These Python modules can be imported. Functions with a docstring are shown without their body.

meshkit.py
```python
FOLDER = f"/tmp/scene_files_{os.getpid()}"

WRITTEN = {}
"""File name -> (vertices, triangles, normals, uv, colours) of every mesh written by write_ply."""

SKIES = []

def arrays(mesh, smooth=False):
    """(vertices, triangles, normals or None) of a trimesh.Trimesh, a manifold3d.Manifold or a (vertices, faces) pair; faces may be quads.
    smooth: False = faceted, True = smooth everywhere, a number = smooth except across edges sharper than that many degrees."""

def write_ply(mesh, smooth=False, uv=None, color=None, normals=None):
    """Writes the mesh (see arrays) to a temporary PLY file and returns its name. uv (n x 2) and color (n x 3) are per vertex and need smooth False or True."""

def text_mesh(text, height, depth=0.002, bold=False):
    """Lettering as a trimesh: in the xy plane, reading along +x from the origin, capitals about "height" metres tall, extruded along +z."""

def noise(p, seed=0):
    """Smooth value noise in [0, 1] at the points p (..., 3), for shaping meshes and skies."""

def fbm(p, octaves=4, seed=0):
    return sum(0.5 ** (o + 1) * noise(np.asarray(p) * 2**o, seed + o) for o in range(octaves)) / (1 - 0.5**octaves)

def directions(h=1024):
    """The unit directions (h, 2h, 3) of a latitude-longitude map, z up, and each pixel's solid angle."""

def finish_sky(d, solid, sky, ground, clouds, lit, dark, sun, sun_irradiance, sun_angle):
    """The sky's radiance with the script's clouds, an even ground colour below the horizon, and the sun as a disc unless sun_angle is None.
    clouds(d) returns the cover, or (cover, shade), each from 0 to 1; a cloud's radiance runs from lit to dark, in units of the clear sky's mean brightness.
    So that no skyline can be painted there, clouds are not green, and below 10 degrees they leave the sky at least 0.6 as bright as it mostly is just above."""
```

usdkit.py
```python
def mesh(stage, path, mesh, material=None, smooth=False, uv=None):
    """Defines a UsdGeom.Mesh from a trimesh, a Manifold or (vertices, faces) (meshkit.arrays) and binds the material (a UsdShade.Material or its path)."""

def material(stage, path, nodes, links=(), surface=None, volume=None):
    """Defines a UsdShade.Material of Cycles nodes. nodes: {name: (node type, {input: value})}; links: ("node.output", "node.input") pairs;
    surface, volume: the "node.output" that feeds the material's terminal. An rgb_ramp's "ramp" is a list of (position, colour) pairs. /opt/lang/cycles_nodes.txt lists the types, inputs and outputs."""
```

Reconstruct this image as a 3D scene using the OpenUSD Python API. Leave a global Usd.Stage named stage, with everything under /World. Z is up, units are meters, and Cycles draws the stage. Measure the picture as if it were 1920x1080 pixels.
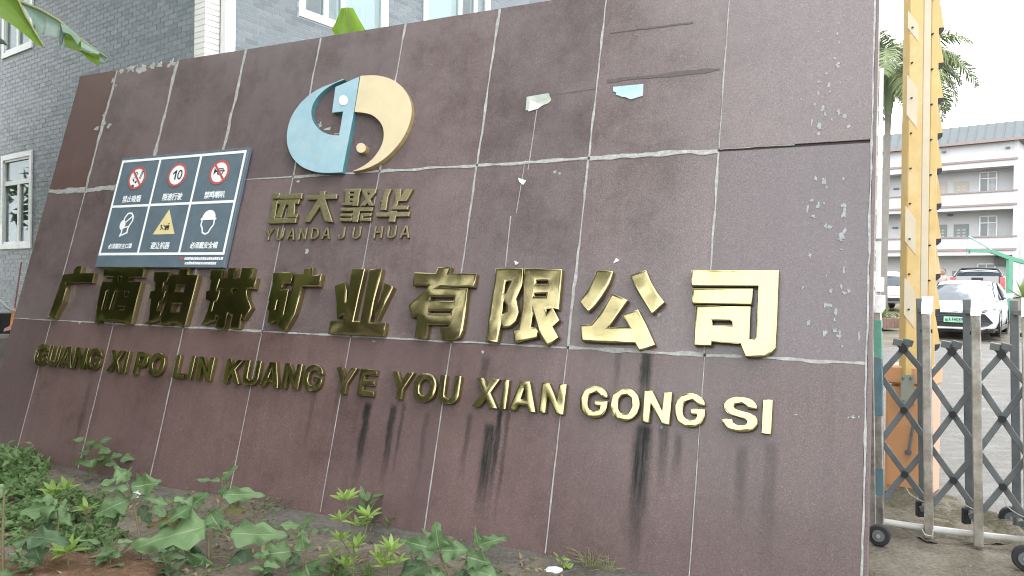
import math, random
import numpy as np
import trimesh
import usdkit, meshkit
from pxr import Gf, Sdf, Usd, UsdGeom, UsdLux, UsdShade
from shapely.geometry import Polygon, LineString, Point, box as sbox
from shapely.ops import unary_union
from shapely import affinity

stage = Usd.Stage.CreateInMemory()
UsdGeom.SetStageUpAxis(stage, "Z")
UsdGeom.SetStageMetersPerUnit(stage, 1.0)
UsdGeom.Xform.Define(stage, "/World")
UsdGeom.Scope.Define(stage, "/World/Looks")

# ------------------------------------------------------------------ camera
FOC, ROLL, PITCH, EYE = 1438.8, 0.015069, -0.00476, np.array([0.0, 0.0, 1.55])   # focal length in pixels of a 1920 wide picture
FW = np.array([0, math.cos(PITCH), math.sin(PITCH)])
_u0, _r0 = np.array([0, -math.sin(PITCH), math.cos(PITCH)]), np.array([1.0, 0, 0])
RT = _r0 * math.cos(ROLL) + _u0 * math.sin(ROLL)
UP = -_r0 * math.sin(ROLL) + _u0 * math.cos(ROLL)
cam = UsdGeom.Camera.Define(stage, "/World/camera")
m = Gf.Matrix4d(1.0)
for i, ax in enumerate((RT, UP, -FW, EYE)):
    m.SetRow(i, Gf.Vec4d(*map(float, ax), 1.0 if i == 3 else 0.0))
cam.AddTransformOp().Set(m)
cam.CreateHorizontalApertureAttr(36.0)
cam.CreateFocalLengthAttr(36.0 * FOC / 1920)
cam.CreateClippingRangeAttr((0.05, 5000.0))
cam.CreateExposureAttr(EXPOSURE := 0.25)

# ------------------------------------------------------------------ sky and sun (bright overcast, light from the far right)
SUN = np.array([0.50, 0.62, 0.0]); SUN = SUN / np.linalg.norm(SUN)
ELEV = math.radians(52)
SUN = np.array([SUN[0] * math.cos(ELEV), SUN[1] * math.cos(ELEV), math.sin(ELEV)])
sky_mat = usdkit.material(stage, "/World/Looks/sky_air", {
    "co": ("texture_coordinate", {}),
    "st": ("mapping", {"scale": (1.0, 1.0, 2.4)}),
    "n": ("noise_texture", {"scale": 2.2, "detail": 5.0, "roughness": 0.55}),
    "r": ("rgb_ramp", {"ramp": [(0.25, (0.72, 0.72, 0.72)), (0.6, (1, 1, 1))]}),
    "s": ("sky_texture", {"sky_type": "single_scattering", "sun_disc": False, "sun_elevation": ELEV, "sun_rotation": math.atan2(SUN[0], SUN[1])}),
    "n2": ("noise_texture", {"scale": 1.3, "detail": 4.0}),
    "c": ("rgb_ramp", {"ramp": [(0.3, (22.0, 23.0, 24.0)), (0.7, (34.0, 34.5, 35.0))]}),
    "x": ("mix_color", {}),
    "b": ("background_shader", {"strength": 0.1})},
    [("co.generated", "st.vector"), ("st.vector", "n.vector"), ("st.vector", "n2.vector"), ("n.fac", "r.fac"), ("n2.fac", "c.fac"), ("r.color", "x.fac"), ("s.color", "x.a"), ("c.color", "x.b"), ("x.result", "b.color")], surface="b.background")
dome = UsdLux.DomeLight.Define(stage, "/World/sky")
dome.GetPrim().SetCustomDataByKey("kind", "structure")
UsdShade.MaterialBindingAPI.Apply(dome.GetPrim()).Bind(sky_mat)
sun = UsdLux.DistantLight.Define(stage, "/World/sun")
sun.CreateNormalizeAttr(True); sun.CreateIntensityAttr(0.4); sun.CreateAngleAttr(16.0); sun.CreateColorAttr(Gf.Vec3f(1.0, 0.97, 0.92))
_z = SUN; _x = np.cross([0, 0, 1.0], _z); _x /= np.linalg.norm(_x); _y = np.cross(_z, _x)
m = Gf.Matrix4d(1.0)
for i, ax in enumerate((_x, _y, _z)):
    m.SetRow(i, Gf.Vec4d(*map(float, ax), 0.0))
sun.AddTransformOp().Set(m)

# ------------------------------------------------------------------ helpers
def ray(x, y):
    """Direction through a point of the 1920 x 1080 photograph, one metre deep."""
    d = FW + (x - 960) / FOC * RT + (540 - y) / FOC * UP
    return d / d[1]
def at(x, y, depth): return EYE + ray(x, y) * depth
def on_z(x, y, z=0.0):
    d = ray(x, y); return EYE + d * ((z - EYE[2]) / d[2])
def on_plane(x, y, o, n):
    d = ray(x, y); return EYE + d * (np.dot(o - EYE, n) / np.dot(d, n))
def slope(Y): return 0.025 * max(0.0, Y - 6.0)       # the yard climbs away from the gate
def unit(v): v = np.asarray(v, float); return v / np.linalg.norm(v)

taken = {}
def fresh(parent, name):
    k = taken.get((parent, name), 0); taken[(parent, name)] = k + 1
    return f"{parent}/{name}" if k == 0 else f"{parent}/{name}_{k:03d}"
def tag(prim, label=None, cat=None, group=None, kind=None):
    prim = prim.GetPrim() if hasattr(prim, "GetPrim") else prim
    for k, v in (("label", label), ("category", cat), ("group", group), ("kind", kind)):
        if v: prim.SetCustomDataByKey(k, v)
    return prim
def frame(x, y, z, o):
    m = Gf.Matrix4d(1.0)
    for i, ax in enumerate((x, y, z, o)):
        m.SetRow(i, Gf.Vec4d(*map(float, ax), 1.0 if i == 3 else 0.0))
    return m
def yaw_frame(o, a): return frame((math.cos(a), math.sin(a), 0), (-math.sin(a), math.cos(a), 0), (0, 0, 1), o)
def thing(name, label, cat, xf=None, group=None, kind=None):
    x = UsdGeom.Xform.Define(stage, fresh("/World", name))
    if xf is not None: x.AddTransformOp().Set(xf if isinstance(xf, Gf.Matrix4d) else frame((1, 0, 0), (0, 1, 0), (0, 0, 1), xf))
    tag(x, label, cat, group, kind)
    return str(x.GetPath())
def part(parent, name, mesh, mat, smooth=False, uv=None, label=None, kind=None):
    path = fresh(parent, name)
    p = usdkit.mesh(stage, path, mesh, mat, smooth=smooth, uv=uv)
    tag(p, label=label, kind=kind)
    return path
def solo(name, mesh, mat, label, cat, group=None, kind=None, smooth=False):
    p = part("/World", name, mesh, mat, smooth)
    tag(stage.GetPrimAtPath(p), label, cat, group, kind); return p
def cat(ms): return trimesh.util.concatenate([q for q in ms if q is not None])
def bx(x0, x1, y0, y1, z0, z1):
    b = trimesh.creation.box([x1 - x0, y1 - y0, z1 - z0]); b.apply_translation([(x0 + x1) / 2, (y0 + y1) / 2, (z0 + z1) / 2]); return b
def cbx(x0, x1, y0, y1, z0, z1, c=0.004):
    """Box with chamfered edges."""
    import manifold3d as m3
    L = np.array([x1 - x0, y1 - y0, z1 - z0]); c = min(c, L.min() * 0.3); pts = []
    for k in range(3):
        h = L / 2 - c; h[k] = L[k] / 2
        pts += [[sx * h[0], sy * h[1], sz * h[2]] for sx in (-1, 1) for sy in (-1, 1) for sz in (-1, 1)]
    b = trimesh.convex.convex_hull(np.array(pts)); b.apply_translation([(x0 + x1) / 2, (y0 + y1) / 2, (z0 + z1) / 2]); return b
def beam(a, b, w, t, up=(0, 0, 1), c=0.003):
    """Chamfered bar from a to b; w across, t along up."""
    a, b = np.asarray(a, float), np.asarray(b, float); L = np.linalg.norm(b - a); x = (b - a) / L
    y = np.cross(up, x); y /= np.linalg.norm(y); z = np.cross(x, y)
    q = cbx(0, L, -w / 2, w / 2, -t / 2, t / 2, c); M = np.eye(4); M[:3, 0], M[:3, 1], M[:3, 2], M[:3, 3] = x, y, z, a
    q.apply_transform(M); return q
def tube(pts, r, n=8, r1=None):
    """Tube along points, tapering from r to r1, capped."""
    pts = np.asarray(pts, float); k = len(pts); rs = np.linspace(r, r if r1 is None else r1, k) if np.ndim(r) == 0 else np.asarray(r, float)
    tg = np.gradient(pts, axis=0); V = []; ref = np.array([0.3, 0.2, 0.93]) if abs(unit(tg[0])[2]) < 0.9 else np.array([1.0, 0.1, 0])
    for i in range(k):
        t = unit(tg[i]); x = unit(np.cross(ref, t)); y = np.cross(t, x); ref = np.cross(x, t) * -1 if False else ref
        a = np.arange(n) * 2 * math.pi / n
        V.append(pts[i] + rs[i] * (np.outer(np.cos(a), x) + np.outer(np.sin(a), y)))
    V = np.vstack(V + [pts[:1], pts[-1:]]); F = []
    for i in range(k - 1):
        for j in range(n):
            a, b = i * n + j, i * n + (j + 1) % n
            F += [[a, b, b + n], [a, b + n, a + n]]
    for j in range(n):
        F += [[k * n, (j + 1) % n, j], [k * n + 1, (k - 1) * n + j, (k - 1) * n + (j + 1) % n]]
    return trimesh.Trimesh(V, F, process=False)
def cyl(a, b, r, n=14): return tube([a, (np.asarray(a, float) + b) / 2, b], r, n)
def extrude(poly, z0, z1):
    ms = []
    for g in getattr(poly, "geoms", [poly]):
        if g.area > 1e-8:
            e = trimesh.creation.extrude_polygon(g, z1 - z0, engine="earcut"); e.apply_translation([0, 0, z0]); ms.append(e)
    return cat(ms) if ms else None
def raised(poly, depth, steps=((0.0, 0.0), (0.0035, 0.0022), (0.009, 0.0045), (0.02, 0.0055))):
    """Extrusion with a rolled front edge: steps are (inset, extra height) from depth up."""
    V, F, n = [], [], 0
    def put(v3, f):
        nonlocal n
        V.append(v3); F.append(np.asarray(f) + n); n += len(v3)
    for g in getattr(poly, "geoms", [poly]):
        for ring in [g.exterior] + list(g.interiors):
            c = np.array(ring.coords)[:-1]; ccw = ring.is_ccw; k = len(c)
            ext = ring is g.exterior
            v = np.vstack([np.c_[c, np.zeros(k)], np.c_[c, np.full(k, depth)]]); f = []
            for i in range(k):
                a, b = i, (i + 1) % k
                q = [[a, b, b + k], [a, b + k, a + k]]
                if ccw != ext: q = [t[::-1] for t in q]
                f += q
            put(v, f)
    cur, h = poly, depth
    for (i0, e0), (i1, e1) in zip(steps[:-1], steps[1:]):
        nxt = poly.buffer(-i1, join_style=2)
        if nxt.is_empty or nxt.area < 0.15 * poly.area: break
        band = cur.difference(nxt)
        edge = cur.boundary
        for g in getattr(band, "geoms", [band]):
            if g.geom_type != "Polygon" or g.area < 1e-9: continue
            v, f = trimesh.creation.triangulate_polygon(g, engine="earcut")
            on = np.array([edge.distance(Point(q)) < 1e-6 for q in v])
            put(np.c_[v, np.where(on, depth + e0, depth + e1)], f)
        cur, h = nxt, depth + e1
    for g in getattr(cur, "geoms", [cur]):
        v, f = trimesh.creation.triangulate_polygon(g, engine="earcut")
        put(np.c_[v, np.full(len(v), h)], f)
    V, F = np.vstack(V), np.vstack(F)
    t = trimesh.Trimesh(V, F, process=False); t.merge_vertices()
    t.fix_normals() if False else None
    nz = t.face_normals[:, 2]; fl = nz < -0.1
    ff = t.faces.copy(); ff[fl] = ff[fl][:, ::-1]; t.faces = ff
    return t
def xform(mesh, M): q = mesh.copy(); q.apply_transform(M); return q
def place(mesh, x, y, z, o):
    M = np.eye(4); M[:3, 0], M[:3, 1], M[:3, 2], M[:3, 3] = x, y, z, o; return xform(mesh, M)

# ------------------------------------------------------------------ materials
def mat(name, nodes, links, surface): return usdkit.material(stage, "/World/Looks/" + name, nodes, links, surface=surface)
def plain(name, col, rough=0.5, metal=0.0, var=0.12, scale=6.0, bump=0.0, bscale=60.0, spec=0.5, coat=0.0, rvar=0.1, dirt=None):
    """Principled with soft colour variation, uneven gloss and fine relief."""
    c = np.array(col, float)
    N = {"g": ("texture_coordinate", {}), "n": ("noise_texture", {"scale": scale, "detail": 5.0, "roughness": 0.6}),
         "r": ("rgb_ramp", {"ramp": [(0.25, tuple(c * (1 - var))), (0.55, tuple(c)), (0.8, tuple(np.minimum(c * (1 + var), 1)))]}),
         "q": ("map_range", {"from_min": 0.3, "from_max": 0.7, "to_min": max(rough - rvar, 0.02), "to_max": min(rough + rvar, 1)}),
         "p": ("principled_bsdf", {"metallic": metal, "specular_ior_level": spec, "coat_weight": coat})}
    K = [("g.object", "n.vector"), ("n.fac", "r.fac"), ("r.color", "p.base_color"), ("n.fac", "q.value"), ("q.result", "p.roughness")]
    if dirt is not None:
        N["dn"] = ("noise_texture", {"scale": scale * 0.37, "detail": 6.0, "roughness": 0.7}); N["dr"] = ("map_range", {"from_min": 0.5, "from_max": 0.75, "to_min": 0.0, "to_max": 0.8})
        N["dm"] = ("mix_color", {"b": tuple(dirt)})
        K = [k for k in K if k[0] != "r.color"] + [("g.object", "dn.vector"), ("dn.fac", "dr.value"), ("dr.result", "dm.fac"), ("r.color", "dm.a"), ("dm.result", "p.base_color")]
    if bump:
        N["bn"] = ("noise_texture", {"scale": bscale, "detail": 3.0}); N["b"] = ("bump", {"strength": 1.0, "distance": bump})
        K += [("g.object", "bn.vector"), ("bn.fac", "b.height"), ("b.normal", "p.normal")]
    return mat(name, N, K, "p.BSDF")
def leafmat(name, a, b, trans=0.35, gloss=0.45, vein=(0.30, 0.36, 0.16), veins=7.0):
    return mat(name, {
        "uv": ("attribute", {"attribute": "st"}), "sx": ("separate_xyz", {}),
        "g": ("texture_coordinate", {}), "oi": ("object_info", {}), "n": ("noise_texture", {"scale": 14.0, "detail": 4.0}),
        "add": ("math", {"math_type": "add"}), "sc": ("math", {"math_type": "multiply", "value2": 0.55}), "sc2": ("math", {"math_type": "multiply", "value2": 0.5}),
        "r": ("rgb_ramp", {"ramp": [(0.2, a), (0.8, b)]}),
        "ab": ("math", {"math_type": "subtract", "value2": 0.5}), "ab2": ("math", {"math_type": "absolute"}),
        "mid": ("map_range", {"from_min": 0.0, "from_max": 0.035, "to_min": 1.0, "to_max": 0.0, "clamp": True}),
        "m1": ("math", {"math_type": "multiply", "value2": -1.1}), "m2": ("math", {"math_type": "add"}), "m3": ("math", {"math_type": "multiply", "value2": veins}), "fr": ("math", {"math_type": "fraction"}),
        "sv": ("map_range", {"from_min": 0.0, "from_max": 0.1, "to_min": 0.6, "to_max": 0.0, "clamp": True}), "mx": ("math", {"math_type": "maximum"}),
        "k": ("mix_color", {"b": vein}),
        "bp": ("bump", {"strength": 0.5, "distance": 0.004}),
        "p": ("principled_bsdf", {"roughness": gloss, "specular_ior_level": 0.4}), "t": ("translucent_bsdf", {}), "x": ("mix_closure", {"fac": trans})},
        [("uv.vector", "sx.vector"), ("g.object", "n.vector"), ("n.fac", "sc.value1"), ("oi.random", "sc2.value1"), ("sc.value", "add.value1"), ("sc2.value", "add.value2"), ("add.value", "r.fac"),
         ("sx.y", "ab.value1"), ("ab.value", "ab2.value1"), ("ab2.value", "mid.value"), ("ab2.value", "m1.value1"), ("sx.x", "m2.value1"), ("m1.value", "m2.value2"), ("m2.value", "m3.value1"), ("m3.value", "fr.value1"), ("fr.value", "sv.value"),
         ("mid.result", "mx.value1"), ("sv.result", "mx.value2"), ("mx.value", "k.fac"), ("r.color", "k.a"), ("mx.value", "bp.height"), ("bp.normal", "p.normal"),
         ("k.result", "p.base_color"), ("k.result", "t.color"), ("p.BSDF", "x.closure1"), ("t.BSDF", "x.closure2")], "x.closure")

# ------------------------------------------------------------------ the leaning sign wall
WE = np.array([0.89913461, -0.43767221, 0.0]); WV = np.array([0.1100818, 0.22614723, 0.967853]); WN = np.cross(WE, WV)
WO = np.array([0.21311, 4.33280, 0.0])
def wall_uv(x, y, off=0.0):
    q = on_plane(x, y, WO + WN * off, WN) - WO - WN * off
    return float(q @ WE), float(q @ WV)
def wall_xf(u, v, w=0.0): return frame(WE, WV, WN, WO + WE * u + WV * v + WN * w)
WU = [-5.424, -4.885, -4.067, -3.249, -2.436, -1.621, -0.815, -0.006, 0.809, 1.623]
WR = [-0.12, 1.213, 2.437, 3.648]


# outlines in millimetres on the face of the sign wall (big, small, emblem) or in thousandths of the letter height; [outer, hole, ...]
BIG_OUT = {"广":[[[-4820,1616,-4679,1631,-4688,1664,-4655,1695,-4598,1699,-4590,1634,-4412,1635,-4407,1548,-4737,1543,-4725,1491,-4727,1380,-4780,1218,-4876,1237,-4851,1332,-4831,1461,-4820,1551]]],"西":[[[-3801,1685,-3800,1603,-3955,1600,-3943,1566,-3797,1566,-3799,1211,-3898,1209,-3914,1224,-4192,1223,-4190,1207,-4248,1205,-4273,1358,-4279,1492,-4273,1560,-4156,1563,-4160,1602,-4278,1603,-4301,1683],[-3915,1434,-3918,1476,-3961,1477,-3956,1436],[-3918,1347,-4003,1347,-4001,1321,-3917,1323],[-4039,1563,-4047,1600,-4080,1602,-4074,1563],[-4056,1475,-4088,1480,-4102,1324,-4059,1324],[-4169,1478,-4196,1478,-4197,1320,-4162,1321]]],"珀":[[[-3386,1681,-3286,1684,-3283,1633,-3164,1629,-3183,1220,-3283,1219,-3286,1235,-3361,1232,-3367,1218,-3455,1212,-3474,1242,-3473,1322,-3461,1404,-3473,1471,-3473,1539,-3469,1627,-3386,1632],[-3367,1388,-3377,1323,-3282,1323,-3281,1389],[-3377,1543,-3381,1489,-3284,1488,-3282,1541]],[[-3493,1566,-3531,1563,-3527,1495,-3488,1490,-3493,1407,-3532,1403,-3535,1332,-3481,1329,-3485,1250,-3647,1218,-3609,1248,-3634,1417,-3660,1419,-3661,1487,-3618,1491,-3629,1559,-3653,1566,-3671,1651,-3492,1652]]],"琳":[[[-2904,1607,-2852,1608,-2860,1686,-2778,1689,-2776,1609,-2720,1610,-2719,1687,-2602,1690,-2610,1612,-2552,1613,-2554,1525,-2619,1524,-2621,1500,-2601,1451,-2542,1379,-2597,1283,-2623,1323,-2622,1216,-2715,1214,-2718,1313,-2735,1310,-2769,1334,-2766,1209,-2864,1211,-2864,1285,-2859,1306,-2877,1306,-2878,1269,-3017,1231,-2991,1302,-2980,1361,-2978,1415,-3029,1430,-3039,1501,-3010,1502,-3012,1584,-3030,1594,-3041,1672,-2908,1675],[-2774,1518,-2750,1479,-2722,1510,-2722,1523,-2774,1523],[-2920,1595,-2923,1595,-2934,1508,-2895,1503,-2903,1418,-2931,1416,-2935,1344,-2909,1342,-2919,1363,-2899,1418,-2874,1522,-2915,1522]]],"矿":[[[-2109,1681,-2070,1684,-2036,1698,-2027,1634,-1968,1638,-1941,1646,-1940,1553,-2101,1551,-2104,1451,-2115,1348,-2144,1280,-2185,1213,-2273,1258,-2255,1286,-2296,1283,-2300,1274,-2352,1272,-2370,1364,-2385,1366,-2379,1433,-2392,1441,-2382,1532,-2372,1579,-2389,1583,-2397,1649,-2204,1657,-2208,1574,-2277,1569,-2292,1526,-2218,1524,-2220,1343,-2195,1414,-2186,1524,-2183,1581,-2189,1642,-2105,1643],[-2307,1372,-2286,1373,-2289,1442,-2304,1443]]],"业":[[[-1336,1468,-1390,1326,-1430,1359,-1395,1478,-1384,1589,-1305,1559]],[[-1690,1527,-1678,1447,-1675,1447,-1673,1488,-1679,1683,-1566,1686,-1578,1507,-1588,1308,-1529,1308,-1526,1475,-1525,1681,-1423,1687,-1426,1602,-1443,1466,-1446,1309,-1318,1310,-1320,1218,-1783,1214,-1784,1309,-1683,1309,-1681,1354,-1730,1325,-1767,1458,-1802,1558,-1726,1588]]],"有":[[[-718,1401,-719,1284,-731,1237,-780,1215,-862,1211,-889,1290,-830,1296,-826,1315,-982,1309,-980,1217,-1071,1219,-1076,1366,-1119,1349,-1156,1436,-1075,1511,-1026,1573,-1152,1571,-1151,1661,-984,1659,-971,1701,-873,1701,-882,1660,-675,1658,-679,1567,-929,1565,-942,1559,-726,1560],[-992,1496,-991,1467,-817,1471,-817,1498],[-984,1400,-984,1381,-823,1386,-823,1405]]],"限":[[[-75,1435,-111,1441,-64,1371,-104,1330,-57,1266,-122,1209,-183,1264,-195,1298,-197,1298,-194,1258,-345,1217,-363,1298,-327,1308,-318,1435,-333,1583,-337,1693,-82,1690],[-148,1411,-127,1436,-157,1437],[-170,1594,-167,1617,-245,1616,-245,1593],[-168,1534,-246,1532,-247,1512,-170,1513],[-201,1323,-243,1415,-245,1320]],[[-340,1583,-370,1497,-341,1412,-351,1355,-389,1317,-440,1307,-453,1334,-458,1215,-541,1215,-543,1348,-542,1510,-534,1610,-540,1695,-347,1694],[-424,1415,-427,1449,-456,1483,-454,1394],[-448,1535,-424,1606,-458,1608,-459,1535]]],"公":[[[481,1616,523,1553,570,1499,503,1425,407,1551,352,1655,446,1687]],[[354,1504,302,1421,256,1340,373,1345,327,1413,419,1451,477,1358,537,1249,446,1211,419,1254,265,1247,94,1249,75,1344,144,1354,193,1417,252,1543]],[[229,1602,193,1525,157,1470,117,1425,54,1487,95,1551,122,1612,142,1687,247,1679]]],"司":[[[993,1276,853,1281,853,1260,756,1257,751,1483,1046,1485,1049,1303,1072,1306,1082,1320,1080,1601,717,1596,712,1690,1183,1692,1186,1427,1185,1264,1169,1238,1134,1217,1092,1209,1034,1208,1003,1278],[849,1372,952,1375,952,1396,941,1403,847,1401]],[[727,1494,726,1580,1053,1585,1052,1497]]]}
SMALL_OUT = {"远":[[[-2288,2243,-2498,2248,-2506,2280,-2287,2281]],[[-2305,2203,-2339,2202,-2327,2116,-2293,2112,-2295,2091,-2389,2094,-2397,2199,-2431,2198,-2451,2095,-2504,2097,-2481,2204,-2505,2207,-2510,2237,-2302,2234]],[[-2511,2090,-2298,2082,-2297,2051,-2564,2049,-2574,2079,-2553,2088,-2571,2231,-2519,2230]],[[-2515,2293,-2511,2254,-2570,2251,-2579,2273,-2576,2288]]],"大":[[[-2089,2178,-2167,2053,-2213,2056,-2142,2188,-2121,2230,-2220,2231,-2227,2262,-2114,2261,-2117,2290,-2069,2291,-2068,2261,-1951,2260,-1954,2230,-2059,2230,-1949,2048,-2016,2054,-2086,2167]]],"聚":[[[-1719,2265,-1725,2292,-1605,2289,-1606,2260,-1607,2260,-1645,2211,-1608,2163,-1641,2164,-1661,2190,-1680,2165,-1717,2167,-1680,2216],[-1684,2263,-1664,2237,-1646,2262]],[[-1678,2083,-1679,2068,-1608,2069,-1610,2048,-1701,2050,-1699,2103,-1610,2105,-1612,2084]],[[-1888,2130,-1890,2152,-1608,2147,-1609,2122,-1716,2125,-1718,2042,-1766,2046,-1773,2127]],[[-1891,2191,-1861,2192,-1872,2279,-1883,2280,-1887,2288,-1882,2299,-1741,2295,-1743,2276,-1748,2276,-1744,2167,-1792,2169,-1792,2173,-1890,2176],[-1829,2208,-1826,2193,-1793,2193,-1793,2207],[-1834,2245,-1831,2225,-1793,2224,-1794,2244],[-1840,2278,-1837,2260,-1794,2258,-1794,2277]],[[-1778,2106,-1780,2085,-1885,2091,-1883,2106]],[[-1880,2052,-1881,2072,-1778,2072,-1780,2050]]],"华":[[[-1398,2103,-1287,2102,-1287,2075,-1397,2076,-1396,2035,-1447,2038,-1444,2077,-1564,2078,-1564,2105,-1442,2104,-1442,2115,-1398,2114]],[[-1384,2209,-1344,2276,-1291,2273,-1328,2190,-1396,2191,-1403,2152,-1303,2150,-1307,2126,-1442,2129,-1419,2194,-1435,2280,-1391,2278]],[[-1491,2224,-1489,2126,-1536,2129,-1532,2187,-1553,2188,-1526,2212,-1534,2223,-1517,2283,-1475,2281]]]}
EMBLEM_OUT = {"blue":[[[-2092,3210,-2073,3201,-2117,3191,-2200,3166,-2287,3110,-2343,3029,-2346,2952,-2307,2871,-2235,2797,-2125,2743,-2021,2730,-2025,2927,-2132,2928,-2146,3147,-2045,3175,-1933,3211,-1920,2921,-1927,2427,-2092,2428,-2214,2450,-2333,2494,-2443,2576,-2513,2674,-2543,2762,-2550,2849,-2536,2939,-2474,3042,-2379,3118,-2278,3162,-2164,3184]]],"cream":[[[-1925,3216,-1815,3212,-1699,3186,-1589,3136,-1494,3060,-1424,2963,-1392,2864,-1397,2769,-1430,2669,-1492,2579,-1574,2506,-1672,2456,-1749,2437,-1836,2429,-1836,2430,-1746,2464,-1674,2512,-1625,2580,-1603,2650,-1608,2722,-1645,2798,-1727,2866,-1807,2898,-1917,2916]]],"dot":[[[-1745,2608,-1746,2591,-1755,2578,-1772,2571,-1791,2572,-1811,2581,-1826,2596,-1835,2614,-1834,2632,-1824,2645,-1808,2652,-1788,2650,-1768,2641,-1753,2626]]],"eye":[[[-1998,3017,-1998,2998,-2007,2984,-2022,2978,-2042,2980,-2061,2990,-2076,3006,-2084,3025,-2084,3044,-2075,3058,-2060,3064,-2041,3062,-2021,3052,-2006,3036]]]}
CAPS_OUT = {"G":[1007,[[[34,432,41,630,103,801,192,911,349,1000,452,1021,568,1021,712,986,836,911,897,842,938,767,959,664,705,664,684,730,627,780,562,801,485,801,393,765,337,709,302,632,288,445,309,353,344,291,393,241,486,206,563,206,647,234,697,277,726,349,720,370,534,370,534,555,966,555,966,349,932,226,877,137,822,82,719,21,582,-14,452,-14,349,7,247,55,158,130,103,205,55,322]]]],"U":[966,[[[62,1007,301,1007,309,320,344,256,380,227,451,199,514,199,601,235,643,284,664,348,664,1007,904,1007,904,301,863,171,753,55,596,-7,370,-7,212,55,116,151,89,199,62,301]]]],"A":[1014,[[[7,-7,336,993,671,1000,1007,-7,740,-7,671,185,334,185,267,-7],[493,735,397,377,616,382,509,746]]]],"N":[1007,[[[62,1000,322,1000,692,397,692,1000,945,1000,945,0,685,0,315,596,308,0,62,0]]]],"X":[993,[[[7,0,357,510,41,1000,322,1000,500,719,678,1000,952,1000,643,517,986,0,699,0,497,309,288,0]]]],"I":[568,[[[34,0,34,199,158,205,157,796,34,801,34,1000,534,1000,534,801,404,795,404,204,534,199,534,0]]]],"P":[877,[[[62,1000,534,1000,610,986,726,932,815,829,842,753,842,569,815,493,733,397,651,349,575,329,309,319,308,0,62,0],[308,534,487,527,559,556,588,585,609,636,609,686,588,737,538,780,488,794,311,793]]]],"O":[1027,[[[34,432,41,623,103,801,219,932,377,1007,575,1021,651,1007,767,959,890,849,932,788,973,685,993,575,993,432,952,260,890,158,808,75,651,0,575,-14,411,-7,315,21,219,75,164,123,96,219,55,322],[288,555,302,375,336,298,400,234,479,205,549,206,627,234,691,298,726,375,740,451,733,597,691,709,627,773,549,801,478,801,400,773,337,709,302,632]]]],"L":[781,[[[62,1000,308,1000,309,215,753,212,753,0,62,0]]]],"K":[973,[[[62,1000,308,1000,315,575,658,1000,952,1000,596,568,966,0,678,0,432,397,309,249,308,0,62,0]]]],"Y":[973,[[[0,993,288,1000,493,616,685,1000,973,1000,610,358,610,0,370,0,369,359]]]],"E":[849,[[[62,1000,815,1000,815,788,308,781,312,603,774,603,774,397,312,397,309,215,815,212,815,0,62,0]]]],"S":[925,[[[69,192,48,336,288,336,317,242,394,193,432,185,544,192,587,214,630,273,629,312,586,362,516,390,247,452,164,500,103,569,69,664,75,788,116,877,185,945,260,986,349,1014,527,1021,651,993,719,959,795,890,842,795,856,692,623,692,594,772,544,807,494,822,380,807,338,779,315,733,316,703,346,658,402,630,699,562,795,507,829,473,870,390,877,260,842,151,788,82,685,21,589,-7,391,-14,281,7,178,55,123,103]]]]}
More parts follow.
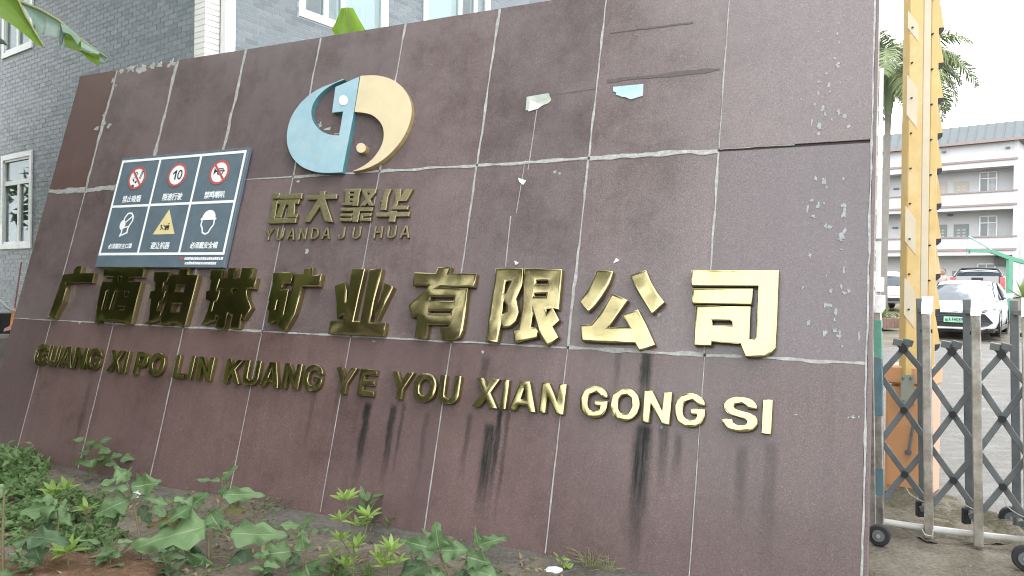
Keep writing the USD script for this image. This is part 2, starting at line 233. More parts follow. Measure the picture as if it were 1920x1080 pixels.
THIN_OUT = {"Y":[932,[[[397,399,34,1000,205,993,470,540,726,986,740,1000,897,1000,890,966,541,406,541,0,397,0]]]],"U":[993,[[[103,1000,247,1000,247,308,261,257,289,208,353,151,451,117,541,116,662,166,718,230,746,307,747,1000,890,1000,890,288,849,164,740,48,603,-7,432,-14,322,14,253,48,171,123,130,192,103,288]]]],"A":[952,[[[27,7,384,1000,562,1000,925,0,774,0,760,14,671,267,278,267,185,7],[475,856,328,390,630,395]]]],"N":[1014,[[[103,1000,281,993,760,219,767,1000,911,1000,911,0,733,7,253,788,253,0,103,0]]]],"D":[973,[[[103,1000,500,1000,603,979,726,918,781,870,836,795,897,616,904,459,890,349,822,185,692,62,596,21,493,0,103,0],[247,137,466,130,543,144,620,179,705,264,739,340,760,445,753,611,691,757,599,835,473,870,247,866]]]],"J":[767,[[[55,240,55,349,192,349,206,210,270,131,327,110,391,110,485,160,521,240,521,993,664,1000,664,233,644,151,603,82,514,14,452,-7,267,-7,171,34,116,82,75,151]]]],"H":[1000,[[[103,1000,247,1000,250,577,747,575,753,1000,897,1000,897,0,753,0,747,445,250,444,247,0,103,0]]]]}
PLATE_OUT = {"A":[1007,[[[34,0,370,993,623,1000,973,0,760,0,678,240,326,239,247,0],[377,404,630,395,502,829,487,817]]]],"F":[808,[[[96,-7,96,1000,747,1000,747,842,289,839,290,550,699,548,699,390,291,389,288,0]]]],"H":[1027,[[[96,1000,288,1000,291,590,733,589,740,1000,932,1000,932,0,740,0,733,432,291,430,288,0,96,0]]]],"0":[884,[[[69,411,96,740,137,842,240,959,349,1007,500,1014,637,966,726,884,808,678,822,438,781,219,651,41,500,-14,260,27,116,199],[260,603,295,251,373,158,475,144,574,216,623,362,630,583,602,729,524,835,416,856,302,764]]]],"8":[884,[[[69,226,110,411,267,520,185,562,110,671,103,788,158,904,260,979,384,1014,541,1007,685,945,774,829,788,719,733,589,623,520,719,473,808,356,822,226,774,116,582,0,336,-7,164,69],[274,247,332,158,481,130,601,201,623,310,551,410,410,438,303,381],[301,685,388,590,502,589,588,675,589,776,503,856,382,856,295,763]]]],"9":[884,[[[89,623,96,767,151,884,253,973,384,1014,534,1007,671,945,760,842,795,733,788,589,719,425,425,0,240,14,492,380,342,370,233,404,123,514],[274,644,352,522,495,507,595,600,602,742,538,835,402,863,289,778]]]],"1":[884,[[[123,0,123,158,390,164,390,824,151,671,151,842,370,1000,582,1000,582,163,795,158,795,0]]]]}
CJK_OUT = {"全":[[[26,432,19,481,165,557,286,649,480,862,548,854,568,794,686,675,986,470,983,441,933,384,904,385,836,428,813,384,559,381,560,268,815,265,826,180,812,164,561,163,557,32,935,25,944,-68,72,-74,75,25,442,30,440,162,195,165,184,240,208,266,439,267,444,375,197,384,174,428,68,384],[718,486,728,499,704,525,500,703,280,496]]],"口":[[[114,740,130,756,891,751,891,-61,791,-63,775,14,226,14,210,-72,119,-71],[216,136,780,128,782,640,220,642]]],"叭":[[[714,458,694,782,709,801,791,801,846,299,907,107,976,2,915,-85,880,-82,836,-18,765,165]],[[336,-48,325,5,394,127,454,349,495,785,585,795,596,780,586,518,525,165,422,-70,375,-95]],[[166,70,150,54,77,54,64,68,65,765,365,775,376,760,375,155,172,143],[176,664,166,254,261,246,274,260,274,656]]],"吸":[[[64,750,80,766,345,762,368,796,831,791,836,747,776,523,906,515,935,496,936,448,875,264,791,114,865,48,972,-10,951,-71,926,-95,894,-95,710,23,568,-84,500,-92,456,-48,457,-11,565,48,633,110,527,268,465,94,372,-60,338,-94,310,-96,247,-59,246,-32,363,136,414,278,454,530,456,694,346,690,343,171,162,163,151,69,69,69],[556,490,637,295,711,203,783,326,808,404,645,424,700,692,568,690],[156,276,244,274,236,664,156,656]]],"喇":[[[734,-95,714,5,834,14,834,832,847,846,923,846,936,830,936,-33,899,-83,850,-96]],[[54,750,68,766,290,766,314,736,436,736,448,850,530,856,546,843,552,737,672,736,694,720,717,746,794,738,786,175,704,187,703,655,546,637,552,597,665,585,665,285,580,263,692,160,696,130,681,99,630,64,564,135,548,134,538,-94,446,-88,438,89,316,-45,280,-42,245,15,247,49,305,96,393,215,407,274,311,289,300,168,153,164,140,68,77,64,56,82],[546,504,536,374,576,366,584,496],[406,376,454,373,447,504,406,497],[317,644,313,580,337,596,444,603,437,644],[146,276,214,274,206,664,146,656]]],"器":[[[26,172,20,212,165,277,220,324,41,337,40,432,347,436,388,492,118,510,120,812,449,813,456,553,524,532,540,812,882,810,885,515,780,493,823,436,960,432,965,345,760,324,846,267,985,215,940,138,886,127,880,-92,646,-76,623,-106,547,-99,545,235,650,255,573,334,408,334,330,259,339,246,435,245,455,225,445,-95,225,-76,195,-105,121,-103,114,121,62,126],[636,36,780,28,782,140,640,142],[636,616,780,608,782,710,640,712],[600,502,528,514,496,438,638,440],[216,36,350,28,352,140,220,142],[226,714,220,608,352,610,350,712]]],"安":[[[74,730,90,746,417,746,406,838,480,866,513,849,567,746,920,742,918,516,818,520,807,644,489,644,481,630,513,609,516,578,466,476,942,460,941,369,760,362,636,156,899,23,925,-4,922,-30,868,-84,827,-86,540,64,306,-55,163,-96,120,-92,75,-36,80,2,313,67,400,118,199,199,185,246,257,359,62,366,55,456,324,467,408,634,192,643,182,520,85,515],[352,260,518,202,562,245,624,358,407,363,357,294]]],"尘":[[[434,36,440,182,125,185,114,272,128,286,442,290,453,410,444,833,542,846,556,830,557,291,872,286,886,270,875,185,560,182,557,41,963,36,976,-53,960,-66,50,-66,34,-53,47,36]],[[652,714,707,756,759,733,942,550,963,491,898,446,871,447,825,514,648,680]],[[46,472,37,519,175,646,250,752,342,730,344,692,272,590,120,438,94,435]]],"帽":[[[146,564,136,127,67,114,54,130,54,653,182,670,190,852,274,848,280,668,402,666,424,650,445,825,930,826,945,815,939,457,857,454,835,474,545,474,520,454,418,466,415,175,376,125,277,123,276,-82,263,-96,184,-83,184,555],[833,686,835,734,536,725,545,686],[833,556,836,604,536,595,544,556],[276,226,324,225,315,564,276,555]],[[565,-66,540,-96,454,-83,457,419,919,423,923,-89,837,-96,814,-66],[556,36,815,26,824,65,565,74],[556,306,815,296,824,325,565,334],[562,160,810,156,824,195,565,204]]],"必":[[[62,-34,24,42,40,62,185,137,293,216,299,611,405,606,406,331,418,322,602,515,779,791,813,796,871,771,874,722,746,514,815,515,843,489,945,306,985,205,982,170,913,134,878,150,763,404,714,468,621,359,406,157,406,39,426,17,660,16,694,58,709,201,745,205,809,173,795,5,741,-71,710,-86,365,-85,306,-38,285,68,105,-35]],[[302,804,341,853,378,854,601,691,626,663,614,622,578,586,542,586,299,769]],[[16,192,84,358,127,539,162,556,229,533,236,507,185,305,123,171,42,176]]],"戴":[[[34,130,48,146,181,146,194,164,65,185,65,246,100,265,84,290,84,532,100,555,28,570,25,646,274,665,265,684,101,687,101,773,267,776,280,852,373,856,391,777,552,776,566,762,558,686,394,684,389,659,585,656,596,848,682,856,704,812,735,835,779,833,893,729,882,663,943,649,942,570,714,564,706,520,744,310,774,358,808,520,875,515,905,495,865,285,787,110,854,11,874,28,891,123,916,125,973,89,965,-5,919,-83,814,-95,759,-61,710,3,585,-95,525,-61,447,-86,338,20,335,61,306,64,292,30,220,-42,138,-104,107,-106,57,-59,55,-34,168,57,42,66],[788,656,795,674,699,752,699,659],[560,564,566,290,550,265,585,246,586,187,572,174,473,174,466,155,598,144,618,72,664,126,664,150,614,377,604,557],[522,-6,587,61,455,61,506,-5],[376,356,465,346,474,365,385,374],[376,456,465,446,474,465,385,474],[286,156,360,146,374,165,295,174],[176,456,275,446,284,465,185,474],[182,350,271,346,284,366,184,374]]],"机":[[[49,99,15,196,93,306,184,530,175,544,41,547,35,635,202,650,210,862,305,856,309,649,455,636,451,549,312,543,306,480,463,310,484,390,488,800,842,800,846,40,880,16,903,47,909,201,936,205,991,171,986,-23,950,-72,807,-86,745,-25,736,704,587,698,586,330,566,197,494,2,420,-92,390,-92,338,-50,334,-28,433,136,459,268,387,224,324,305,307,302,295,-95,205,-85,201,277,178,265,79,97]]],"桂":[[[50,118,5,206,93,357,154,540,147,564,49,569,44,653,172,670,181,853,274,848,284,666,388,667,407,726,599,727,604,843,618,856,712,850,722,727,913,719,908,626,719,621,716,514,956,505,965,414,717,403,716,286,926,275,935,185,721,173,716,55,966,45,969,-53,318,-50,325,45,602,50,600,172,398,174,384,190,394,275,601,279,600,404,384,404,385,335,349,297,314,295,278,326,266,-95,175,-85,171,257,147,245,78,116],[277,546,356,440,375,505,599,507,603,619,404,624,388,566,281,563]]],"止":[[[164,56,174,620,190,636,276,623,277,61,483,61,484,842,498,856,588,854,599,519,902,516,916,500,905,415,598,410,597,62,955,55,964,-38,38,-40,40,52]]],"烟":[[[24,410,54,508,67,649,112,656,174,637,184,855,275,845,285,570,329,671,393,677,404,815,938,814,944,-88,854,-95,835,-46,506,-46,478,-104,405,-105,392,24,330,18,246,138,152,-50,108,-94,72,-94,24,-27,103,86,154,228,174,350,171,567,146,553,111,359,42,366],[716,714,708,544,840,538,842,710],[844,78,830,87,811,61,839,57],[844,434,706,434,833,210,844,220],[780,56,789,70,676,262,633,171,553,61],[496,546,622,544,620,712,498,710],[496,190,513,183,563,257,604,378,608,443,497,438],[340,428,276,420,266,298,387,142,392,506,367,495]]],"禁":[[[70,418,28,500,178,653,60,668,56,748,220,758,235,855,321,851,334,756,452,756,475,737,498,756,652,756,669,851,750,856,766,843,770,758,935,745,929,667,812,654,876,575,964,508,965,474,932,430,891,427,784,535,766,530,762,413,843,399,835,315,177,314,166,398,228,414,221,525,95,415],[516,425,519,406,661,408,662,544],[485,675,380,654,472,580,487,536,604,654],[336,558,336,406,490,416,441,492,411,497]],[[56,-48,48,-10,154,65,228,154,61,167,65,255,940,256,955,245,946,165,742,156,934,-12,932,-50,875,-85,850,-82,648,90,647,119,689,150,680,164,558,160,556,-53,505,-95,335,-105,294,-33,307,-4,452,4,445,164,304,162,323,91,231,-11,148,-74,105,-85]]],"罩":[[[134,430,148,446,428,447,434,565,100,578,102,824,898,824,906,590,890,566,916,543,911,479,546,464,555,446,861,441,864,142,565,134,556,105,943,96,954,12,563,4,556,-83,540,-96,449,-91,436,4,52,6,55,95,444,104,435,134,139,139],[666,676,798,667,803,728,672,733],[236,346,744,336,754,354,246,364],[240,248,246,216,754,226,744,254],[426,676,558,667,563,728,432,733],[196,676,318,667,323,728,202,733]]],"行":[[[544,-50,544,5,713,17,714,407,385,415,377,509,959,513,960,418,816,407,813,-49,778,-84,730,-96,567,-96]],[[424,780,440,796,932,796,946,783,946,708,930,694,438,694,424,707]],[[26,292,18,340,165,466,290,632,343,636,382,610,384,572,286,441,286,-80,269,-103,188,-106,174,-93,172,304,92,244,61,247]],[[36,592,28,640,114,705,250,852,293,856,342,830,332,770,150,588,106,555,70,554]]],"让":[[[171,-73,125,-4,184,79,184,436,41,447,36,538,281,541,287,147,364,195,406,195,425,115,355,39,569,37,574,842,588,856,668,854,678,530,882,526,896,510,886,425,677,414,676,43,965,35,974,-58,348,-66,324,28,195,-75]],[[136,752,128,800,162,834,198,834,342,700,344,652,299,607,272,606]]],"速":[[[71,-83,28,0,174,115,173,388,40,398,38,490,282,490,286,152,298,142,415,218,508,313,346,332,346,598,574,616,566,654,305,658,271,599,215,575,57,751,70,792,138,814,293,662,315,755,570,758,574,843,588,856,671,851,683,756,952,750,946,655,677,648,684,606,914,598,914,332,762,313,931,161,936,130,899,87,864,85,682,234,672,26,770,16,965,35,976,-2,950,-72,508,-86,384,-65,230,16,195,2,105,-85],[676,426,810,418,812,510,680,512],[568,16,574,208,563,218,380,56,439,26],[446,426,570,418,572,510,450,512]]],"避":[[[26,-38,18,10,144,115,144,357,40,368,35,455,239,463,246,308,264,304,314,530,320,812,583,816,601,737,709,736,696,848,772,866,835,738,962,730,965,655,927,638,886,505,971,491,975,414,826,394,831,327,952,320,956,247,828,230,822,60,726,62,720,232,616,234,600,68,390,54,460,26,963,36,976,-10,960,-62,468,-76,334,-45,220,24,155,-8,85,-85,60,-82],[756,507,783,506,824,618,818,643,733,638],[606,336,719,327,723,399,611,403],[596,507,668,503,637,644,596,637],[574,416,578,493,407,488,402,417],[446,324,437,162,508,157,513,318],[410,718,408,590,490,588,492,720],[246,125,351,62,352,196,337,197,299,137,254,148]],[[56,742,50,792,97,816,139,813,253,669,263,611,206,575,181,577]]],"防":[[[64,800,78,816,353,816,405,785,391,687,615,686,624,701,585,835,672,856,695,836,740,688,962,680,955,585,616,576,622,467,905,455,886,18,864,-48,830,-82,802,-96,625,-95,594,-22,605,5,751,6,773,36,794,180,785,364,610,362,565,165,492,30,346,-95,321,-93,277,-49,278,-10,375,66,433,146,484,277,504,390,512,580,350,593,307,500,344,458,396,323,385,184,350,138,292,114,204,115,192,155,170,168,165,-86,68,-90],[166,222,262,216,294,258,273,373,204,478,274,698,266,714,166,706]]],"限":[[[74,800,88,816,362,816,414,780,438,816,891,811,896,344,953,289,956,258,807,140,854,79,974,-2,974,-28,931,-81,861,-73,716,60,698,-24,463,-96,417,-89,394,-40,424,30,414,750,317,520,396,363,385,194,348,156,280,134,222,136,179,187,175,-86,79,-91],[710,332,750,237,775,247,856,330],[536,446,787,436,794,527,543,534],[536,636,787,626,794,707,543,714],[688,76,693,103,635,214,602,325,541,333,537,51],[176,230,272,236,294,258,283,383,214,488,215,535,274,688,266,714,176,706]]],"须":[[[36,-18,28,20,154,105,251,204,301,283,345,285,412,254,415,636,574,658,579,713,375,715,352,778,190,608,102,566,48,610,46,638,134,705,249,831,303,836,360,807,941,811,938,716,713,714,686,660,695,646,905,635,906,147,802,123,973,-11,941,-91,901,-93,667,80,580,-12,456,-85,385,-95,334,-43,351,-7,495,58,583,156,604,220,614,505,714,498,716,250,701,162,794,135,785,544,518,540,510,138,420,138,414,222,401,229,291,79,159,-33,88,-66]],[[56,322,49,361,164,445,291,573,373,549,372,500,179,317,100,284]]],"驶":[[[24,140,55,165,318,226,334,259,326,294,66,302,96,668,184,668,166,393,255,386,294,694,72,706,54,728,62,804,392,800,375,386,444,390,446,688,636,699,652,854,734,848,746,697,944,688,945,344,740,332,695,142,805,57,971,-9,974,-38,928,-94,824,-75,635,38,570,-32,475,-95,431,-93,387,-40,323,-96,165,-95,147,-11,276,-2,304,47,312,120,103,64,48,64],[742,430,843,431,839,603,737,599],[546,436,643,436,639,603,547,599],[552,334,547,305,609,233,633,329],[455,264,438,266,426,232,413,1,495,48,555,117],[470,323,436,330,444,300]]],"鸣":[[[64,760,80,776,354,768,366,180,390,196,825,192,844,230,835,264,418,270,418,760,574,767,606,848,630,866,712,850,708,767,881,761,886,608,851,419,793,384,670,388,657,480,545,595,545,626,579,669,524,674,516,366,941,351,946,178,911,-51,843,-96,704,-95,675,-45,677,-11,806,-2,824,29,825,94,388,94,366,160,342,144,173,144,150,58,69,59],[723,559,708,477,763,487,782,670,614,672,613,657],[176,674,166,254,246,246,254,666]]]}

STAINS = [(688, 755, 875, 9, 0.85), (737, 760, 868, 8, 0.8), (755, 755, 860, 4, 0.5), (880, 775, 870, 6, 0.45), (917, 795, 932, 12, 0.9), (936, 765, 905, 6, 0.85), (950, 770, 950, 4, 0.5), (1205, 795, 975, 16, 0.97), (1213, 660, 740, 11, 0.85),
          (1200, 900, 1040, 9, 0.5), (1245, 800, 880, 8, 0.5), (1272, 815, 850, 7, 0.5), (1390, 838, 940, 9, 0.35), (1160, 655, 700, 6, 0.4), (910, 668, 705, 9, 0.5), (640, 680, 780, 5, 0.3), (800, 770, 880, 6, 0.3), (165, 720, 860, 8, 0.35), (590, 720, 830, 7, 0.3), (1445, 830, 1000, 10, 0.3)]
def granite(name, base, speck=1.0, stains=False, sheen=0.27):
    b = np.array(base)
    N = {"g": ("texture_coordinate", {}), "v": ("voronoi_texture", {"scale": 400.0}), "sv": ("separate_xyz", {}), "v2": ("voronoi_texture", {"scale": 215.0}), "sv2": ("separate_xyz", {}),
         "r": ("rgb_ramp", {"ramp": [(0.0, tuple(b * 0.42)), (0.3, tuple(b * 0.78)), (0.62, tuple(b * np.array([1.08, 0.99, 0.99]))), (0.85, tuple(b * 1.3)), (0.97, tuple(np.minimum(b * 1.65 + 0.02, 1)))]}),
         "r2": ("rgb_ramp", {"ramp": [(0.0, (0.62, 0.6, 0.6)), (0.5, (1, 1, 1)), (0.93, (1.05, 1.05, 1.05)), (0.985, (1.6, 1.6, 1.6))]}),
         "mm": ("mix_color", {"blend_type": "multiply", "fac": 0.75 * speck}), "fl": ("mix_color", {"fac": 1.0 - 0.95 * speck, "b": base}),
         "n": ("noise_texture", {"scale": 1.6, "detail": 6.0, "roughness": 0.62}), "nr": ("rgb_ramp", {"ramp": [(0.3, (0.72, 0.71, 0.71)), (0.5, (1, 1, 1)), (0.72, (1.26, 1.25, 1.25))]}), "m3": ("mix_color", {"blend_type": "multiply", "fac": 1.0}),
         "ms": ("mapping", {"scale": (9.0, 0.45, 1.0)}), "ns": ("noise_texture", {"scale": 1.5, "detail": 6.0, "roughness": 0.65}), "rs": ("rgb_ramp", {"ramp": [(0.3, (0.72, 0.71, 0.72)), (0.52, (1, 1, 1)), (0.75, (1.12, 1.11, 1.11))]}), "m4": ("mix_color", {"blend_type": "multiply", "fac": 0.7 if stains else 0.35}),
         "oi": ("object_info", {}), "ro": ("rgb_ramp", {"ramp": [(0.0, (0.80, 0.79, 0.81)), (1.0, (1.16, 1.13, 1.10))]}), "m5": ("mix_color", {"blend_type": "multiply", "fac": 1.0}),
         "q": ("map_range", {"from_min": 0.3, "from_max": 0.7, "to_min": sheen - 0.08, "to_max": sheen + 0.22}),
         "p": ("principled_bsdf", {"specular_ior_level": 0.75, "coat_weight": 0.35, "coat_roughness": 0.16}), "bn": ("bump", {"strength": 0.35, "distance": 0.0012})}
    K = [("g.object", "v.vector"), ("v.color", "sv.vector"), ("sv.x", "r.fac"), ("g.object", "v2.vector"), ("v2.color", "sv2.vector"), ("sv2.x", "r2.fac"), ("r.color", "mm.a"), ("r2.color", "mm.b"), ("mm.result", "fl.a"),
         ("g.object", "n.vector"), ("n.fac", "nr.fac"), ("fl.result", "m3.a"), ("nr.color", "m3.b"), ("g.object", "ms.vector"), ("ms.vector", "ns.vector"), ("ns.fac", "rs.fac"), ("m3.result", "m4.a"), ("rs.color", "m4.b"),
         ("oi.random", "ro.fac"), ("m4.result", "m5.a"), ("ro.color", "m5.b"), ("n.fac", "q.value"), ("q.result", "p.roughness"), ("sv2.y", "bn.height"), ("bn.normal", "p.normal")]
    last = "m5.result"
    if stains:
        N["sg"] = ("separate_xyz", {}); K.append(("g.object", "sg.vector"))
        N["wn"] = ("noise_texture", {"scale": 7.0, "detail": 4.0, "roughness": 0.7}); K.append(("g.object", "wn.vector"))
        N["wm"] = ("mapping", {"scale": (30.0, 2.2, 1.0)}); N["wf"] = ("noise_texture", {"scale": 2.0, "detail": 6.0, "roughness": 0.7}); K += [("g.object", "wm.vector"), ("wm.vector", "wf.vector")]
        N["wo"] = ("math", {"math_type": "multiply_add", "value2": 0.05, "value3": -0.025}); K.append(("wn.fac", "wo.value1"))
        N["wu"] = ("math", {"math_type": "add"}); K += [("sg.x", "wu.value1"), ("wo.value", "wu.value2")]
        acc = None
        for i, (x, ya, yb, wd, k) in enumerate(STAINS):
            (u0, v1), (u1, v0) = wall_uv(x, ya), wall_uv(x - 0.12 * (yb - ya) * (1640 - x) / 950, yb)
            u0 = (u0 + u1) / 2; hw = wd / 300.0 * 0.9
            N[f"a{i}"] = ("math", {"math_type": "subtract", "value2": u0}); N[f"b{i}"] = ("math", {"math_type": "absolute"})
            N[f"c{i}"] = ("map_range", {"range_type": "smoothstep", "from_min": hw * 0.4, "from_max": hw * 1.6, "to_min": min(1.0, 1.15 * k), "to_max": 0.0})
            N[f"d{i}"] = ("map_range", {"range_type": "smoothstep", "from_min": v0 - 0.22, "from_max": v0 + 0.45 * (v1 - v0) + 0.03, "to_min": 0.0, "to_max": 1.0})
            N[f"e{i}"] = ("map_range", {"range_type": "smoothstep", "from_min": v1 - 0.03, "from_max": v1 + 0.03, "to_min": 1.0, "to_max": 0.0})
            N[f"f{i}"] = ("math", {"math_type": "multiply"}); N[f"h{i}"] = ("math", {"math_type": "multiply"})
            K += [("wu.value", f"a{i}.value1"), (f"a{i}.value", f"b{i}.value1"), (f"b{i}.value", f"c{i}.value"), ("sg.y", f"d{i}.value"), ("sg.y", f"e{i}.value"), (f"c{i}.result", f"f{i}.value1"), (f"d{i}.result", f"f{i}.value2"), (f"f{i}.value", f"h{i}.value1"), (f"e{i}.result", f"h{i}.value2")]
            if acc is None: acc = f"h{i}.value"
            else:
                N[f"x{i}"] = ("math", {"math_type": "maximum"}); K += [(acc, f"x{i}.value1"), (f"h{i}.value", f"x{i}.value2")]; acc = f"x{i}.value"
        N["wk"] = ("map_range", {"from_min": 0.36, "from_max": 0.56, "to_min": 0.62, "to_max": 1.0, "clamp": True}); N["wz"] = ("math", {"math_type": "multiply"})
        N["st"] = ("mix_color", {"b": (0.012, 0.014, 0.0125)})
        K += [("wf.fac", "wk.value"), (acc, "wz.value1"), ("wk.result", "wz.value2"), ("wz.value", "st.fac"), (last, "st.a")]; last = "st.result"
        N["cw"] = ("mix_float", {"a": 0.35, "b": 0.0}); N["sw"] = ("mix_float", {"a": 0.75, "b": 0.2}); K += [("wz.value", "cw.fac"), ("cw.result", "p.coat_weight"), ("wz.value", "sw.fac"), ("sw.result", "p.specular_ior_level")]
    K.append((last, "p.base_color"))
    return mat(name, N, K, "p.BSDF")
GRA = granite("red_granite", (0.110, 0.085, 0.086))
GRA_LOW = granite("red_granite_streaked_shaded", (0.091, 0.058, 0.055), stains=True, sheen=0.33)  # streaked lower row; base also darkened, standing in for shade low on the wall
GRA_END = granite("brown_granite_honed", (0.088, 0.050, 0.044), speck=0.15, sheen=0.42)
MORTAR = plain("white_mortar", (0.38, 0.38, 0.365), 0.85, var=0.4, scale=30, bump=0.003, bscale=90, dirt=(0.22, 0.20, 0.185))
CONC = plain("wall_concrete", (0.20, 0.18, 0.17), 0.9, var=0.25, scale=8, bump=0.004, bscale=40)
SEAM = plain("dark_seam", (0.07, 0.06, 0.055), 0.95, var=0.3, scale=20)
RES = plain("glue_residue", (0.29, 0.305, 0.315), 0.55, var=0.35, scale=45, bump=0.002, bscale=120)

wall = thing("sign_wall", "long leaning sign wall clad in speckled purplish granite slabs with pale mortar seams", "sign wall", wall_xf(0, 0))
# concrete body: the back is plumb, so it is a wedge
prof = np.array([[-0.12, -0.024], [3.640, -0.024], [3.640, -0.20], [-0.12, -0.20]])
back_plumb = lambda v, w: WO + WV * v + WN * w
bt, bb = 3.640, -0.12
V = []
for u in (WU[0] + 0.012, WU[-1] + 0.006):
    wt = -0.22
    top = back_plumb(bt, wt); d = (top - WO); foot_w = None
    # point under the top back edge, at the level of the foot of the face
    drop = (top[2] - (WV[2] * bb)) ; q = top - np.array([0, 0, drop]) - WO
    V += [[u, bb, -0.024], [u, bt, -0.024], [u, bt, wt], [u, float(q @ WV), float(q @ WN)]]
F = [[0, 1, 2], [0, 2, 3], [4, 6, 5], [4, 7, 6]] + [t for a, b in ((0, 1), (1, 2), (2, 3), (3, 0)) for t in ([a, a + 4, b + 4], [a, b + 4, b])]
tm = trimesh.Trimesh(V, F, process=False); tm.fix_normals()
part(wall, "concrete_body", tm, CONC)
part(wall, "seam_backing", bx(WU[0] + 0.02, WU[-1] - 0.004, -0.1, 3.636, -0.0235, -0.0085), SEAM)
rng = random.Random(5)
for r in range(3):
    for c in range(9):
        g = 0.004
        u0, u1, v0, v1 = WU[c] + g / 2, WU[c + 1] - g / 2, WR[r] + g / 2, WR[r + 1] - g / 2
        if r == 2 and c == 8: v0 += 0.006
        if r == 1 and c == 8: v1 -= 0.006
        z = rng.uniform(-0.0012, 0.0012) if not (r == 2 and c == 8) else 0.004
        part(wall, "granite_slab", cbx(u0, u1, v0, v1, -0.0225, z, 0.0015), GRA_END if (r == 2 and c == 0) else (GRA_LOW if r == 0 else GRA), label="plain brown slab without speckle at the top left corner" if (r == 2 and c == 0) else None)
part(wall, "end_slab", bx(WU[-1] + 0.006, WU[-1] + 0.024, -0.1, 3.642, -0.5, -0.010), GRA_LOW)
def smear(a, b, wid, seed, w0=0.0, thick=0.0028, horiz=False, lumps=0.5):
    """Irregular ribbon of mortar wiped over a seam from a to b."""
    L = np.hypot(b[0] - a[0], b[1] - a[1]); n = max(6, int(L / 0.022)); t = np.linspace(0, 1, n)
    P = np.c_[t * L * 7, np.full(n, seed * 3.7), np.zeros(n)]
    nz = lambda k, s: meshkit.fbm(P * s + [0, k * 11.3, 0], 3, seed=seed + k)
    e1 = wid * (0.22 + lumps * np.clip((nz(1, 1.0) - 0.32) * 2.6, 0, 1.6)) + wid * 0.25 * (nz(3, 4.0) - 0.5); e2 = wid * (0.22 + lumps * np.clip((nz(2, 1.0) - 0.32) * 2.6, 0, 1.6)) + wid * 0.25 * (nz(4, 4.0) - 0.5)
    e1, e2 = np.maximum(e1, 0.0018), np.maximum(e2, 0.0018)
    j = 0.25 * wid * (nz(5, 0.6) - 0.5)
    d = np.array([b[0] - a[0], b[1] - a[1]]) / L; s = np.array([-d[1], d[0]]); c = np.array(a) + np.outer(t, d * L) + np.outer(j, s)
    pl = Polygon(np.vstack([c + e1[:, None] * s, (c - e2[:, None] * s)[::-1]])).buffer(0)
    return extrude(pl, -0.006, thick)
wid_c = {1: (0.006, 0.0102, 0.0374), 2: (0.006, 0.0102, 0.0425), 3: (0.009, 0.0085, 0.0289), 4: (0.0045, 0.0059, 0.0153), 5: (0.0045, 0.0059, 0.0145), 6: (0.0053, 0.0119, 0.0153), 7: (0.0067, 0.0136, 0.011), 8: (0.0045, 0.011, 0.0076)}
for c in range(1, 9):
    for r in range(3):
        v0, v1 = WR[r] + 0.01, WR[r + 1] - 0.01
        if r == 0: v0 = 0.03
        part(wall, "mortar_seam", smear((WU[c], v0), (WU[c], v1), wid_c[c][r], 10 * c + r), MORTAR)
for k, (r, c0, c1, wd) in enumerate([(2, 0, 1, 0.040), (2, 1, 2, 0.044), (2, 2, 3, 0.012), (2, 3, 4, 0.013), (2, 4, 5, 0.02), (2, 5, 6, 0.022), (2, 6, 7, 0.022), (2, 7, 8, 0.028), (1, 0, 2, 0.008), (1, 2, 3, 0.009), (1, 3, 4, 0.016), (1, 4, 5, 0.010), (1, 5, 6, 0.012), (1, 6, 7, 0.010), (1, 7, 8, 0.022), (1, 8, 9, 0.016)]):
    part(wall, "mortar_seam", smear((WU[c0] + 0.008, WR[r]), (WU[c1] - 0.008, WR[r]), wd, 200 + k), MORTAR)
part(wall, "mortar_seam", smear((WU[8] + 0.004, WR[2] + 0.008), (WU[8] + 0.42, WR[2] + 0.006), 0.008, 260), MORTAR)
part(wall, "mortar_seam", smear((WU[9] + 0.001, 0.0), (WU[9] + 0.001, 3.6), 0.010, 261, thick=0.0025), MORTAR)
# hairline crack fillings and the faint edge of a lost plate
for k, (a, b, wd) in enumerate([((1010, 185), (990, 318), 0.004), ((958, 405), (948, 500), 0.006), ((985, 300), (968, 400), 0.0035), ((1467, 190), (1460, 275), 0.003)]):
    part(wall, "hairline_seam", smear(wall_uv(*a), wall_uv(*b), wd, 280 + k, thick=0.0016), MORTAR)
DARKBAND = plain("dark_band", (0.090, 0.073, 0.075), 0.7, var=0.35, scale=30)  # dark irregular bands laid across the upper slabs
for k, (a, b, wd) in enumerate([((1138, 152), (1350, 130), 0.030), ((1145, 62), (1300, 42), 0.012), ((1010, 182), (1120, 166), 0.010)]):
    part(wall, "old_glue_line", smear(wall_uv(*a), wall_uv(*b), wd, 330 + k, thick=0.0012, lumps=0.35), DARKBAND)
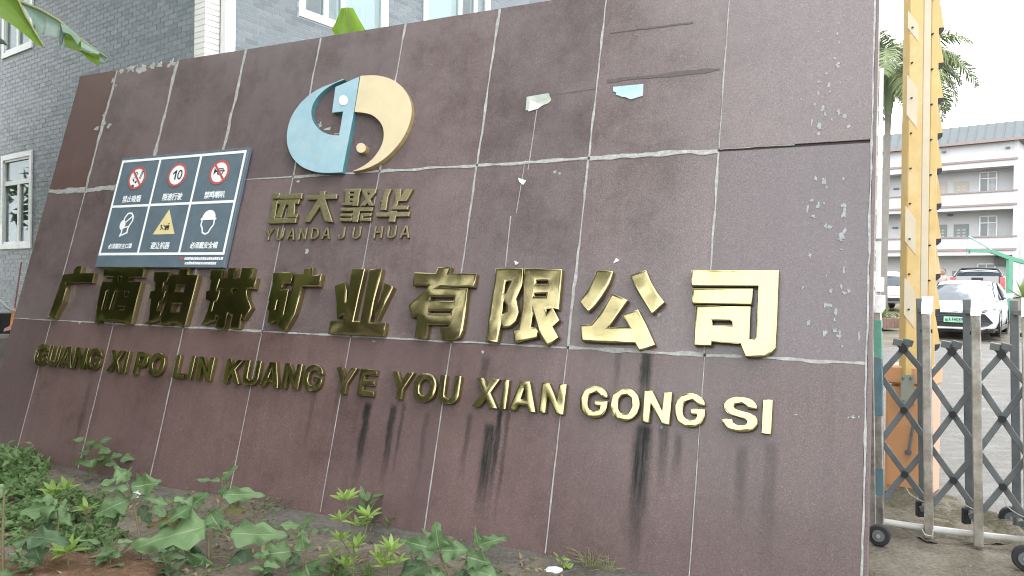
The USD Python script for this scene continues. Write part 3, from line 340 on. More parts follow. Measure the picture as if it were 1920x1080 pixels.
# smears of old glue and mortar
def blob(cx, cy, w, h, seed, off=0.0):
    r = random.Random(seed); (u, v), (ua, va), (ub, vb) = wall_uv(cx, cy), wall_uv(cx - w / 2, cy - h / 2), wall_uv(cx + w / 2, cy + h / 2)
    hw, hh = abs(ub - ua) / 2, abs(vb - va) / 2; n = 9 if w * h < 120 else 13; pts = []
    for i in range(n):
        a = i * 2 * math.pi / n; k = r.choice((r.uniform(0.25, 0.6), r.uniform(0.7, 1.2))); pts.append((u + hw * k * math.cos(a), v + hh * k * math.sin(a)))
    return Polygon(pts).buffer(0)
GLUE = [(1573,45,3,8),(1535,60,3,5),(1570,65,4,6),(1573,80,4,8),(1565,110,5,8),(1572,120,8,10),(1570,127,8,6),(1550,138,4,5),(1535,155,6,6),(1555,160,6,14),(1576,155,5,5),(1557,172,5,6),(1534,175,5,14),(1502,188,4,5),(1528,195,5,10),(1543,205,7,12),(1547,215,6,10),(1573,212,8,14),(1583,220,8,10),(1522,232,4,14),(1537,240,9,16),(1535,252,5,10),(1592,238,10,6),(1560,225,5,5),(1530,335,7,14),(1546,340,8,14),(1582,335,5,12),(1550,352,6,8),(1515,390,4,20),(1522,375,10,6),(1535,385,10,14),(1545,382,5,6),(1525,405,8,8),(1548,425,6,14),(1556,425,8,10),(1582,385,10,10),(1583,400,12,20),(1580,440,13,26),(1577,448,12,12),(1518,478,7,16),(1578,468,5,4),(1582,505,6,16),(1549,517,3,12),(1505,540,6,8),(1558,545,5,14),(1577,538,5,10),(1592,545,9,7),(1583,550,8,8),(1552,572,14,14),(1567,583,6,14),(1565,600,6,8),(1516,605,6,16),(1547,625,8,18),(1565,620,10,12),(1575,630,14,20),(1611,630,5,16),(1580,650,6,6),(1490,637,3,4),(1590,783,4,6),(1600,783,10,10),(1610,782,5,6),(1493,777,10,3),
        (245,128,18,14),(268,128,16,18),(285,124,12,10),(300,120,14,8),(322,118,12,14),(228,135,8,10),(195,230,14,6),(182,240,18,5),(212,150,5,8),(218,160,4,5),(205,235,4,12),(220,345,10,8),(205,350,6,8),(195,215,4,6),
        (575,215,3,14),(600,235,6,12),(612,242,16,6),(640,250,22,5),(765,232,4,3),(740,205,3,3),(690,215,4,3),(1050,325,4,8),(1040,322,8,5),(1240,800,4,8),(150,605,6,5),(1190,655,14,6),(1036,648,6,5),(905,660,4,6),(700,640,10,4),(560,340,8,4),(575,470,5,12),(1230,565,4,5),(1235,590,6,12)]
for k, (x, y, w, h) in enumerate(GLUE):
    pl = blob(x, y, w * 1.1, h * 1.1, 700 + k)
    if pl.area > 1e-6: part(wall, "glue_smear", extrude(pl, -0.003, 0.0013 + 0.0006 * (k % 3) + (0.004 if x > 1360 and y < 262 else 0.0)), RES if x > 1000 else MORTAR)

# ------------------------------------------------------------------ raised gold lettering
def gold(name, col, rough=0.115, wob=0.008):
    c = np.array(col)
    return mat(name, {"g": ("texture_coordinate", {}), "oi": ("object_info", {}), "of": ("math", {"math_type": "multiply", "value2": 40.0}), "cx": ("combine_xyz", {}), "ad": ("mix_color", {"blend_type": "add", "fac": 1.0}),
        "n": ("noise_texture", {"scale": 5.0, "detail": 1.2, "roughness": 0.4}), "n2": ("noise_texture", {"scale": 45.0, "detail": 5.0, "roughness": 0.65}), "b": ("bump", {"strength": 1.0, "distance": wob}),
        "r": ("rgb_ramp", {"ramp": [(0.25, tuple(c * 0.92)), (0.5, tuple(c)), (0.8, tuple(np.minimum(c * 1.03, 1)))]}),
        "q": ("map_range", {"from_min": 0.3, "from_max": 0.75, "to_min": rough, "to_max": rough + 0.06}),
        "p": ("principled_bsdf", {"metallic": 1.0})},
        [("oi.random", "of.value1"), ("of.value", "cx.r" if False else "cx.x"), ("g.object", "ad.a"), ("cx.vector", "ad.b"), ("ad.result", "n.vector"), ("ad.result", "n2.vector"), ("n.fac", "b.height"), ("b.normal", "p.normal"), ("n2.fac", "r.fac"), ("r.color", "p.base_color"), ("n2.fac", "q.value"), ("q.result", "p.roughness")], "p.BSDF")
GOLD = gold("polished_gold", (0.50, 0.425, 0.225))
GOLD_T = gold("dull_small_gold", (0.58, 0.50, 0.31), 0.30, 0.004)
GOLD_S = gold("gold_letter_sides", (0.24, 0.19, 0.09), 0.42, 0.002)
def shape(rings, k=0.001):
    f = lambda r: np.array(r, float).reshape(-1, 2) * k
    return unary_union([Polygon(f(g[0]), [f(i) for i in g[1:]]).buffer(0) for g in rings])
def letter(name, label, pl, depth, group, smooth=28, catname="letter", mt=None):
    a, b, c, d = pl.bounds; u, v = (a + c) / 2, b
    root = thing(name, label, catname, wall_xf(u, v), group)
    pl = affinity.translate(pl, -u, -v)
    k = min(1.0, depth / 0.045)
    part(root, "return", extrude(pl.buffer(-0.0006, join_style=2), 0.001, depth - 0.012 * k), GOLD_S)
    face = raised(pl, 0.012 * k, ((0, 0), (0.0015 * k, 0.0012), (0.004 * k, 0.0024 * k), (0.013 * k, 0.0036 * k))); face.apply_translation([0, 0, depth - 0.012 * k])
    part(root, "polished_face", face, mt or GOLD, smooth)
    return root
where = ["first of the big row, a roof stroke with one long leg", "second of the big row, a wide box under a flat bar", "third of the big row, a box with two square holes", "fourth of the big row, three dense trunks leaning together", "fifth of the big row, with a long curved sweep",
         "sixth of the big row, four uprights on one base bar", "seventh of the big row, crossbar over a slitted box", "eighth of the big row, two tall halves with small square slits", "ninth of the big row, open strokes above a slanting triangle", "rightmost of the big row, a square hook around bars"]
for (ch, rings), w in zip(BIG_OUT.items(), where):
    letter("gold_character", "big gold character " + w, shape(rings), 0.046, "big gold characters in the main row of the wall", catname="gold character")
where = ["leftmost small gold character under the emblem, with a long base stroke", "second small gold character under the emblem, like a striding figure", "third small gold character under the emblem, many stacked thin bars", "rightmost small gold character under the emblem, with a cross at its foot"]
for (ch, rings), w in zip(SMALL_OUT.items(), where):
    letter("small_gold_character", w, shape(rings).buffer(0.002, join_style=2), 0.028, "small gold characters under the emblem", catname="gold character", mt=GOLD_T)
CAPS_OUT["I"] = (320, [[[50, 0, 270, 0, 270, 1000, 50, 1000]]])
ORD = ["first", "second", "third", "fourth", "fifth", "sixth", "seventh", "eighth", "ninth", "tenth"]
def word(txt, u0, u1, v0, hgt, font, depth, lab, group, name, mt=None):
    adv = [font[c][0] for c in txt]; gs = [shape(font[c][1], 0.001) for c in txt]
    x, xs = 0.0, []
    for c, a in zip(txt, adv): xs.append(x); x += a * 0.001
    lo, hi = gs[0].bounds[0], xs[-1] + gs[-1].bounds[2]
    k = (u1 - u0 - (gs[-1].bounds[2] - gs[0].bounds[0]) * 0) ; s = hgt
    # spread the letters so that the word fills u0..u1 at its own height
    nat = (hi - lo) * s; extra = (u1 - u0 - nat) / max(1, len(txt) - 1); sx = 1.0
    if extra < -0.012 or extra > 0.03 and font is CAPS_OUT: sx = (u1 - u0) / nat; extra = 0.0
    for i, (c, g) in enumerate(zip(txt, gs)):
        g = affinity.scale(g, s * sx, s, origin=(0, 0)); g = affinity.translate(g, u0 + (xs[i] - lo) * s * sx + extra * i, v0)
        letter(name, lab(c, i), g, depth, group, mt=mt)
VB, HB = 0.811, 0.178
for wi, (t, a, b) in enumerate([("GUANG", -4.928, -4.075), ("XI", -3.981, -3.747), ("PO", -3.660, -3.328), ("LIN", -3.213, -2.813), ("KUANG", -2.682, -1.775), ("YE", -1.668, -1.330), ("YOU", -1.213, -0.687), ("XIAN", -0.583, 0.025), ("GONG", 0.120, 0.838), ("SI", 0.930, 1.183)]):
    word(t, a, b, VB, HB, CAPS_OUT, 0.036, lambda c, i, t=t, wi=wi: f"gold capital {c}, {'only' if len(t) == 1 else ORD[i]} letter of the {ORD[wi]} word in the bottom line", "gold capitals in the bottom line of the wall", "gold_letter")
for wi, (t, a, b) in enumerate([("YUANDA", -2.583, -1.952), ("JU", -1.878, -1.682), ("HUA", -1.564, -1.259)]):
    word(t, a, b, 1.918, 0.090, THIN_OUT, 0.020, lambda c, i, wi=wi: f"thin gold capital {c}, {ORD[i]} letter of the {ORD[wi]} word under the small characters", "thin gold capitals below the emblem", "thin_gold_letter", mt=GOLD_T)

# ------------------------------------------------------------------ emblem
BLUE = plain("emblem_blue", (0.29, 0.44, 0.50), 0.3, var=0.08, scale=5, spec=0.6, dirt=(0.42, 0.5, 0.5))
CREAM = plain("emblem_cream", (0.60, 0.51, 0.33), 0.33, var=0.06, scale=5, spec=0.6)
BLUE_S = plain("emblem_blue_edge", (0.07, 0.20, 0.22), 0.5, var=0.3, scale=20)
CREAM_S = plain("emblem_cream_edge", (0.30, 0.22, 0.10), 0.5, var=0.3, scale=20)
WHITE = plain("white_enamel", (0.80, 0.80, 0.78), 0.35, var=0.05)
emb = thing("emblem", "round emblem of a pale blue half and a cream half, each with a dot", "emblem", wall_xf(0, 0))
def soft(pl):
    """Rounds the gentle bends of an outline and keeps its sharp corners."""
    c = np.array(pl.exterior.coords)[:-1]
    for _ in range(3):
        out, n = [], len(c)
        for i in range(n):
            p, q, r_ = c[i - 1], c[i], c[(i + 1) % n]; a, b = q - p, r_ - q
            ang = abs(math.degrees(math.atan2(a[0] * b[1] - a[1] * b[0], a @ b)))
            out += [q] if ang > 48 else [q * 0.75 + p * 0.25, q * 0.75 + r_ * 0.25]
        c = np.array(out)
    return Polygon(c).buffer(0).simplify(0.0004)
for k, (nm, fm, sm, dp) in {"blue": ("blue_half", BLUE, BLUE_S, 0.046), "cream": ("cream_half", CREAM, CREAM_S, 0.044), "dot": ("cream_dot", CREAM, CREAM_S, 0.05), "eye": ("white_dot", WHITE, WHITE, 0.0495)}.items():
    pl = shape(EMBLEM_OUT[k])
    pl = soft(pl)
    z0 = 0.0465 if k == "eye" else 0.001
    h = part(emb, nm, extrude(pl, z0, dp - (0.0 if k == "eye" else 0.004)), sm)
    if k != "eye":
        f = raised(pl, 0.003, ((0, 0), (0.0012, 0.001))); f.apply_translation([0, 0, dp - 0.004]); part(h, "painted_face", f, fm)

# ------------------------------------------------------------------ torn scraps left on the wall
FOIL = plain("pale_foil", (0.42, 0.60, 0.66), 0.12, var=0.25, scale=9, spec=0.9, bump=0.004, bscale=14)
FOILW = plain("pale_foil_white", (0.70, 0.72, 0.70), 0.3, var=0.2, scale=20)
def scrap(nm, lab, px, z, mt, lift=0.0):
    uv = np.array([wall_uv(*q) for q in px]); o = uv.mean(0); root = thing(nm, lab, "torn scrap", wall_xf(*o))
    pl = Polygon(uv - o).buffer(0); t = extrude(pl, 0.0015, z); t = t.subdivide(); v = t.vertices.copy(); v[:, 2] += lift * (v[:, 1] * 2.0 + 0.02) ** 2 * 8
    t.vertices = v; part(root, "scrap", t, mt); return root
s1 = scrap("foil_scrap", "torn grey-green foil scrap on the upper wall, left of the bluer scrap", [(640 + x / 3, y / 3) for x, y in [(1045, 548), (1110, 536), (1168, 527), (1182, 565), (1165, 582), (1125, 598), (1105, 615), (1038, 623)]], 0.005, plain("foil_greenish", (0.42, 0.46, 0.40), 0.25, var=0.3, scale=12, spec=0.8), 0.02)
part(s1, "white_fold", extrude(Polygon([(-0.075, -0.065), (-0.005, -0.05), (0.02, -0.03), (-0.07, 0.02)]), 0.0052, 0.0065), FOILW)
scrap("foil_scrap", "torn pale blue foil scrap high on the wall, right of the greenish one", [(640 + x / 3, y / 3) for x, y in [(1530, 492), (1700, 475), (1697, 540), (1628, 561), (1600, 548), (1575, 545), (1560, 538), (1545, 536), (1548, 522), (1530, 515)]], 0.005, FOIL, 0.02)
for lab, px in (("tiny white torn flake on the wall below the greenish foil scrap", [(972, 334), (987, 339), (981, 347), (974, 341)]), ("tiny white flake just above the eighth big gold character", [(965, 489), (973, 493), (967, 497)]), ("small white flake above the ninth big gold character", [(1156, 484), (1162, 489), (1150, 494)])):
    scrap("paper_flake", lab, px, 0.006, WHITE)

# ------------------------------------------------------------------ safety notice board
NAVY = plain("notice_slate_blue", (0.102, 0.138, 0.166), 0.32, var=0.12, scale=3, spec=0.6)
NEDGE = plain("notice_edge", (0.06, 0.10, 0.11), 0.4)
PWHITE = plain("print_white", (0.82, 0.84, 0.84), 0.4, var=0.04)
PRED = plain("print_red", (0.42, 0.09, 0.08), 0.45, var=0.08)
PBLACK = plain("print_black", (0.02, 0.02, 0.022), 0.45)
PYEL = plain("print_pale_yellow", (0.70, 0.60, 0.30), 0.45, var=0.06)
SU0, SU1, SV0, SV1 = -4.425, -2.913, 1.690, 2.697
nb = thing("notice_board", "slate blue safety notice board of six white-framed pictograms", "notice board", wall_xf(SU0, SV0, 0.0))
B = lambda u: u - SU0; C = lambda v: v - SV0
part(nb, "panel", cbx(0, SU1 - SU0, 0, SV1 - SV0, 0.012, 0.044, 0.002), NAVY)
part(nb, "mounting_rail", bx(0.2, SU1 - SU0 - 0.2, 0.75, 0.8, 0.001, 0.0115), NEDGE)
part(nb, "mounting_rail", bx(0.2, SU1 - SU0 - 0.2, 0.2, 0.25, 0.001, 0.0115), NEDGE)
T0, T1, T2 = 0.0443, 0.0455, 0.0466
lw = 0.011
fu = [-4.404, -3.924, -3.438, -2.947]; fv = [1.804, 2.237, 2.662]
for u in fu: part(nb, "frame_line", bx(B(u) - lw, B(u) + lw, C(fv[0]) - lw, C(fv[2]) + lw, T0, T1), PWHITE)
for v in fv:
    for i in range(3): part(nb, "frame_line", bx(B(fu[i]) + lw, B(fu[i + 1]) - lw, C(v) - lw, C(v) + lw, T0, T1), PWHITE)
def disc(u, v, r, r2=0.0, n=32):
    p = Point(u, v).buffer(r, n // 4); return p.difference(Point(u, v).buffer(r2, n // 4)) if r2 else p
def bar(a, b, w): return LineString([a, b]).buffer(w / 2, cap_style=2)
def printed(nm, pl, mt, lev=0, lab=None): part(nb, nm, extrude(pl, (T0, T1 + 0.0002, T2 + 0.0002)[lev], (T1, T2, T2 + 0.0012)[lev]), mt, label=lab)
ci = [(B(-4.165), C(2.495)), (B(-3.672), C(2.498)), (B(-3.186), C(2.496))]; RC = 0.108
for k, (u, v) in enumerate(ci):
    printed("white_disc", disc(u, v, RC - 0.002), PWHITE)
    ring = disc(u, v, RC, RC - 0.021)
    if k != 1: ring = ring.union(bar((u - 0.062, v + 0.068), (u + 0.062, v - 0.068), 0.02))
    printed("red_ring", ring, PRED, 2)
u, v = ci[0]   # cigarette and smoke
printed("cigarette", unary_union([bar((u - 0.07, v - 0.062), (u - 0.045, v - 0.048), 0.0), disc(u - 0.03, v - 0.078, 0.017), bar((u - 0.012, v - 0.045), (u + 0.006, v - 0.03), 0.02), LineString([(u + 0.03, v - 0.005), (u + 0.05, v + 0.06), (u + 0.062, v + 0.055), (u + 0.045, v - 0.008)]).buffer(0.004), LineString([(u - 0.04, v + 0.035), (u - 0.02, v + 0.055), (u, v + 0.04), (u - 0.03, v)]).buffer(0.004), LineString([(u - 0.045, v - 0.01), (u - 0.03, v - 0.03)]).buffer(0.006)]), PBLACK, 1)
u, v = ci[1]
x = u - 0.052
for c in "10":
    if c == "1": g = Polygon([(0.0, 0.06), (0.028, 0.085), (0.042, 0.085), (0.042, 0), (0.026, 0), (0.026, 0.06), (0.004, 0.045)])
    else: g = affinity.scale(Point(0, 0).buffer(1, 8), 0.028, 0.044).difference(affinity.scale(Point(0, 0).buffer(1, 8), 0.015, 0.030)); g = affinity.translate(g, 0.026, 0.0425)
    printed("numeral", affinity.translate(g, x + (0 if c == "1" else 0.058), v - 0.042), PBLACK, 1); x += 0
u, v = ci[2]
printed("horn", unary_union([Polygon([(u - 0.062, v + 0.042), (u - 0.062, v - 0.022), (u - 0.038, v + 0.004), (u + 0.06, v + 0.006), (u + 0.06, v + 0.014), (u - 0.038, v + 0.018)]), LineString([(u - 0.02, v + 0.018), (u - 0.012, v + 0.03), (u + 0.035, v + 0.028), (u + 0.042, v + 0.0), (u + 0.03, v - 0.018), (u - 0.015, v - 0.016), (u - 0.02, v + 0.004)]).buffer(0.005)]), PBLACK, 1)
# dust mask head
u, v = B(-4.166), C(2.070)
head = Polygon([(-0.028, 0.06), (0.0, 0.098), (0.045, 0.10), (0.075, 0.07), (0.078, 0.03), (0.05, -0.015), (0.04, -0.05), (0.045, -0.075), (-0.04, -0.105), (-0.025, -0.07), (-0.035, -0.04)])
head = affinity.translate(head.buffer(0.01).buffer(-0.01), u, v)
printed("masked_head", unary_union([head.boundary.buffer(0.007), affinity.translate(affinity.scale(Point(0, 0).buffer(1, 8), 0.034, 0.045), u - 0.035, v - 0.005), bar((u + 0.0, v + 0.02), (u + 0.07, v + 0.075), 0.012), bar((u - 0.01, v - 0.03), (u + 0.045, v - 0.02), 0.012)]), PWHITE)
# warning triangle
tri = Polygon([(B(-3.669), C(2.19)), (B(-3.797), C(1.973)), (B(-3.541), C(1.973))])
printed("yellow_triangle", tri, PYEL)
u, v = B(-3.672), C(2.038)
printed("machine_picture", unary_union([sbox(u + 0.005, v - 0.012, u + 0.05, v + 0.012), disc(u + 0.014, v - 0.02, 0.012), disc(u + 0.042, v - 0.02, 0.009), bar((u + 0.0, v + 0.0), (u - 0.02, v + 0.018), 0.008), disc(u - 0.045, v + 0.012, 0.008), bar((u - 0.05, v + 0.005), (u - 0.03, v - 0.01), 0.008), bar((u - 0.035, v - 0.008), (u - 0.05, v - 0.028), 0.007), bar((u - 0.03, v - 0.008), (u - 0.012, v - 0.025), 0.007), bar((u + 0.03, v + 0.022), (u + 0.05, v + 0.03), 0.006)]), PBLACK, 1)
# helmeted head
u, v = B(-3.192), C(2.075)
dome_ = affinity.scale(Point(0, 0).buffer(1, 12), 0.072, 0.07).intersection(sbox(-1, -0.002, 1, 1)); dome_ = affinity.translate(dome_, 0, 0.026)
face = Polygon([(-0.066, 0.02), (-0.07, -0.03), (-0.045, -0.062), (-0.035, -0.095), (0, -0.108), (0.03, -0.095), (0.045, -0.062), (0.07, -0.03), (0.066, 0.02)])
printed("helmeted_head", affinity.translate(unary_union([dome_, sbox(-0.085, 0.012, 0.085, 0.027), face.buffer(0.008).buffer(-0.008).boundary.buffer(0.0065)]), u, v), PWHITE)
def line_of(txt, u0, u1, v0):
    n = len(txt); st = (u1 - u0) / n; s = st * 1.04
    for i, c in enumerate(txt):
        g = shape(CJK_OUT[c]); g = affinity.scale(g, s, s * 1.12, origin=(0, 0)); printed("printed_character", affinity.translate(g, B(u0 + i * st), C(v0)), PWHITE)
line_of("禁止吸烟", -4.285, -4.055, 2.277); line_of("限速行驶", -3.79, -3.555, 2.277); line_of("禁鸣喇叭", -3.30, -3.072, 2.277)
line_of("必须戴防尘口罩", -4.315, -4.02, 1.856); line_of("避让机器", -3.79, -3.57, 1.852); line_of("必须戴安全帽", -3.33, -3.03, 1.852)
# small print too small to read
rr = random.Random(3); sm = []
for v0, ua, ub in ((1.752, -3.36, -2.955), (1.714, -3.345, -3.01)):
    x = ua
    while x < ub:
        w = rr.uniform(0.012, 0.02); sm.append(sbox(B(x), C(v0), B(x + w), C(v0) + 0.021 * rr.uniform(0.85, 1.1)).difference(sbox(B(x + w * 0.4), C(v0) + 0.006, B(x + w * 0.62), C(v0) + 0.013))); x += w + rr.uniform(0.004, 0.006)
printed("small_print", unary_union(sm), PWHITE)
printed("red_mark", sbox(B(-3.415), C(1.752), B(-3.375), C(1.772)), PRED)

# ------------------------------------------------------------------ ground
def speckled(name, cols, scale, rough=0.9, bump=0.01, fine=60.0, wet=None, st=(1, 1, 1)):
    N = {"g": ("texture_coordinate", {}), "mp": ("mapping", {"scale": st}), "n": ("noise_texture", {"scale": scale, "detail": 8.0, "roughness": 0.68}), "r": ("rgb_ramp", {"ramp": cols}),
         "n2": ("noise_texture", {"scale": fine, "detail": 4.0, "roughness": 0.7}), "r2": ("rgb_ramp", {"ramp": [(0.25, (0.5, 0.49, 0.47)), (0.5, (1, 1, 1)), (0.75, (1.5, 1.5, 1.48))]}), "m": ("mix_color", {"blend_type": "multiply", "fac": 0.9}),
         "b": ("bump", {"strength": 1.0, "distance": bump}), "p": ("principled_bsdf", {"roughness": rough, "specular_ior_level": 0.3})}
    K = [("g.object", "mp.vector"), ("mp.vector", "n.vector"), ("g.object", "n2.vector"), ("n.fac", "r.fac"), ("n2.fac", "r2.fac"), ("r.color", "m.a"), ("r2.color", "m.b"), ("m.result", "p.base_color"), ("n2.fac", "b.height"), ("b.normal", "p.normal")]
    if wet:
        N["wq"] = ("map_range", {"from_min": wet[0], "from_max": wet[1], "to_min": 0.22, "to_max": rough, "clamp": True}); K += [("n.fac", "wq.value"), ("wq.result", "p.roughness")]
    return mat(name, N, K, "p.BSDF")
DIRT = speckled("forecourt_grit", [(0.3, (0.085, 0.074, 0.056)), (0.5, (0.15, 0.13, 0.10)), (0.7, (0.22, 0.20, 0.165))], 1.7, 0.95, 0.012, 38)
SOIL = speckled("bed_soil", [(0.3, (0.08, 0.066, 0.048)), (0.46, (0.14, 0.118, 0.088)), (0.6, (0.185, 0.165, 0.13)), (0.75, (0.23, 0.21, 0.175))], 1.1, 0.95, 0.015, 30)
REDSOIL = speckled("red_soil", [(0.3, (0.085, 0.05, 0.03)), (0.5, (0.155, 0.088, 0.052)), (0.7, (0.22, 0.15, 0.105))], 3.0, 0.95, 0.016, 34)
YARD = speckled("yard_concrete", [(0.34, (0.032, 0.029, 0.026)), (0.44, (0.07, 0.066, 0.06)), (0.52, (0.125, 0.118, 0.107)), (0.7, (0.165, 0.157, 0.145))], 1.5, 0.75, 0.003, 30, wet=(0.40, 0.52), st=(1.0, 2.6, 1.0))
MOSS = speckled("mossy_dirt", [(0.3, (0.07, 0.075, 0.035)), (0.5, (0.14, 0.125, 0.09)), (0.7, (0.26, 0.24, 0.20))], 4.0, 0.95, 0.02, 45)
def sheet(x0, x1, y0, y1, nx, ny, hf, keep=None):
    X, Y = np.meshgrid(np.linspace(x0, x1, nx), np.linspace(y0, y1, ny)); P = np.c_[X.ravel(), Y.ravel(), np.zeros(nx * ny)]
    P[:, 2] = hf(P[:, 0], P[:, 1]); F = []
    i = np.arange(nx * ny).reshape(ny, nx); a, b, c, d = i[:-1, :-1].ravel(), i[:-1, 1:].ravel(), i[1:, 1:].ravel(), i[1:, :-1].ravel()
    F = np.vstack([np.c_[a, b, c], np.c_[a, c, d]])
    if keep is not None:
        cen = P[F].mean(1); F = F[keep(cen[:, 0], cen[:, 1])]
    t = trimesh.Trimesh(P, F, process=False); t.remove_unreferenced_vertices(); return t
nz3 = lambda x, y, s, seed: meshkit.fbm(np.c_[x * s, y * s, np.zeros_like(x)], 4, seed=seed) - 0.5
gnd = sheet(-300, 300, -200, 500, 61, 71, lambda x, y: 0.025 * np.maximum(0, y - 6.0) * 1.0 - 0.05)
tag(stage.GetPrimAtPath(part("/World", "ground", gnd, DIRT)), kind="structure")
# line of the front of the wall and of the gate
def wall_side(x, y): return (np.c_[x - WO[0], y - WO[1]] @ np.array([-WN[0], -WN[1]]) / np.hypot(WN[0], WN[1]))    # > 0 behind the foot of the wall
YA0 = on_z(1650, 898, 0.04); _d = unit(on_z(1916, 978, 0.04) - YA0); YN0 = np.array([-_d[1], _d[0], 0]); YN0 = YN0 if YN0[1] > 0 else -YN0
fore = sheet(-1.0, 7.5, 0.2, 7.4, 100, 90, lambda x, y: nz3(x, y, 1.4, 3) * 0.03 + nz3(x, y, 7, 4) * 0.02 - 0.004, keep=lambda x, y: ((x - YA0[0]) * YN0[0] + (y - YA0[1]) * YN0[1] < 0.12))
tag(stage.GetPrimAtPath(part("/World", "forecourt", fore, DIRT, True)), kind="structure")
def bed_h(x, y):
    w = -wall_side(x, y)            # distance in front of the wall foot
    h = nz3(x, y, 1.1, 8) * 0.07 + nz3(x, y, 5.0, 9) * 0.05 + nz3(x, y, 17, 10) * 0.02 + 0.012
    return np.where(x > 0.2, h - 0.05 * np.clip((x - 0.2) / 0.8, 0, 1.3), h)
bed = sheet(-8.5, 1.2, -0.5, 9.5, 150, 150, bed_h, keep=lambda x, y: (wall_side(x, y) < 0.15) | (x < -4.9))
tag(stage.GetPrimAtPath(part("/World", "soil_bed", bed, SOIL, True)), kind="structure")
def red_h(x, y): return bed_h(x, y) + 0.05 * np.clip(0.6 - np.hypot((x + 2.25) / 1.0, (y - 3.95) / 0.50), -0.3, 0.3) + nz3(x, y, 9, 41) * 0.03
red = sheet(-3.5, -1.0, 3.2, 4.7, 100, 70, red_h, keep=lambda x, y: np.hypot((x + 2.25) / 1.05, (y - 3.95) / 0.5) + nz3(x, y, 3.0, 5) < 0.85)
tag(stage.GetPrimAtPath(part("/World", "red_soil_patch", red, REDSOIL, True)), kind="structure")
# concrete footing along the wall
FOOT = speckled("footing_concrete", [(0.3, (0.055, 0.05, 0.042)), (0.5, (0.115, 0.105, 0.09)), (0.7, (0.17, 0.155, 0.135))], 2.3, 0.9, 0.008, 40)
fu_ = np.linspace(-5.55, 1.75, 90); P = []
for u in fu_:
    o = WO + WE * u; n = unit([WN[0], WN[1], 0]); wd = 0.30 + 0.10 * (meshkit.fbm(np.array([[u * 1.3, 3, 0]]), 3, seed=2)[0] - 0.5); zt = 0.018 + 0.03 * (meshkit.fbm(np.array([[u * 2.3, 9, 0]]), 3, seed=4)[0] - 0.5)
    P += [o - n * 0.10 + [0, 0, zt], o + n * 0.02 + [0, 0, zt], o + n * (wd - 0.03) + [0, 0, zt - 0.006], o + n * wd + [0, 0, zt - 0.03], o + n * (wd + 0.02) + [0, 0, -0.1]]
P = np.array(P); k = 5; F = [t for i in range(len(fu_) - 1) for j in range(k - 1) for t in ([i * k + j, i * k + j + 1, (i + 1) * k + j + 1], [i * k + j, (i + 1) * k + j + 1, (i + 1) * k + j])]
ft = trimesh.Trimesh(P, F, process=False); ft.invert()
tag(stage.GetPrimAtPath(part("/World", "footing", ft, FOOT, True)), kind="structure")
# yard beyond the gate: a concrete slab that climbs towards the buildings
ya, yb = on_z(1650, 898, 0.04), on_z(1916, 978, 0.04); yd = unit(yb - ya); yn = np.array([-yd[1], yd[0], 0]); yn = yn if yn[1] > 0 else -yn
Sg = np.r_[np.linspace(-8, 40, 40)]; Tg = np.r_[0, 0.4, 1, 2, 4, 7, 12, 20, 35, 70, 120]; V = []
for t in Tg:
    for s in Sg:
        q = ya + yd * s + yn * t; V.append([q[0], q[1], 0.04 + slope(q[1])])
V = np.array(V); nS = len(Sg); F = [t for i in range(len(Tg) - 1) for j in range(nS - 1) for t in ([i * nS + j, i * nS + j + 1, (i + 1) * nS + j + 1], [i * nS + j, (i + 1) * nS + j + 1, (i + 1) * nS + j])]
n0 = len(V); low = V[:nS] - [0, 0, 0.12] - yn * 0.03; V = np.vstack([V, low]); F += [t for j in range(nS - 1) for t in ([j, n0 + j + 1, j + 1], [j, n0 + j, n0 + j + 1])]
tag(stage.GetPrimAtPath(part("/World", "yard_paving", trimesh.Trimesh(V, F, process=False), YARD)), kind="structure")
mo = np.array([on_z(x, y, 0.0)[:2] for x, y in [(1660, 925), (1700, 922), (1750, 935), (1790, 938), (1830, 958), (1880, 975), (1925, 990), (1925, 1008), (1870, 990), (1800, 975), (1740, 962), (1660, 948)]]); mp = Polygon(mo).buffer(0.04)
b0 = mp.bounds
mm = sheet(b0[0] - .1, b0[2] + .1, b0[1] - .1, b0[3] + .1, 70, 60, lambda x, y: np.array([0.07 * min(1, max(0, mp.exterior.distance(Point(a, b)) * 6 if mp.contains(Point(a, b)) else -mp.distance(Point(a, b)) * 3)) for a, b in zip(x, y)]) + nz3(x, y, 12, 6) * 0.05)
tag(stage.GetPrimAtPath(part("/World", "mossy_verge", mm, MOSS, True)), kind="structure")

# ------------------------------------------------------------------ brick building on the left
BC = at(385, 50, 8.25); BC = np.array([BC[0], BC[1], 0.0])
LD, RD = np.array([-math.sin(math.radians(53.7)), math.cos(math.radians(53.7)), 0]), np.array([math.cos(math.radians(53.7)), math.sin(math.radians(53.7)), 0])
LN, RN = -RD, -LD     # outward normals of the two faces
TILE = plain("grey_facade_tile", (0.160, 0.187, 0.203), 0.42, var=0.16, scale=25, bump=0.0015, bscale=150)
TILE2 = plain("grey_facade_tile_dark", (0.132, 0.157, 0.174), 0.45, var=0.16, scale=25, bump=0.0015, bscale=150)
TILE3 = plain("grey_facade_tile_light", (0.184, 0.210, 0.225), 0.42, var=0.16, scale=25, bump=0.0015, bscale=150)
GROUT = plain("tile_grout", (0.46, 0.50, 0.50), 0.85, var=0.15, scale=10)
QUOIN = plain("white_corner_tile", (0.74, 0.73, 0.69), 0.4, var=0.06, scale=9)
QGROUT = plain("corner_grout", (0.30, 0.29, 0.27), 0.85)
PVC = plain("white_pvc", (0.78, 0.79, 0.77), 0.3, var=0.05)
ROOFC = plain("roof_slab", (0.35, 0.34, 0.33), 0.8)
ALU = plain("white_window_frame", (0.76, 0.78, 0.76), 0.35, var=0.05)
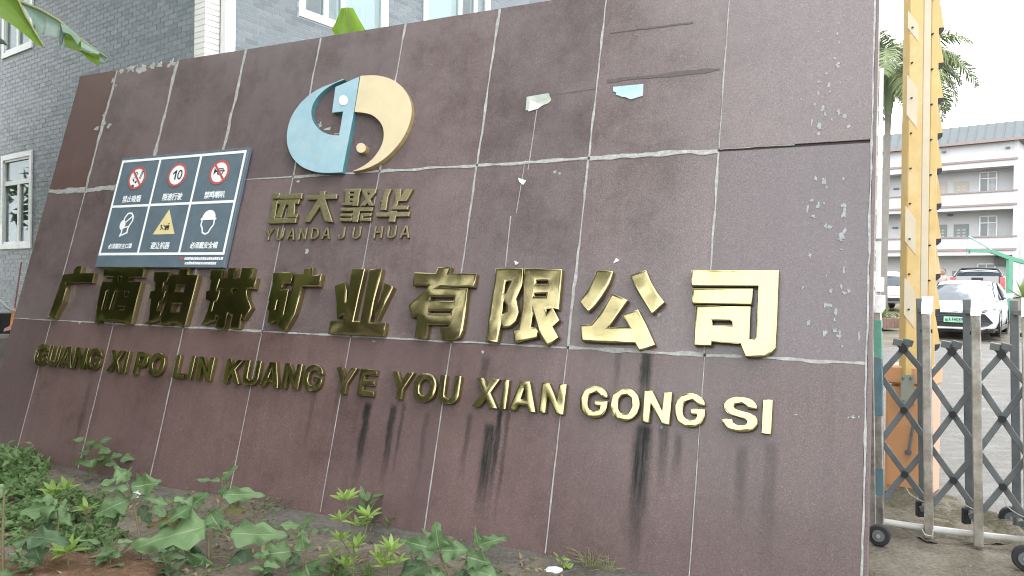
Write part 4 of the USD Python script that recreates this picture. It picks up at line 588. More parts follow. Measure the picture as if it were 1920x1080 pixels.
CURT = plain("curtain_cloth", (0.42, 0.44, 0.44), 0.9, var=0.25, scale=4)
CURTW = plain("white_curtain_cloth", (0.86, 0.88, 0.88), 0.9, var=0.04, scale=4)
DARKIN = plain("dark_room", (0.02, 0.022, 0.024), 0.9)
PANE = mat("window_glass", {"f": ("fresnel", {"IOR": 1.5}), "m": ("map_range", {"from_min": 0.0, "from_max": 1.0, "to_min": 0.02, "to_max": 0.35}), "t": ("transparent_bsdf", {"color": (0.80, 0.86, 0.86)}), "g": ("glossy_bsdf", {"roughness": 0.02}), "x": ("mix_closure", {})},
           [("f.fac", "m.value"), ("m.result", "x.fac"), ("t.BSDF", "x.closure1"), ("g.BSDF", "x.closure2")], "x.closure")
bld = thing("brick_building", "grey tiled building with white corner and white-framed windows behind the sign wall", "building", BC)
def face_pt(D, N, s, z, o=0.0): return D * s + N * o + np.array([0, 0, z])
def sz(D, N, x, y):
    q = on_plane(x, y, BC, N) - BC; return float(q @ D), float(q[2])
def on_face(mesh, D, N):
    """mesh with x along the face, y up, z out of it"""
    return place(mesh, D, np.array([0, 0, 1.0]), N, np.zeros(3))
BH = 7.6
faces = {}
wl = []
(sa, zt), (sb, _z) = sz(LD, LN, 59.3, 287.6), sz(LD, LN, 6.85, 298.1); zb = sz(LD, LN, 5, 462)[1]; wl.append((sa, sb, zb, zt))
(sa2, za2), (sb2, _z) = sz(LD, LN, 60, 84.4), sz(LD, LN, 8, 103.9); wl.append((sa2, sb2, za2, za2 + (zt - zb)))
wr = []
(s1, z1), (s2, _z) = sz(RD, RN, 565, 25), sz(RD, RN, 722, 40); wr.append((s1, s2, z1, z1 + 1.9))
(s3, _z), (s4, _z) = sz(RD, RN, 797, 30), sz(RD, RN, 915, 20); wr.append((s3, s4, z1, z1 + 1.9))
QL, QR = sz(LD, LN, 367, 50)[0], sz(RD, RN, 409, 50)[0]
PS0, PS1 = sz(RD, RN, 411, 50)[0], sz(RD, RN, 430, 50)[0]
LEN_L, LEN_R = 8.0, 9.0
for D, N, L, wins in ((LD, LN, LEN_L, wl), (RD, RN, LEN_R, wr)):
    pl = sbox(0.0 if D is LD else 0.0, 0, L, BH)
    for a, b, c, d in wins: pl = pl.difference(sbox(a + 0.01, c + 0.01, b - 0.01, d - 0.01))
    part(bld, "wall", on_face(extrude(pl, -0.2 if D is LD else -0.201, 0.0), D, N), GROUT)
far = LD * LEN_L + RD * LEN_R
part(bld, "rear_wall", on_face(cat([extrude(sbox(0.2, 0, LEN_R, BH), -0.2, 0)]), RD, LD) if False else place(bx(0.0, LEN_R - 0.2, -0.2, 0, 0, BH), RD, LD, np.array([0, 0, 1.0]), LD * LEN_L), GROUT)
part(bld, "rear_wall", place(bx(0.0, LEN_L, -0.2, 0, 0, BH), LD, RD, np.array([0, 0, 1.0]), RD * LEN_R), GROUT)
part(bld, "roof", place(bx(-0.15, LEN_R + 0.1, -0.15, LEN_L + 0.1, BH + 0.002, BH + 0.25), RD, LD, np.array([0, 0, 1.0]), np.zeros(3)), ROOFC)
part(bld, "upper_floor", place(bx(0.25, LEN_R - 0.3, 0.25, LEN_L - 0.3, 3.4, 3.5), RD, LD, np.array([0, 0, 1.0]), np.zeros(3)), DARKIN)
# tiles
TW, TH, TG = 0.172, 0.056, 0.006
rngb = random.Random(11); lone, bulk = [], {0: [], 1: [], 2: []}
for D, N, L, wins, q in ((LD, LN, LEN_L, wl, QL), (RD, RN, LEN_R, wr, PS1 + 0.02)):
    nr = int(BH / (TH + TG))
    for r in range(nr):
        z0 = r * (TH + TG) + 0.01; z1_ = z0 + TH
        x = q + TG - (0.5 * (TW + TG) if r % 2 else 0.0)
        while x < L - 0.02:
            a, b = max(x, q + TG), min(x + TW, L); x += TW + TG
            if b - a < 0.02: continue
            bad = False
            for wa, wb, wc, wd in wins:
                if z1_ > wc - 0.045 and z0 < wd + 0.045 and b > wa - 0.045 and a < wb + 0.045:
                    if a < wa - 0.05: b = min(b, wa - 0.047)
                    elif b > wb + 0.05: a = max(a, wb + 0.047)
                    else: bad = True
            if bad or b - a < 0.015: continue
            c = BC + D * (a + b) / 2 + [0, 0, (z0 + z1_) / 2]
            v = c - EYE; px = 960 + FOC * (v @ RT) / (v @ FW); py = 540 - FOC * (v @ UP) / (v @ FW)
            tq = on_face(bx(a, b, z0, z1_, -0.004, 0.0030 + rngb.uniform(-0.0006, 0.0006)), D, N)
            k = rngb.choice((0, 0, 0, 1, 2)); vis = 0 <= px <= 1920 and 0 <= py <= 1080 and D is LD and px > 0 and not (px > 150 and py > 130 - (px - 150) * 0.14) and py < 470
            (lone if vis else bulk[k]).append((np.linalg.norm(v), tq, k) if vis else tq)
lone.sort(key=lambda t: t[0])
for _d, tq, k in lone[:298]: part(bld, "facade_tile", tq, (TILE, TILE2, TILE3)[k])
for _d, tq, k in lone[298:]: bulk[k].append(tq)
for k in range(3): part(bld, "facade_tiling", cat(bulk[k]), (TILE, TILE2, TILE3)[k], kind="stuff")
# white corner tiles wrap the corner
part(bld, "corner_bedding", cat([on_face(bx(-0.012, QL, 0, BH, -0.003, 0.010), LD, LN), on_face(bx(0.0, QR + 0.01, 0, BH, -0.002, 0.009), RD, RN)]), QGROUT)
ct = []
for r in range(int(BH / 0.062)):
    z0 = r * 0.062 + 0.010; z1_ = z0 + 0.057
    ct += [on_face(bx(-0.017, QL - 0.001, z0, z1_, 0.0105, 0.0165), LD, LN), on_face(bx(-0.0105, QR + 0.008, z0, z1_, 0.0105, 0.0160), RD, RN)]
part(bld, "corner_tiles", cat(ct), QUOIN, kind="stuff")
part(bld, "downpipe", on_face(cat([cbx(PS0, PS1, 0.05, BH, 0.012, 0.13, 0.012)] + [bx(PS0 - 0.01, PS1 + 0.01, z, z + 0.05, 0.008, 0.135) for z in (1.0, 3.4)]), RD, RN), PVC)
def window(D, N, a, b, c, d, layout, curtain, sill=True):
    """layout: list of (x0, x1, y0, y1, kind) fractions of the opening; kind d dark, w white curtain, g grey curtain"""
    f = part(bld, "window", on_face(cat([bx(a - 0.042, a + 0.03, c - 0.042, d + 0.042, -0.06, 0.022), bx(b - 0.03, b + 0.042, c - 0.042, d + 0.042, -0.06, 0.022), bx(a + 0.03, b - 0.03, c - 0.042, c + 0.03, -0.06, 0.021), bx(a + 0.03, b - 0.03, d - 0.03, d + 0.042, -0.06, 0.021)]), D, N), ALU)
    W, H = b - a, d - c
    for x0, x1, y0, y1, kind in layout:
        X0, X1, Y0, Y1 = a + 0.03 + x0 * (W - 0.06), a + 0.03 + x1 * (W - 0.06), c + 0.03 + y0 * (H - 0.06), c + 0.03 + y1 * (H - 0.06); e = 0.032
        part(f, "sash", on_face(cat([bx(X0, X0 + e, Y0, Y1, -0.05, 0.008), bx(X1 - e, X1, Y0, Y1, -0.05, 0.008), bx(X0 + e, X1 - e, Y0, Y0 + e, -0.05, 0.007), bx(X0 + e, X1 - e, Y1 - e, Y1, -0.05, 0.007)]), D, N), ALU)
        part(f, "pane", on_face(bx(X0 + e, X1 - e, Y0 + e, Y1 - e, -0.024, -0.018), D, N), PANE)
        if kind != "d":
            n = 40; xs = np.linspace(X0 - 0.01, X1 + 0.01, n); zz = -0.11 + 0.018 * np.sin(xs * 75 + np.sin(xs * 31) * 1.5)
            V = np.vstack([np.c_[xs, np.full(n, Y0 + (0.0 if kind == "w" else 0.0)), zz], np.c_[xs, np.full(n, Y1), zz]]); F = [t for i in range(n - 1) for t in ([i, i + 1, n + i + 1], [i, n + i + 1, n + i])]
            part(f, "curtain", on_face(trimesh.Trimesh(V, F, process=False), D, N), CURTW if kind == "w" else CURT, True)
a, b, c, d = wl[0]
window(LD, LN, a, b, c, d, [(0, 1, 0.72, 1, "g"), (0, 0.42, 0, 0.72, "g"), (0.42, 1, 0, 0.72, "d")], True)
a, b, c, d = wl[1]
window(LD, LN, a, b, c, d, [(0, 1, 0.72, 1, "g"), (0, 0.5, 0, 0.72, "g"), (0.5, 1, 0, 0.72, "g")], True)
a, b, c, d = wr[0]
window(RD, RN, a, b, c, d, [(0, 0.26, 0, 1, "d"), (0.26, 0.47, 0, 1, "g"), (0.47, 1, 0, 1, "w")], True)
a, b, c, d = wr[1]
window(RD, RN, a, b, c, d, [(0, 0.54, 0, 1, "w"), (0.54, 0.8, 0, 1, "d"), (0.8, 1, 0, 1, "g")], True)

# ------------------------------------------------------------------ telescopic gate
STEEL = plain("brushed_stainless", (0.62, 0.60, 0.56), 0.30, metal=1.0, var=0.12, scale=5, rvar=0.12, dirt=(0.34, 0.32, 0.28))
STEELB = plain("bright_cap_steel", (0.90, 0.89, 0.87), 0.32, metal=1.0, var=0.08, scale=7)
GUN = plain("dark_gate_bar", (0.105, 0.118, 0.122), 0.42, var=0.25, scale=12, spec=0.6, dirt=(0.16, 0.155, 0.14))
RUB = plain("black_rubber", (0.018, 0.018, 0.019), 0.75, var=0.3, scale=15)
GREEN = plain("pale_green_tape", (0.12, 0.29, 0.22), 0.3, var=0.2, scale=8)
SLATE = plain("blue_grey_film", (0.09, 0.15, 0.17), 0.25, var=0.2, scale=8)
PIPE = plain("white_plastic_pipe", (0.46, 0.455, 0.43), 0.4, var=0.12, scale=9, dirt=(0.35, 0.33, 0.28))
WIRE = plain("thin_wire", (0.45, 0.45, 0.42), 0.5)
BWIRE = plain("dark_cable", (0.03, 0.025, 0.022), 0.6)
P0 = on_z(1650, 1000, 0.0); P1 = on_z(1742, 1013, 0.0); P2 = on_z(1835, 1029, 0.0); P3 = on_z(1930, 1046, 0.0); Pm = P0 + (P0 - P1) * 0.16
GD = unit(P2 - P1); GN = np.array([-GD[1], GD[0], 0]); GN = GN if GN[1] > 0 else -GN     # GN points into the yard
gate = thing("telescopic_gate", "folding stainless steel gate of posts joined by dark scissor bars", "gate", np.array([P1[0], P1[1], 0]))
org = np.array([P1[0], P1[1], 0.0])
REAR = at(1731, 985, P1[1] + 0.30) - P1; REAR[2] = 0; LEAN = np.array([-0.045, 0, 0])
posts = [Pm, P0, P1, P2, P3] + [P3 + GD * 0.27 * k for k in (1, 2, 3)]
lean = lambda z: LEAN * (z / 1.5)
for i, p in enumerate(posts):
    p = np.array([p[0], p[1], 0]) - org
    zt = 1.405
    fp = part(gate, "front_post", beam(p + [0, 0, 0.015] , p + [0, 0, zt] + lean(zt), 0.05, 0.05, up=GN, c=0.005), STEEL)
    # capped top: sloping bright head
    t = p + [0, 0, zt] + lean(zt); w = 0.026
    hd = trimesh.convex.convex_hull(np.array([t + GD * sx * w + GN * sy * w for sx in (-1, 1) for sy in (-1, 1)] + [t + GD * sx * w + GN * 0.16 + [0, 0, h] for sx in (-1, 1) for h in (0.02, 0.11)] + [t + GD * sx * w + GN * 0.015 + [0, 0, 0.11] for sx in (-1, 1)]))
    part(gate, "post_head", hd, STEELB)
    rp = p + REAR
    part(gate, "rear_post", beam(rp + [0, 0, 0.10], rp + [0, 0, 1.50] + LEAN, 0.048, 0.045, up=GN, c=0.005), GUN)
    part(gate, "top_link", beam(t + GN * 0.15 + [0, 0, 0.02], rp + [0, 0, 1.42] + LEAN, 0.03, 0.03), GUN)
    part(gate, "lower_link", beam(p + [0, 0, 0.14] + GN * 0.025, rp + [0, 0, 0.14], 0.03, 0.03), GUN)
    for zz in (1.30,):
        part(gate, "collar", cyl(p + lean(zz) + [0, 0, zz] - GD * 0.032, p + lean(zz) + [0, 0, zz] + GD * 0.032, 0.012), RUB)
# tape on the second post
p = posts[1] - org; p[2] = 0
part(gate, "tape_band", beam(p + [0, 0, 1.12] + lean(1.12), p + [0, 0, 1.36] + lean(1.36), 0.053, 0.053, up=GN), GREEN)
part(gate, "tape_band", beam(p + [0, 0, 0.75] + lean(0.75), p + [0, 0, 1.118] + lean(1.12), 0.0528, 0.0528, up=GN), SLATE, label="blue grey film wrapped round the leftmost post")
part(gate, "tape_band", beam(p + [0, 0, 0.25] + lean(0.25), p + [0, 0, 0.42] + lean(0.42), 0.0528, 0.0528, up=GN), SLATE)
ZL = [1.0, 0.575, 0.185]; off = GN * 0.075
for i in range(1, len(posts) - 1):
    a, b = [np.array([q[0], q[1], 0]) - org + off for q in (posts[i], posts[i + 1])]; mid = (a + b) / 2
    A = lambda z: a + [0, 0, z] + lean(z); Bp = lambda z: b + [0, 0, z] + lean(z)
    top = mid + [0, 0, 1.175] + lean(1.17); ext = lambda q, s, k=0.05: s + (s - q) / np.linalg.norm(s - q) * k
    for pr, (q0, q1, o) in enumerate([(A(ZL[0]), ext(A(ZL[0]), top), 0.0), (Bp(ZL[0]), ext(Bp(ZL[0]), top), 0.02), (A(ZL[0]), Bp(ZL[1]), 0.02), (A(ZL[1]), Bp(ZL[0]), 0.0), (A(ZL[1]), Bp(ZL[2]), 0.02), (A(ZL[2]), Bp(ZL[1]), 0.0), (Bp(ZL[2]), (A(ZL[2]) + Bp(-0.0)) / 2 * 0 + Bp(ZL[2]) * 0.8 + A(0.10) * 0.2, 0.0)]):
        part(gate, "scissor_bar", beam(q0 + GN * o, q1 + GN * o, 0.016, 0.036, up=np.cross(GN, q1 - q0), c=0.004), GUN)
    for zz in (1.175, (ZL[0] + ZL[1]) / 2, (ZL[1] + ZL[2]) / 2):
        c = mid + [0, 0, zz] + lean(zz); part(gate, "pivot", cyl(c - GN * 0.02, c + GN * 0.04, 0.021 if zz < 1.1 else 0.024), RUB)
    for q in (ext(A(ZL[0]), top), ext(Bp(ZL[0]), top)):
        part(gate, "end_bracket", beam(q - unit(q - (A(ZL[0]) if q is not None else q)) * 0.02 + GN * 0.01, q + [0, 0, 0.004] + unit(q - mid) * 0.02 + GN * 0.01, 0.05, 0.044, up=(0.3, 0.2, 1)), GUN)
for i in range(1, len(posts) - 1):
    for q in (posts[i], posts[i + 1]):
        for zz in ZL:
            c = np.array([q[0], q[1], 0]) - org + off + [0, 0, zz] + lean(zz); part(gate, "rivet", cyl(c - GN * 0.022, c + GN * 0.03, 0.012, 8), STEEL)
# pipe, wheels, wires
pp = [on_z(1648, 977, 0.07) - org, on_z(1735, 990, 0.065) - org, on_z(1835, 1003, 0.06) - org, on_z(1935, 1014, 0.055) - org, on_z(1935, 1014, 0.055) - org + GD * 0.82]
part(gate, "bottom_pipe", tube(pp, 0.021, 10), PIPE, True)
def wheel(c, r, w):
    wh = part(gate, "wheel", cat([trimesh.creation.annulus(r * 0.55, r, w)]), RUB) if False else None
    ang = GN
    ty = tube([c - GN * w / 2, c - GN * w * 0.3, c + GN * w * 0.3, c + GN * w / 2], [r * 0.9, r, r, r * 0.9], 22)
    ww = part(gate, "wheel", ty, RUB, 40)
    part(ww, "hub", cyl(c - GN * (w / 2 + 0.006), c - GN * (w / 2 - 0.004), r * 0.55, 12), GUN)
    part(ww, "axle", cyl(c - GN * (w / 2 + 0.012), c + GN * (w / 2 + 0.03), r * 0.2, 8), STEEL)
wheel(on_z(1648, 1003, 0.065) - org, 0.065, 0.045); wheel(on_z(1924, 1046, 0.07) - org, 0.07, 0.05); wheel(on_z(1897, 972, 0.06) - org + GN * 0.02, 0.075, 0.045)
for i in (2, 3): part(gate, "foot_hinge", cbx(*[v for k in range(3) for v in ((posts[i] - org + REAR)[k] * (1 if k < 2 else 0) - (0.045, 0.02, -0.06)[k], (posts[i] - org + REAR)[k] * (1 if k < 2 else 0) + (0.0, 0.02, 0.16)[k])]), RUB)
for i in range(1, len(posts) - 1):
    a, b = posts[i] - org + off, posts[i + 1] - org + off; mid = (a + b) / 2
    t = np.linspace(0, 1, 8)[:, None]
    part(gate, "cable", tube((a * (1 - t) + mid * t) * [1, 1, 0] + np.c_[0 * t, 0 * t, 0.25 + 0.17 * t - 0.05 * np.sin(t * math.pi)], 0.0045, 6), BWIRE, True)
    part(gate, "cable", tube((mid * (1 - t) + b * t) * [1, 1, 0] + np.c_[0 * t, 0 * t, 0.30 - 0.09 * t ** 0.5] - GN * 0.03, 0.0035, 6), WIRE, True)
part(gate, "tie_wire", tube([on_z(1728, 992, 0.08) - org, on_z(1735, 1003, 0.05) - org, on_z(1748, 1005, 0.05) - org, on_z(1750, 993, 0.09) - org], 0.004, 6), WIRE, True)

# ------------------------------------------------------------------ barrier: cabinet and raised boom
ORA = plain("faded_orange_paint", (0.56, 0.29, 0.14), 0.42, var=0.1, scale=3, dirt=(0.45, 0.25, 0.14))
ORAP = plain("light_orange_side", (0.66, 0.36, 0.24), 0.45, var=0.1, scale=3)  # right side panel in a lighter, pinker orange than the housing
YEL = plain("faded_yellow_paint", (0.50, 0.345, 0.125), 0.5, var=0.14, scale=4, dirt=(0.62, 0.52, 0.34))
PALE = plain("faded_white_stripe", (0.47, 0.405, 0.29), 0.5, var=0.1, scale=6)
BRK = plain("bracket_grey_green", (0.17, 0.18, 0.14), 0.5, var=0.15, scale=9)
ca, cb = on_z(1657, 922, 0.02), on_z(1741, 937, 0.02); cd = unit(cb - ca); cn = np.array([-cd[1], cd[0], 0]); cn = cn if cn[1] > 0 else -cn
cw = np.linalg.norm(cb - ca); CF = lambda q: place(q, cd, cn, np.array([0, 0, 1.0]), np.zeros(3))
cab = thing("barrier_cabinet", "faded orange barrier cabinet standing behind the gate", "barrier cabinet", np.array([ca[0], ca[1], 0.0]))
part(cab, "housing", CF(cbx(0, cw, 0, 0.30, 0.02, 0.83, 0.012)), ORA)
part(cab, "lid", CF(cbx(-0.012, cw + 0.012, -0.012, 0.312, 0.845, 0.985, 0.015)), ORA)
part(cab, "door", CF(cbx(0.018, cw - 0.018, -0.006, 0.004, 0.08, 0.80, 0.002)), ORA)
part(cab, "side_panel", CF(cbx(cw, cw + 0.006, 0.02, 0.28, 0.05, 0.81, 0.002)), ORAP)
part(cab, "plinth", CF(bx(0.01, cw - 0.01, 0.01, 0.29, 0, 0.019)), BRK)
part(cab, "lever", cat([CF(beam((cw * 0.66, -0.02, 0.57), (cw * 0.56, -0.02, 0.36), 0.012, 0.02)), CF(cyl((cw * 0.555, -0.035, 0.35), (cw * 0.555, -0.012, 0.35), 0.022))]), GUN)
bm = thing("barrier_boom", "raised faded yellow barrier boom with pale stripes and black-tipped pickets", "barrier boom", np.array([ca[0], ca[1], 0.0]))
YD = ca[1] - 0.13
bp = lambda x, y, dy=0.0: at(x, y, YD + dy) - np.array([ca[0], ca[1], 0.0])
sl = -0.0135
def col_at(x0, y): return x0 - 0.0135 * (y - 0)      # a boom edge in the photograph leans with the camera
def boom(x0, x1, y0, y1, dy, th, mt, nm):
    a, b, c, d = bp(col_at(x0, y0), y0, dy), bp(col_at(x1, y0), y0, dy), bp(col_at(x1, y1), y1, dy), bp(col_at(x0, y1), y1, dy)
    lo, hi = (d + c) / 2, (a + b) / 2; w = np.linalg.norm(b - a)
    return beam(lo, hi, w, th, up=(0, 1, 0), c=0.006)
part(bm, "main_beam", boom(1700, 1726, -190, 742, 0.05, 0.10, YEL, ""), YEL)
part(bm, "beam_flange", boom(1727, 1742, -190, 720, 0.065, 0.08, YEL, ""), PALE)
part(bm, "second_beam", boom(1743, 1758, -190, 700, 0.09, 0.06, YEL, ""), YEL)
# pale stripes: thin paint fields on the front of the main beam
for (ya_, yb_) in ((-120, -30), (20, 52), (140, 215), (385, 452), (520, 590)):
    q = [bp(col_at(1703 if i in (0, 3) else 1723, y), y, -0.0025) for i, y in enumerate((ya_, ya_ + 26, yb_ + 26, yb_))]
    q2 = [v + np.array([0, 0.0045, 0]) for v in q]
    part(bm, "pale_stripe", trimesh.convex.convex_hull(np.array(q + q2)), PALE)
for i, y in enumerate(range(-130, 700, 66)):
    y = y - 8
    W_ = [bp(col_at(xx, yy), yy, dd) for xx, yy in ((1746, y - 92), (1757, y - 92), (1771, y - 10), (1769, y - 8), (1752, y - 8)) for dd in (0.085, 0.115)]
    pk = part(bm, "picket", trimesh.convex.convex_hull(np.array(W_)), YEL)
    T_ = [bp(col_at(xx, yy), yy, dd) for xx, yy in ((1752, y - 7), (1771, y - 9), (1770.5, y - 2), (1764, y + 4), (1752, y + 3)) for dd in (0.08, 0.12)]
    part(pk, "rubber_tip", trimesh.convex.convex_hull(np.array(T_)), RUB)
    for xx, yy in ((1711, y - 8), (1749, y + 4)):
        c = bp(col_at(xx, yy), yy, 0.0 if xx < 1730 else 0.057); part(bm, "bolt", cyl(c - np.array([0, 0.012, 0]), c + np.array([0, 0.006, 0]), 0.0065, 8), RUB)
br = part(bm, "pivot_plate", trimesh.convex.convex_hull(np.array([bp(x, y, d) for x, y in ((1689, 703), (1714, 703), (1714, 758), (1689, 758)) for d in (-0.03, -0.004)])), BRK)
for x, y in ((1694, 709), (1708, 709), (1694, 752), (1708, 752)):
    c = bp(x, y, -0.03); part(br, "bolt", cyl(c - np.array([0, 0.01, 0]), c + np.array([0, 0.004, 0]), 0.009, 8), GUN)

# ------------------------------------------------------------------ white sedan
CARW = plain("white_car_paint", (0.78, 0.79, 0.80), 0.22, var=0.02, spec=0.6, coat=0.8)
CGLASS = plain("car_glass", (0.03, 0.04, 0.05), 0.04, var=0.1, spec=1.0)
CBLK = plain("car_black_trim", (0.02, 0.021, 0.023), 0.4, var=0.2, scale=20)
CHROME = plain("chrome_trim", (0.75, 0.76, 0.78), 0.12, metal=1.0)
LAMP = plain("lamp_glass", (0.20, 0.21, 0.23), 0.1, var=0.2, spec=0.9)
TYRE = plain("tyre_rubber", (0.022, 0.022, 0.023), 0.8)
ALLOY = plain("alloy_rim", (0.45, 0.46, 0.47), 0.3, metal=1.0)
PGRN = plain("plate_pale_green", (0.30, 0.62, 0.42), 0.4, var=0.08)
REDL = plain("tail_lamp_red", (0.50, 0.10, 0.10), 0.2, var=0.2, spec=0.8)
PICK = plain("silver_pickup_paint", (0.30, 0.295, 0.285), 0.3, var=0.04, coat=0.5)
def loft(secs, cap=True):
    """secs: list of equally long closed rings (n x 3)."""
    S = np.array(secs, float); k, n = S.shape[:2]; V = S.reshape(-1, 3); F = []
    for i in range(k - 1):
        for j in range(n):
            a, b = i * n + j, i * n + (j + 1) % n; F += [[a, b, b + n], [a, b + n, a + n]]
    if cap:
        V = np.vstack([V, S[0].mean(0), S[-1].mean(0)]); c = k * n
        for j in range(n): F += [[c, (j + 1) % n, j], [c + 1, (k - 1) * n + j, (k - 1) * n + (j + 1) % n]]
    t = trimesh.Trimesh(V, F, process=False)
    t.fix_normals(); return t
def body_ring(y, w, z0, z1, tuck=0.90, crown=0.03, belt=0.6):
    zb = z0 + (z1 - z0) * belt
    h = [(0, z0), (w * 0.82, z0), (w * 0.95, z0 + 0.06), (w, z0 + (z1 - z0) * 0.35), (w, zb), (w * 0.965, z1 - 0.05), (w * tuck, z1), (w * 0.5, z1 + crown * 0.75), (0, z1 + crown)]
    return [(x, y, z) for x, z in h] + [(-x, y, z) for x, z in h[-2:0:-1]]
def interp(tab, y): t = np.array(tab); return [np.interp(y, t[:, 0], t[:, i]) for i in range(1, t.shape[1])]
def wheels(root, pts, r=0.33, w=0.22, rim=ALLOY):
    for (x, y) in pts:
        s = 1 if x > 0 else -1
        a = part(root, "wheel", tube([(x - s * w, y, r), (x - s * w * 0.9, y, r), (x - s * 0.02, y, r), (x, y, r)], [r * 0.92, r, r, r * 0.92], 24), TYRE, 40)
        sp = [beam((x - s * 0.005, y, r), (x - s * 0.005, y + math.cos(t) * r * 0.6, r + math.sin(t) * r * 0.6), 0.05, 0.02, up=(1, 0, 0)) for t in np.arange(5) * 2 * math.pi / 5]
        part(a, "rim", cat(sp + [cyl((x - s * 0.06, y, r), (x - s * 0.02, y, r), r * 0.64, 20)]), rim)
def arch_cut(mesh_secs): return mesh_secs
AX = math.radians(36); cpos = at(1790, 620, 19.6); cpos = np.array([cpos[0], cpos[1], slope(cpos[1]) + 0.04])
# local: x across, y from the front bumper to the rear
sedan = thing("white_sedan", "white saloon car with green plate and wide black grille facing the gate", "car", frame((math.cos(AX), -math.sin(AX), 0), (math.sin(AX), math.cos(AX), 0), (0, 0, 1), cpos))
TB = [(0.0, 0.70, 0.20, 0.60), (0.10, 0.84, 0.19, 0.70), (0.30, 0.90, 0.18, 0.76), (0.9, 0.93, 0.18, 0.86), (1.45, 0.935, 0.18, 0.93), (3.4, 0.935, 0.18, 0.95), (4.2, 0.92, 0.2, 0.98), (4.6, 0.87, 0.25, 0.97), (4.75, 0.80, 0.32, 0.9)]
ys = np.r_[0.0, 0.04, 0.1, 0.2, 0.3, 0.5, 0.7, 0.9, 1.2, 1.45, 2.0, 2.8, 3.4, 3.9, 4.3, 4.6, 4.75]
part(sedan, "body", loft([body_ring(y, *interp(TB, y)) for y in ys]), CARW, 35)
TG_ = [(1.15, 0.80, 0.88, 0.90), (1.5, 0.76, 0.9, 1.10), (2.05, 0.66, 0.9, 1.38), (2.5, 0.63, 0.9, 1.45), (3.1, 0.62, 0.9, 1.44), (3.6, 0.64, 0.9, 1.33), (4.35, 0.70, 0.92, 1.02)]
def cabin(y, w1, zb, zt, k=0.0): return [(0, y, zb), (0.86 - k, y, zb), (w1 + (0.86 - w1) * 0.12 - k, y, zb + (zt - zb) * 0.8), (w1 - 0.05 - k, y, zt - 0.015 - k), (w1 * 0.5, y, zt + 0.015 - k), (0, y, zt + 0.02 - k), (-w1 * 0.5, y, zt + 0.015 - k), (-w1 + 0.05 + k, y, zt - 0.015 - k), (-(w1 + (0.86 - w1) * 0.12) + k, y, zb + (zt - zb) * 0.8), (-0.86 + k, y, zb)]
part(sedan, "glasshouse", loft([cabin(y, *interp(TG_, y)) for y in np.linspace(1.15, 4.35, 22)]), CGLASS, 40)
rf = []
for y in np.linspace(2.02, 3.62, 12):
    w1, zb, zt = interp(TG_, y); rf.append([(x, y, z) for x, z in ((-w1 + 0.02, zt - 0.03), (-w1 + 0.06, zt + 0.0), (-w1 * 0.5, zt + 0.028), (0, zt + 0.034), (w1 * 0.5, zt + 0.028), (w1 - 0.06, zt + 0.0), (w1 - 0.02, zt - 0.03), (0, zt - 0.03))])
part(sedan, "roof", loft(rf), CARW, 40)
for s in (-1, 1):
    P = [(s * (0.83), 1.18, 0.92), (s * 0.79, 1.5, 1.10), (s * 0.71, 2.05, 1.375)]
    part(sedan, "pillar", tube(P, 0.035, 6), CARW, True)
    part(sedan, "pillar", tube([(s * 0.70, 3.5, 1.36), (s * 0.80, 4.0, 1.15), (s * 0.85, 4.4, 0.98)], 0.05, 6), CARW, True)
    part(sedan, "pillar", tube([(s * 0.88, 2.75, 0.93), (s * 0.70, 2.75, 1.40)], 0.03, 6), CBLK)
    mirror = part(sedan, "mirror", trimesh.convex.convex_hull(np.array([(s * (0.98 + dx), 1.55 + dy, 1.0 + dz) for dx, dy, dz in [(0, 0, 0.02), (0.16, 0.02, 0.0), (0.2, 0.05, 0.06), (0.17, 0.03, 0.12), (0.02, 0, 0.12), (0, 0.1, 0.02), (0.17, 0.12, 0.02), (0.16, 0.12, 0.11), (0.02, 0.1, 0.11)]])), CARW)
    part(mirror, "mirror_arm", beam((s * 0.86, 1.6, 0.96), (s * 1.02, 1.58, 1.02), 0.05, 0.03), CBLK)
    # slim slanting headlamp
    part(sedan, "headlight", trimesh.convex.convex_hull(np.array([(s * x, y + dy - 0.06, z) for x, y, z in [(0.47, 0.075, 0.655), (0.60, 0.09, 0.70), (0.88, 0.42, 0.76), (0.915, 0.55, 0.75), (0.86, 0.30, 0.68), (0.60, 0.06, 0.645)] for dy in (0.03, -0.03)])), LAMP)
    part(sedan, "lamp_strip", beam((s * 0.58, -0.03, 0.69), (s * 0.90, 0.31, 0.765), 0.02, 0.012), CHROME)
    part(sedan, "side_skirt", beam((s * 0.70, 0.02, 0.22), (s * 0.90, 0.30, 0.20), 0.05, 0.06), CBLK)
    part(sedan, "sill", cbx(s * 0.93 - 0.02, s * 0.93 + 0.02, 1.0, 3.5, 0.16, 0.26), CBLK)
gr = Polygon([(-0.84, 0.38), (-0.66, 0.60), (-0.3, 0.625), (0.3, 0.625), (0.66, 0.60), (0.84, 0.38), (0.72, 0.30), (0.4, 0.27), (-0.4, 0.27), (-0.72, 0.30)])
gm = extrude(gr, 0, 0.05).subdivide().subdivide(); gm = place(gm, np.array([1.0, 0, 0]), np.array([0, 0, 1.0]), np.array([0, -1.0, 0]), np.zeros(3)); v = gm.vertices.copy(); v[:, 1] = -0.052 + np.maximum(0, np.abs(v[:, 0]) - 0.68) * 0.30 + (v[:, 1] + 0.05) * 0.5; gm.vertices = v
part(sedan, "grille", gm, CBLK)
for z in np.arange(0.40, 0.62, 0.04): part(sedan, "grille_bar", bx(-0.5, 0.5, -0.085, -0.077, z, z + 0.012), plain("grille_bar_grey", (0.07, 0.075, 0.08), 0.3) if z < 0.401 else "/World/Looks/grille_bar_grey")
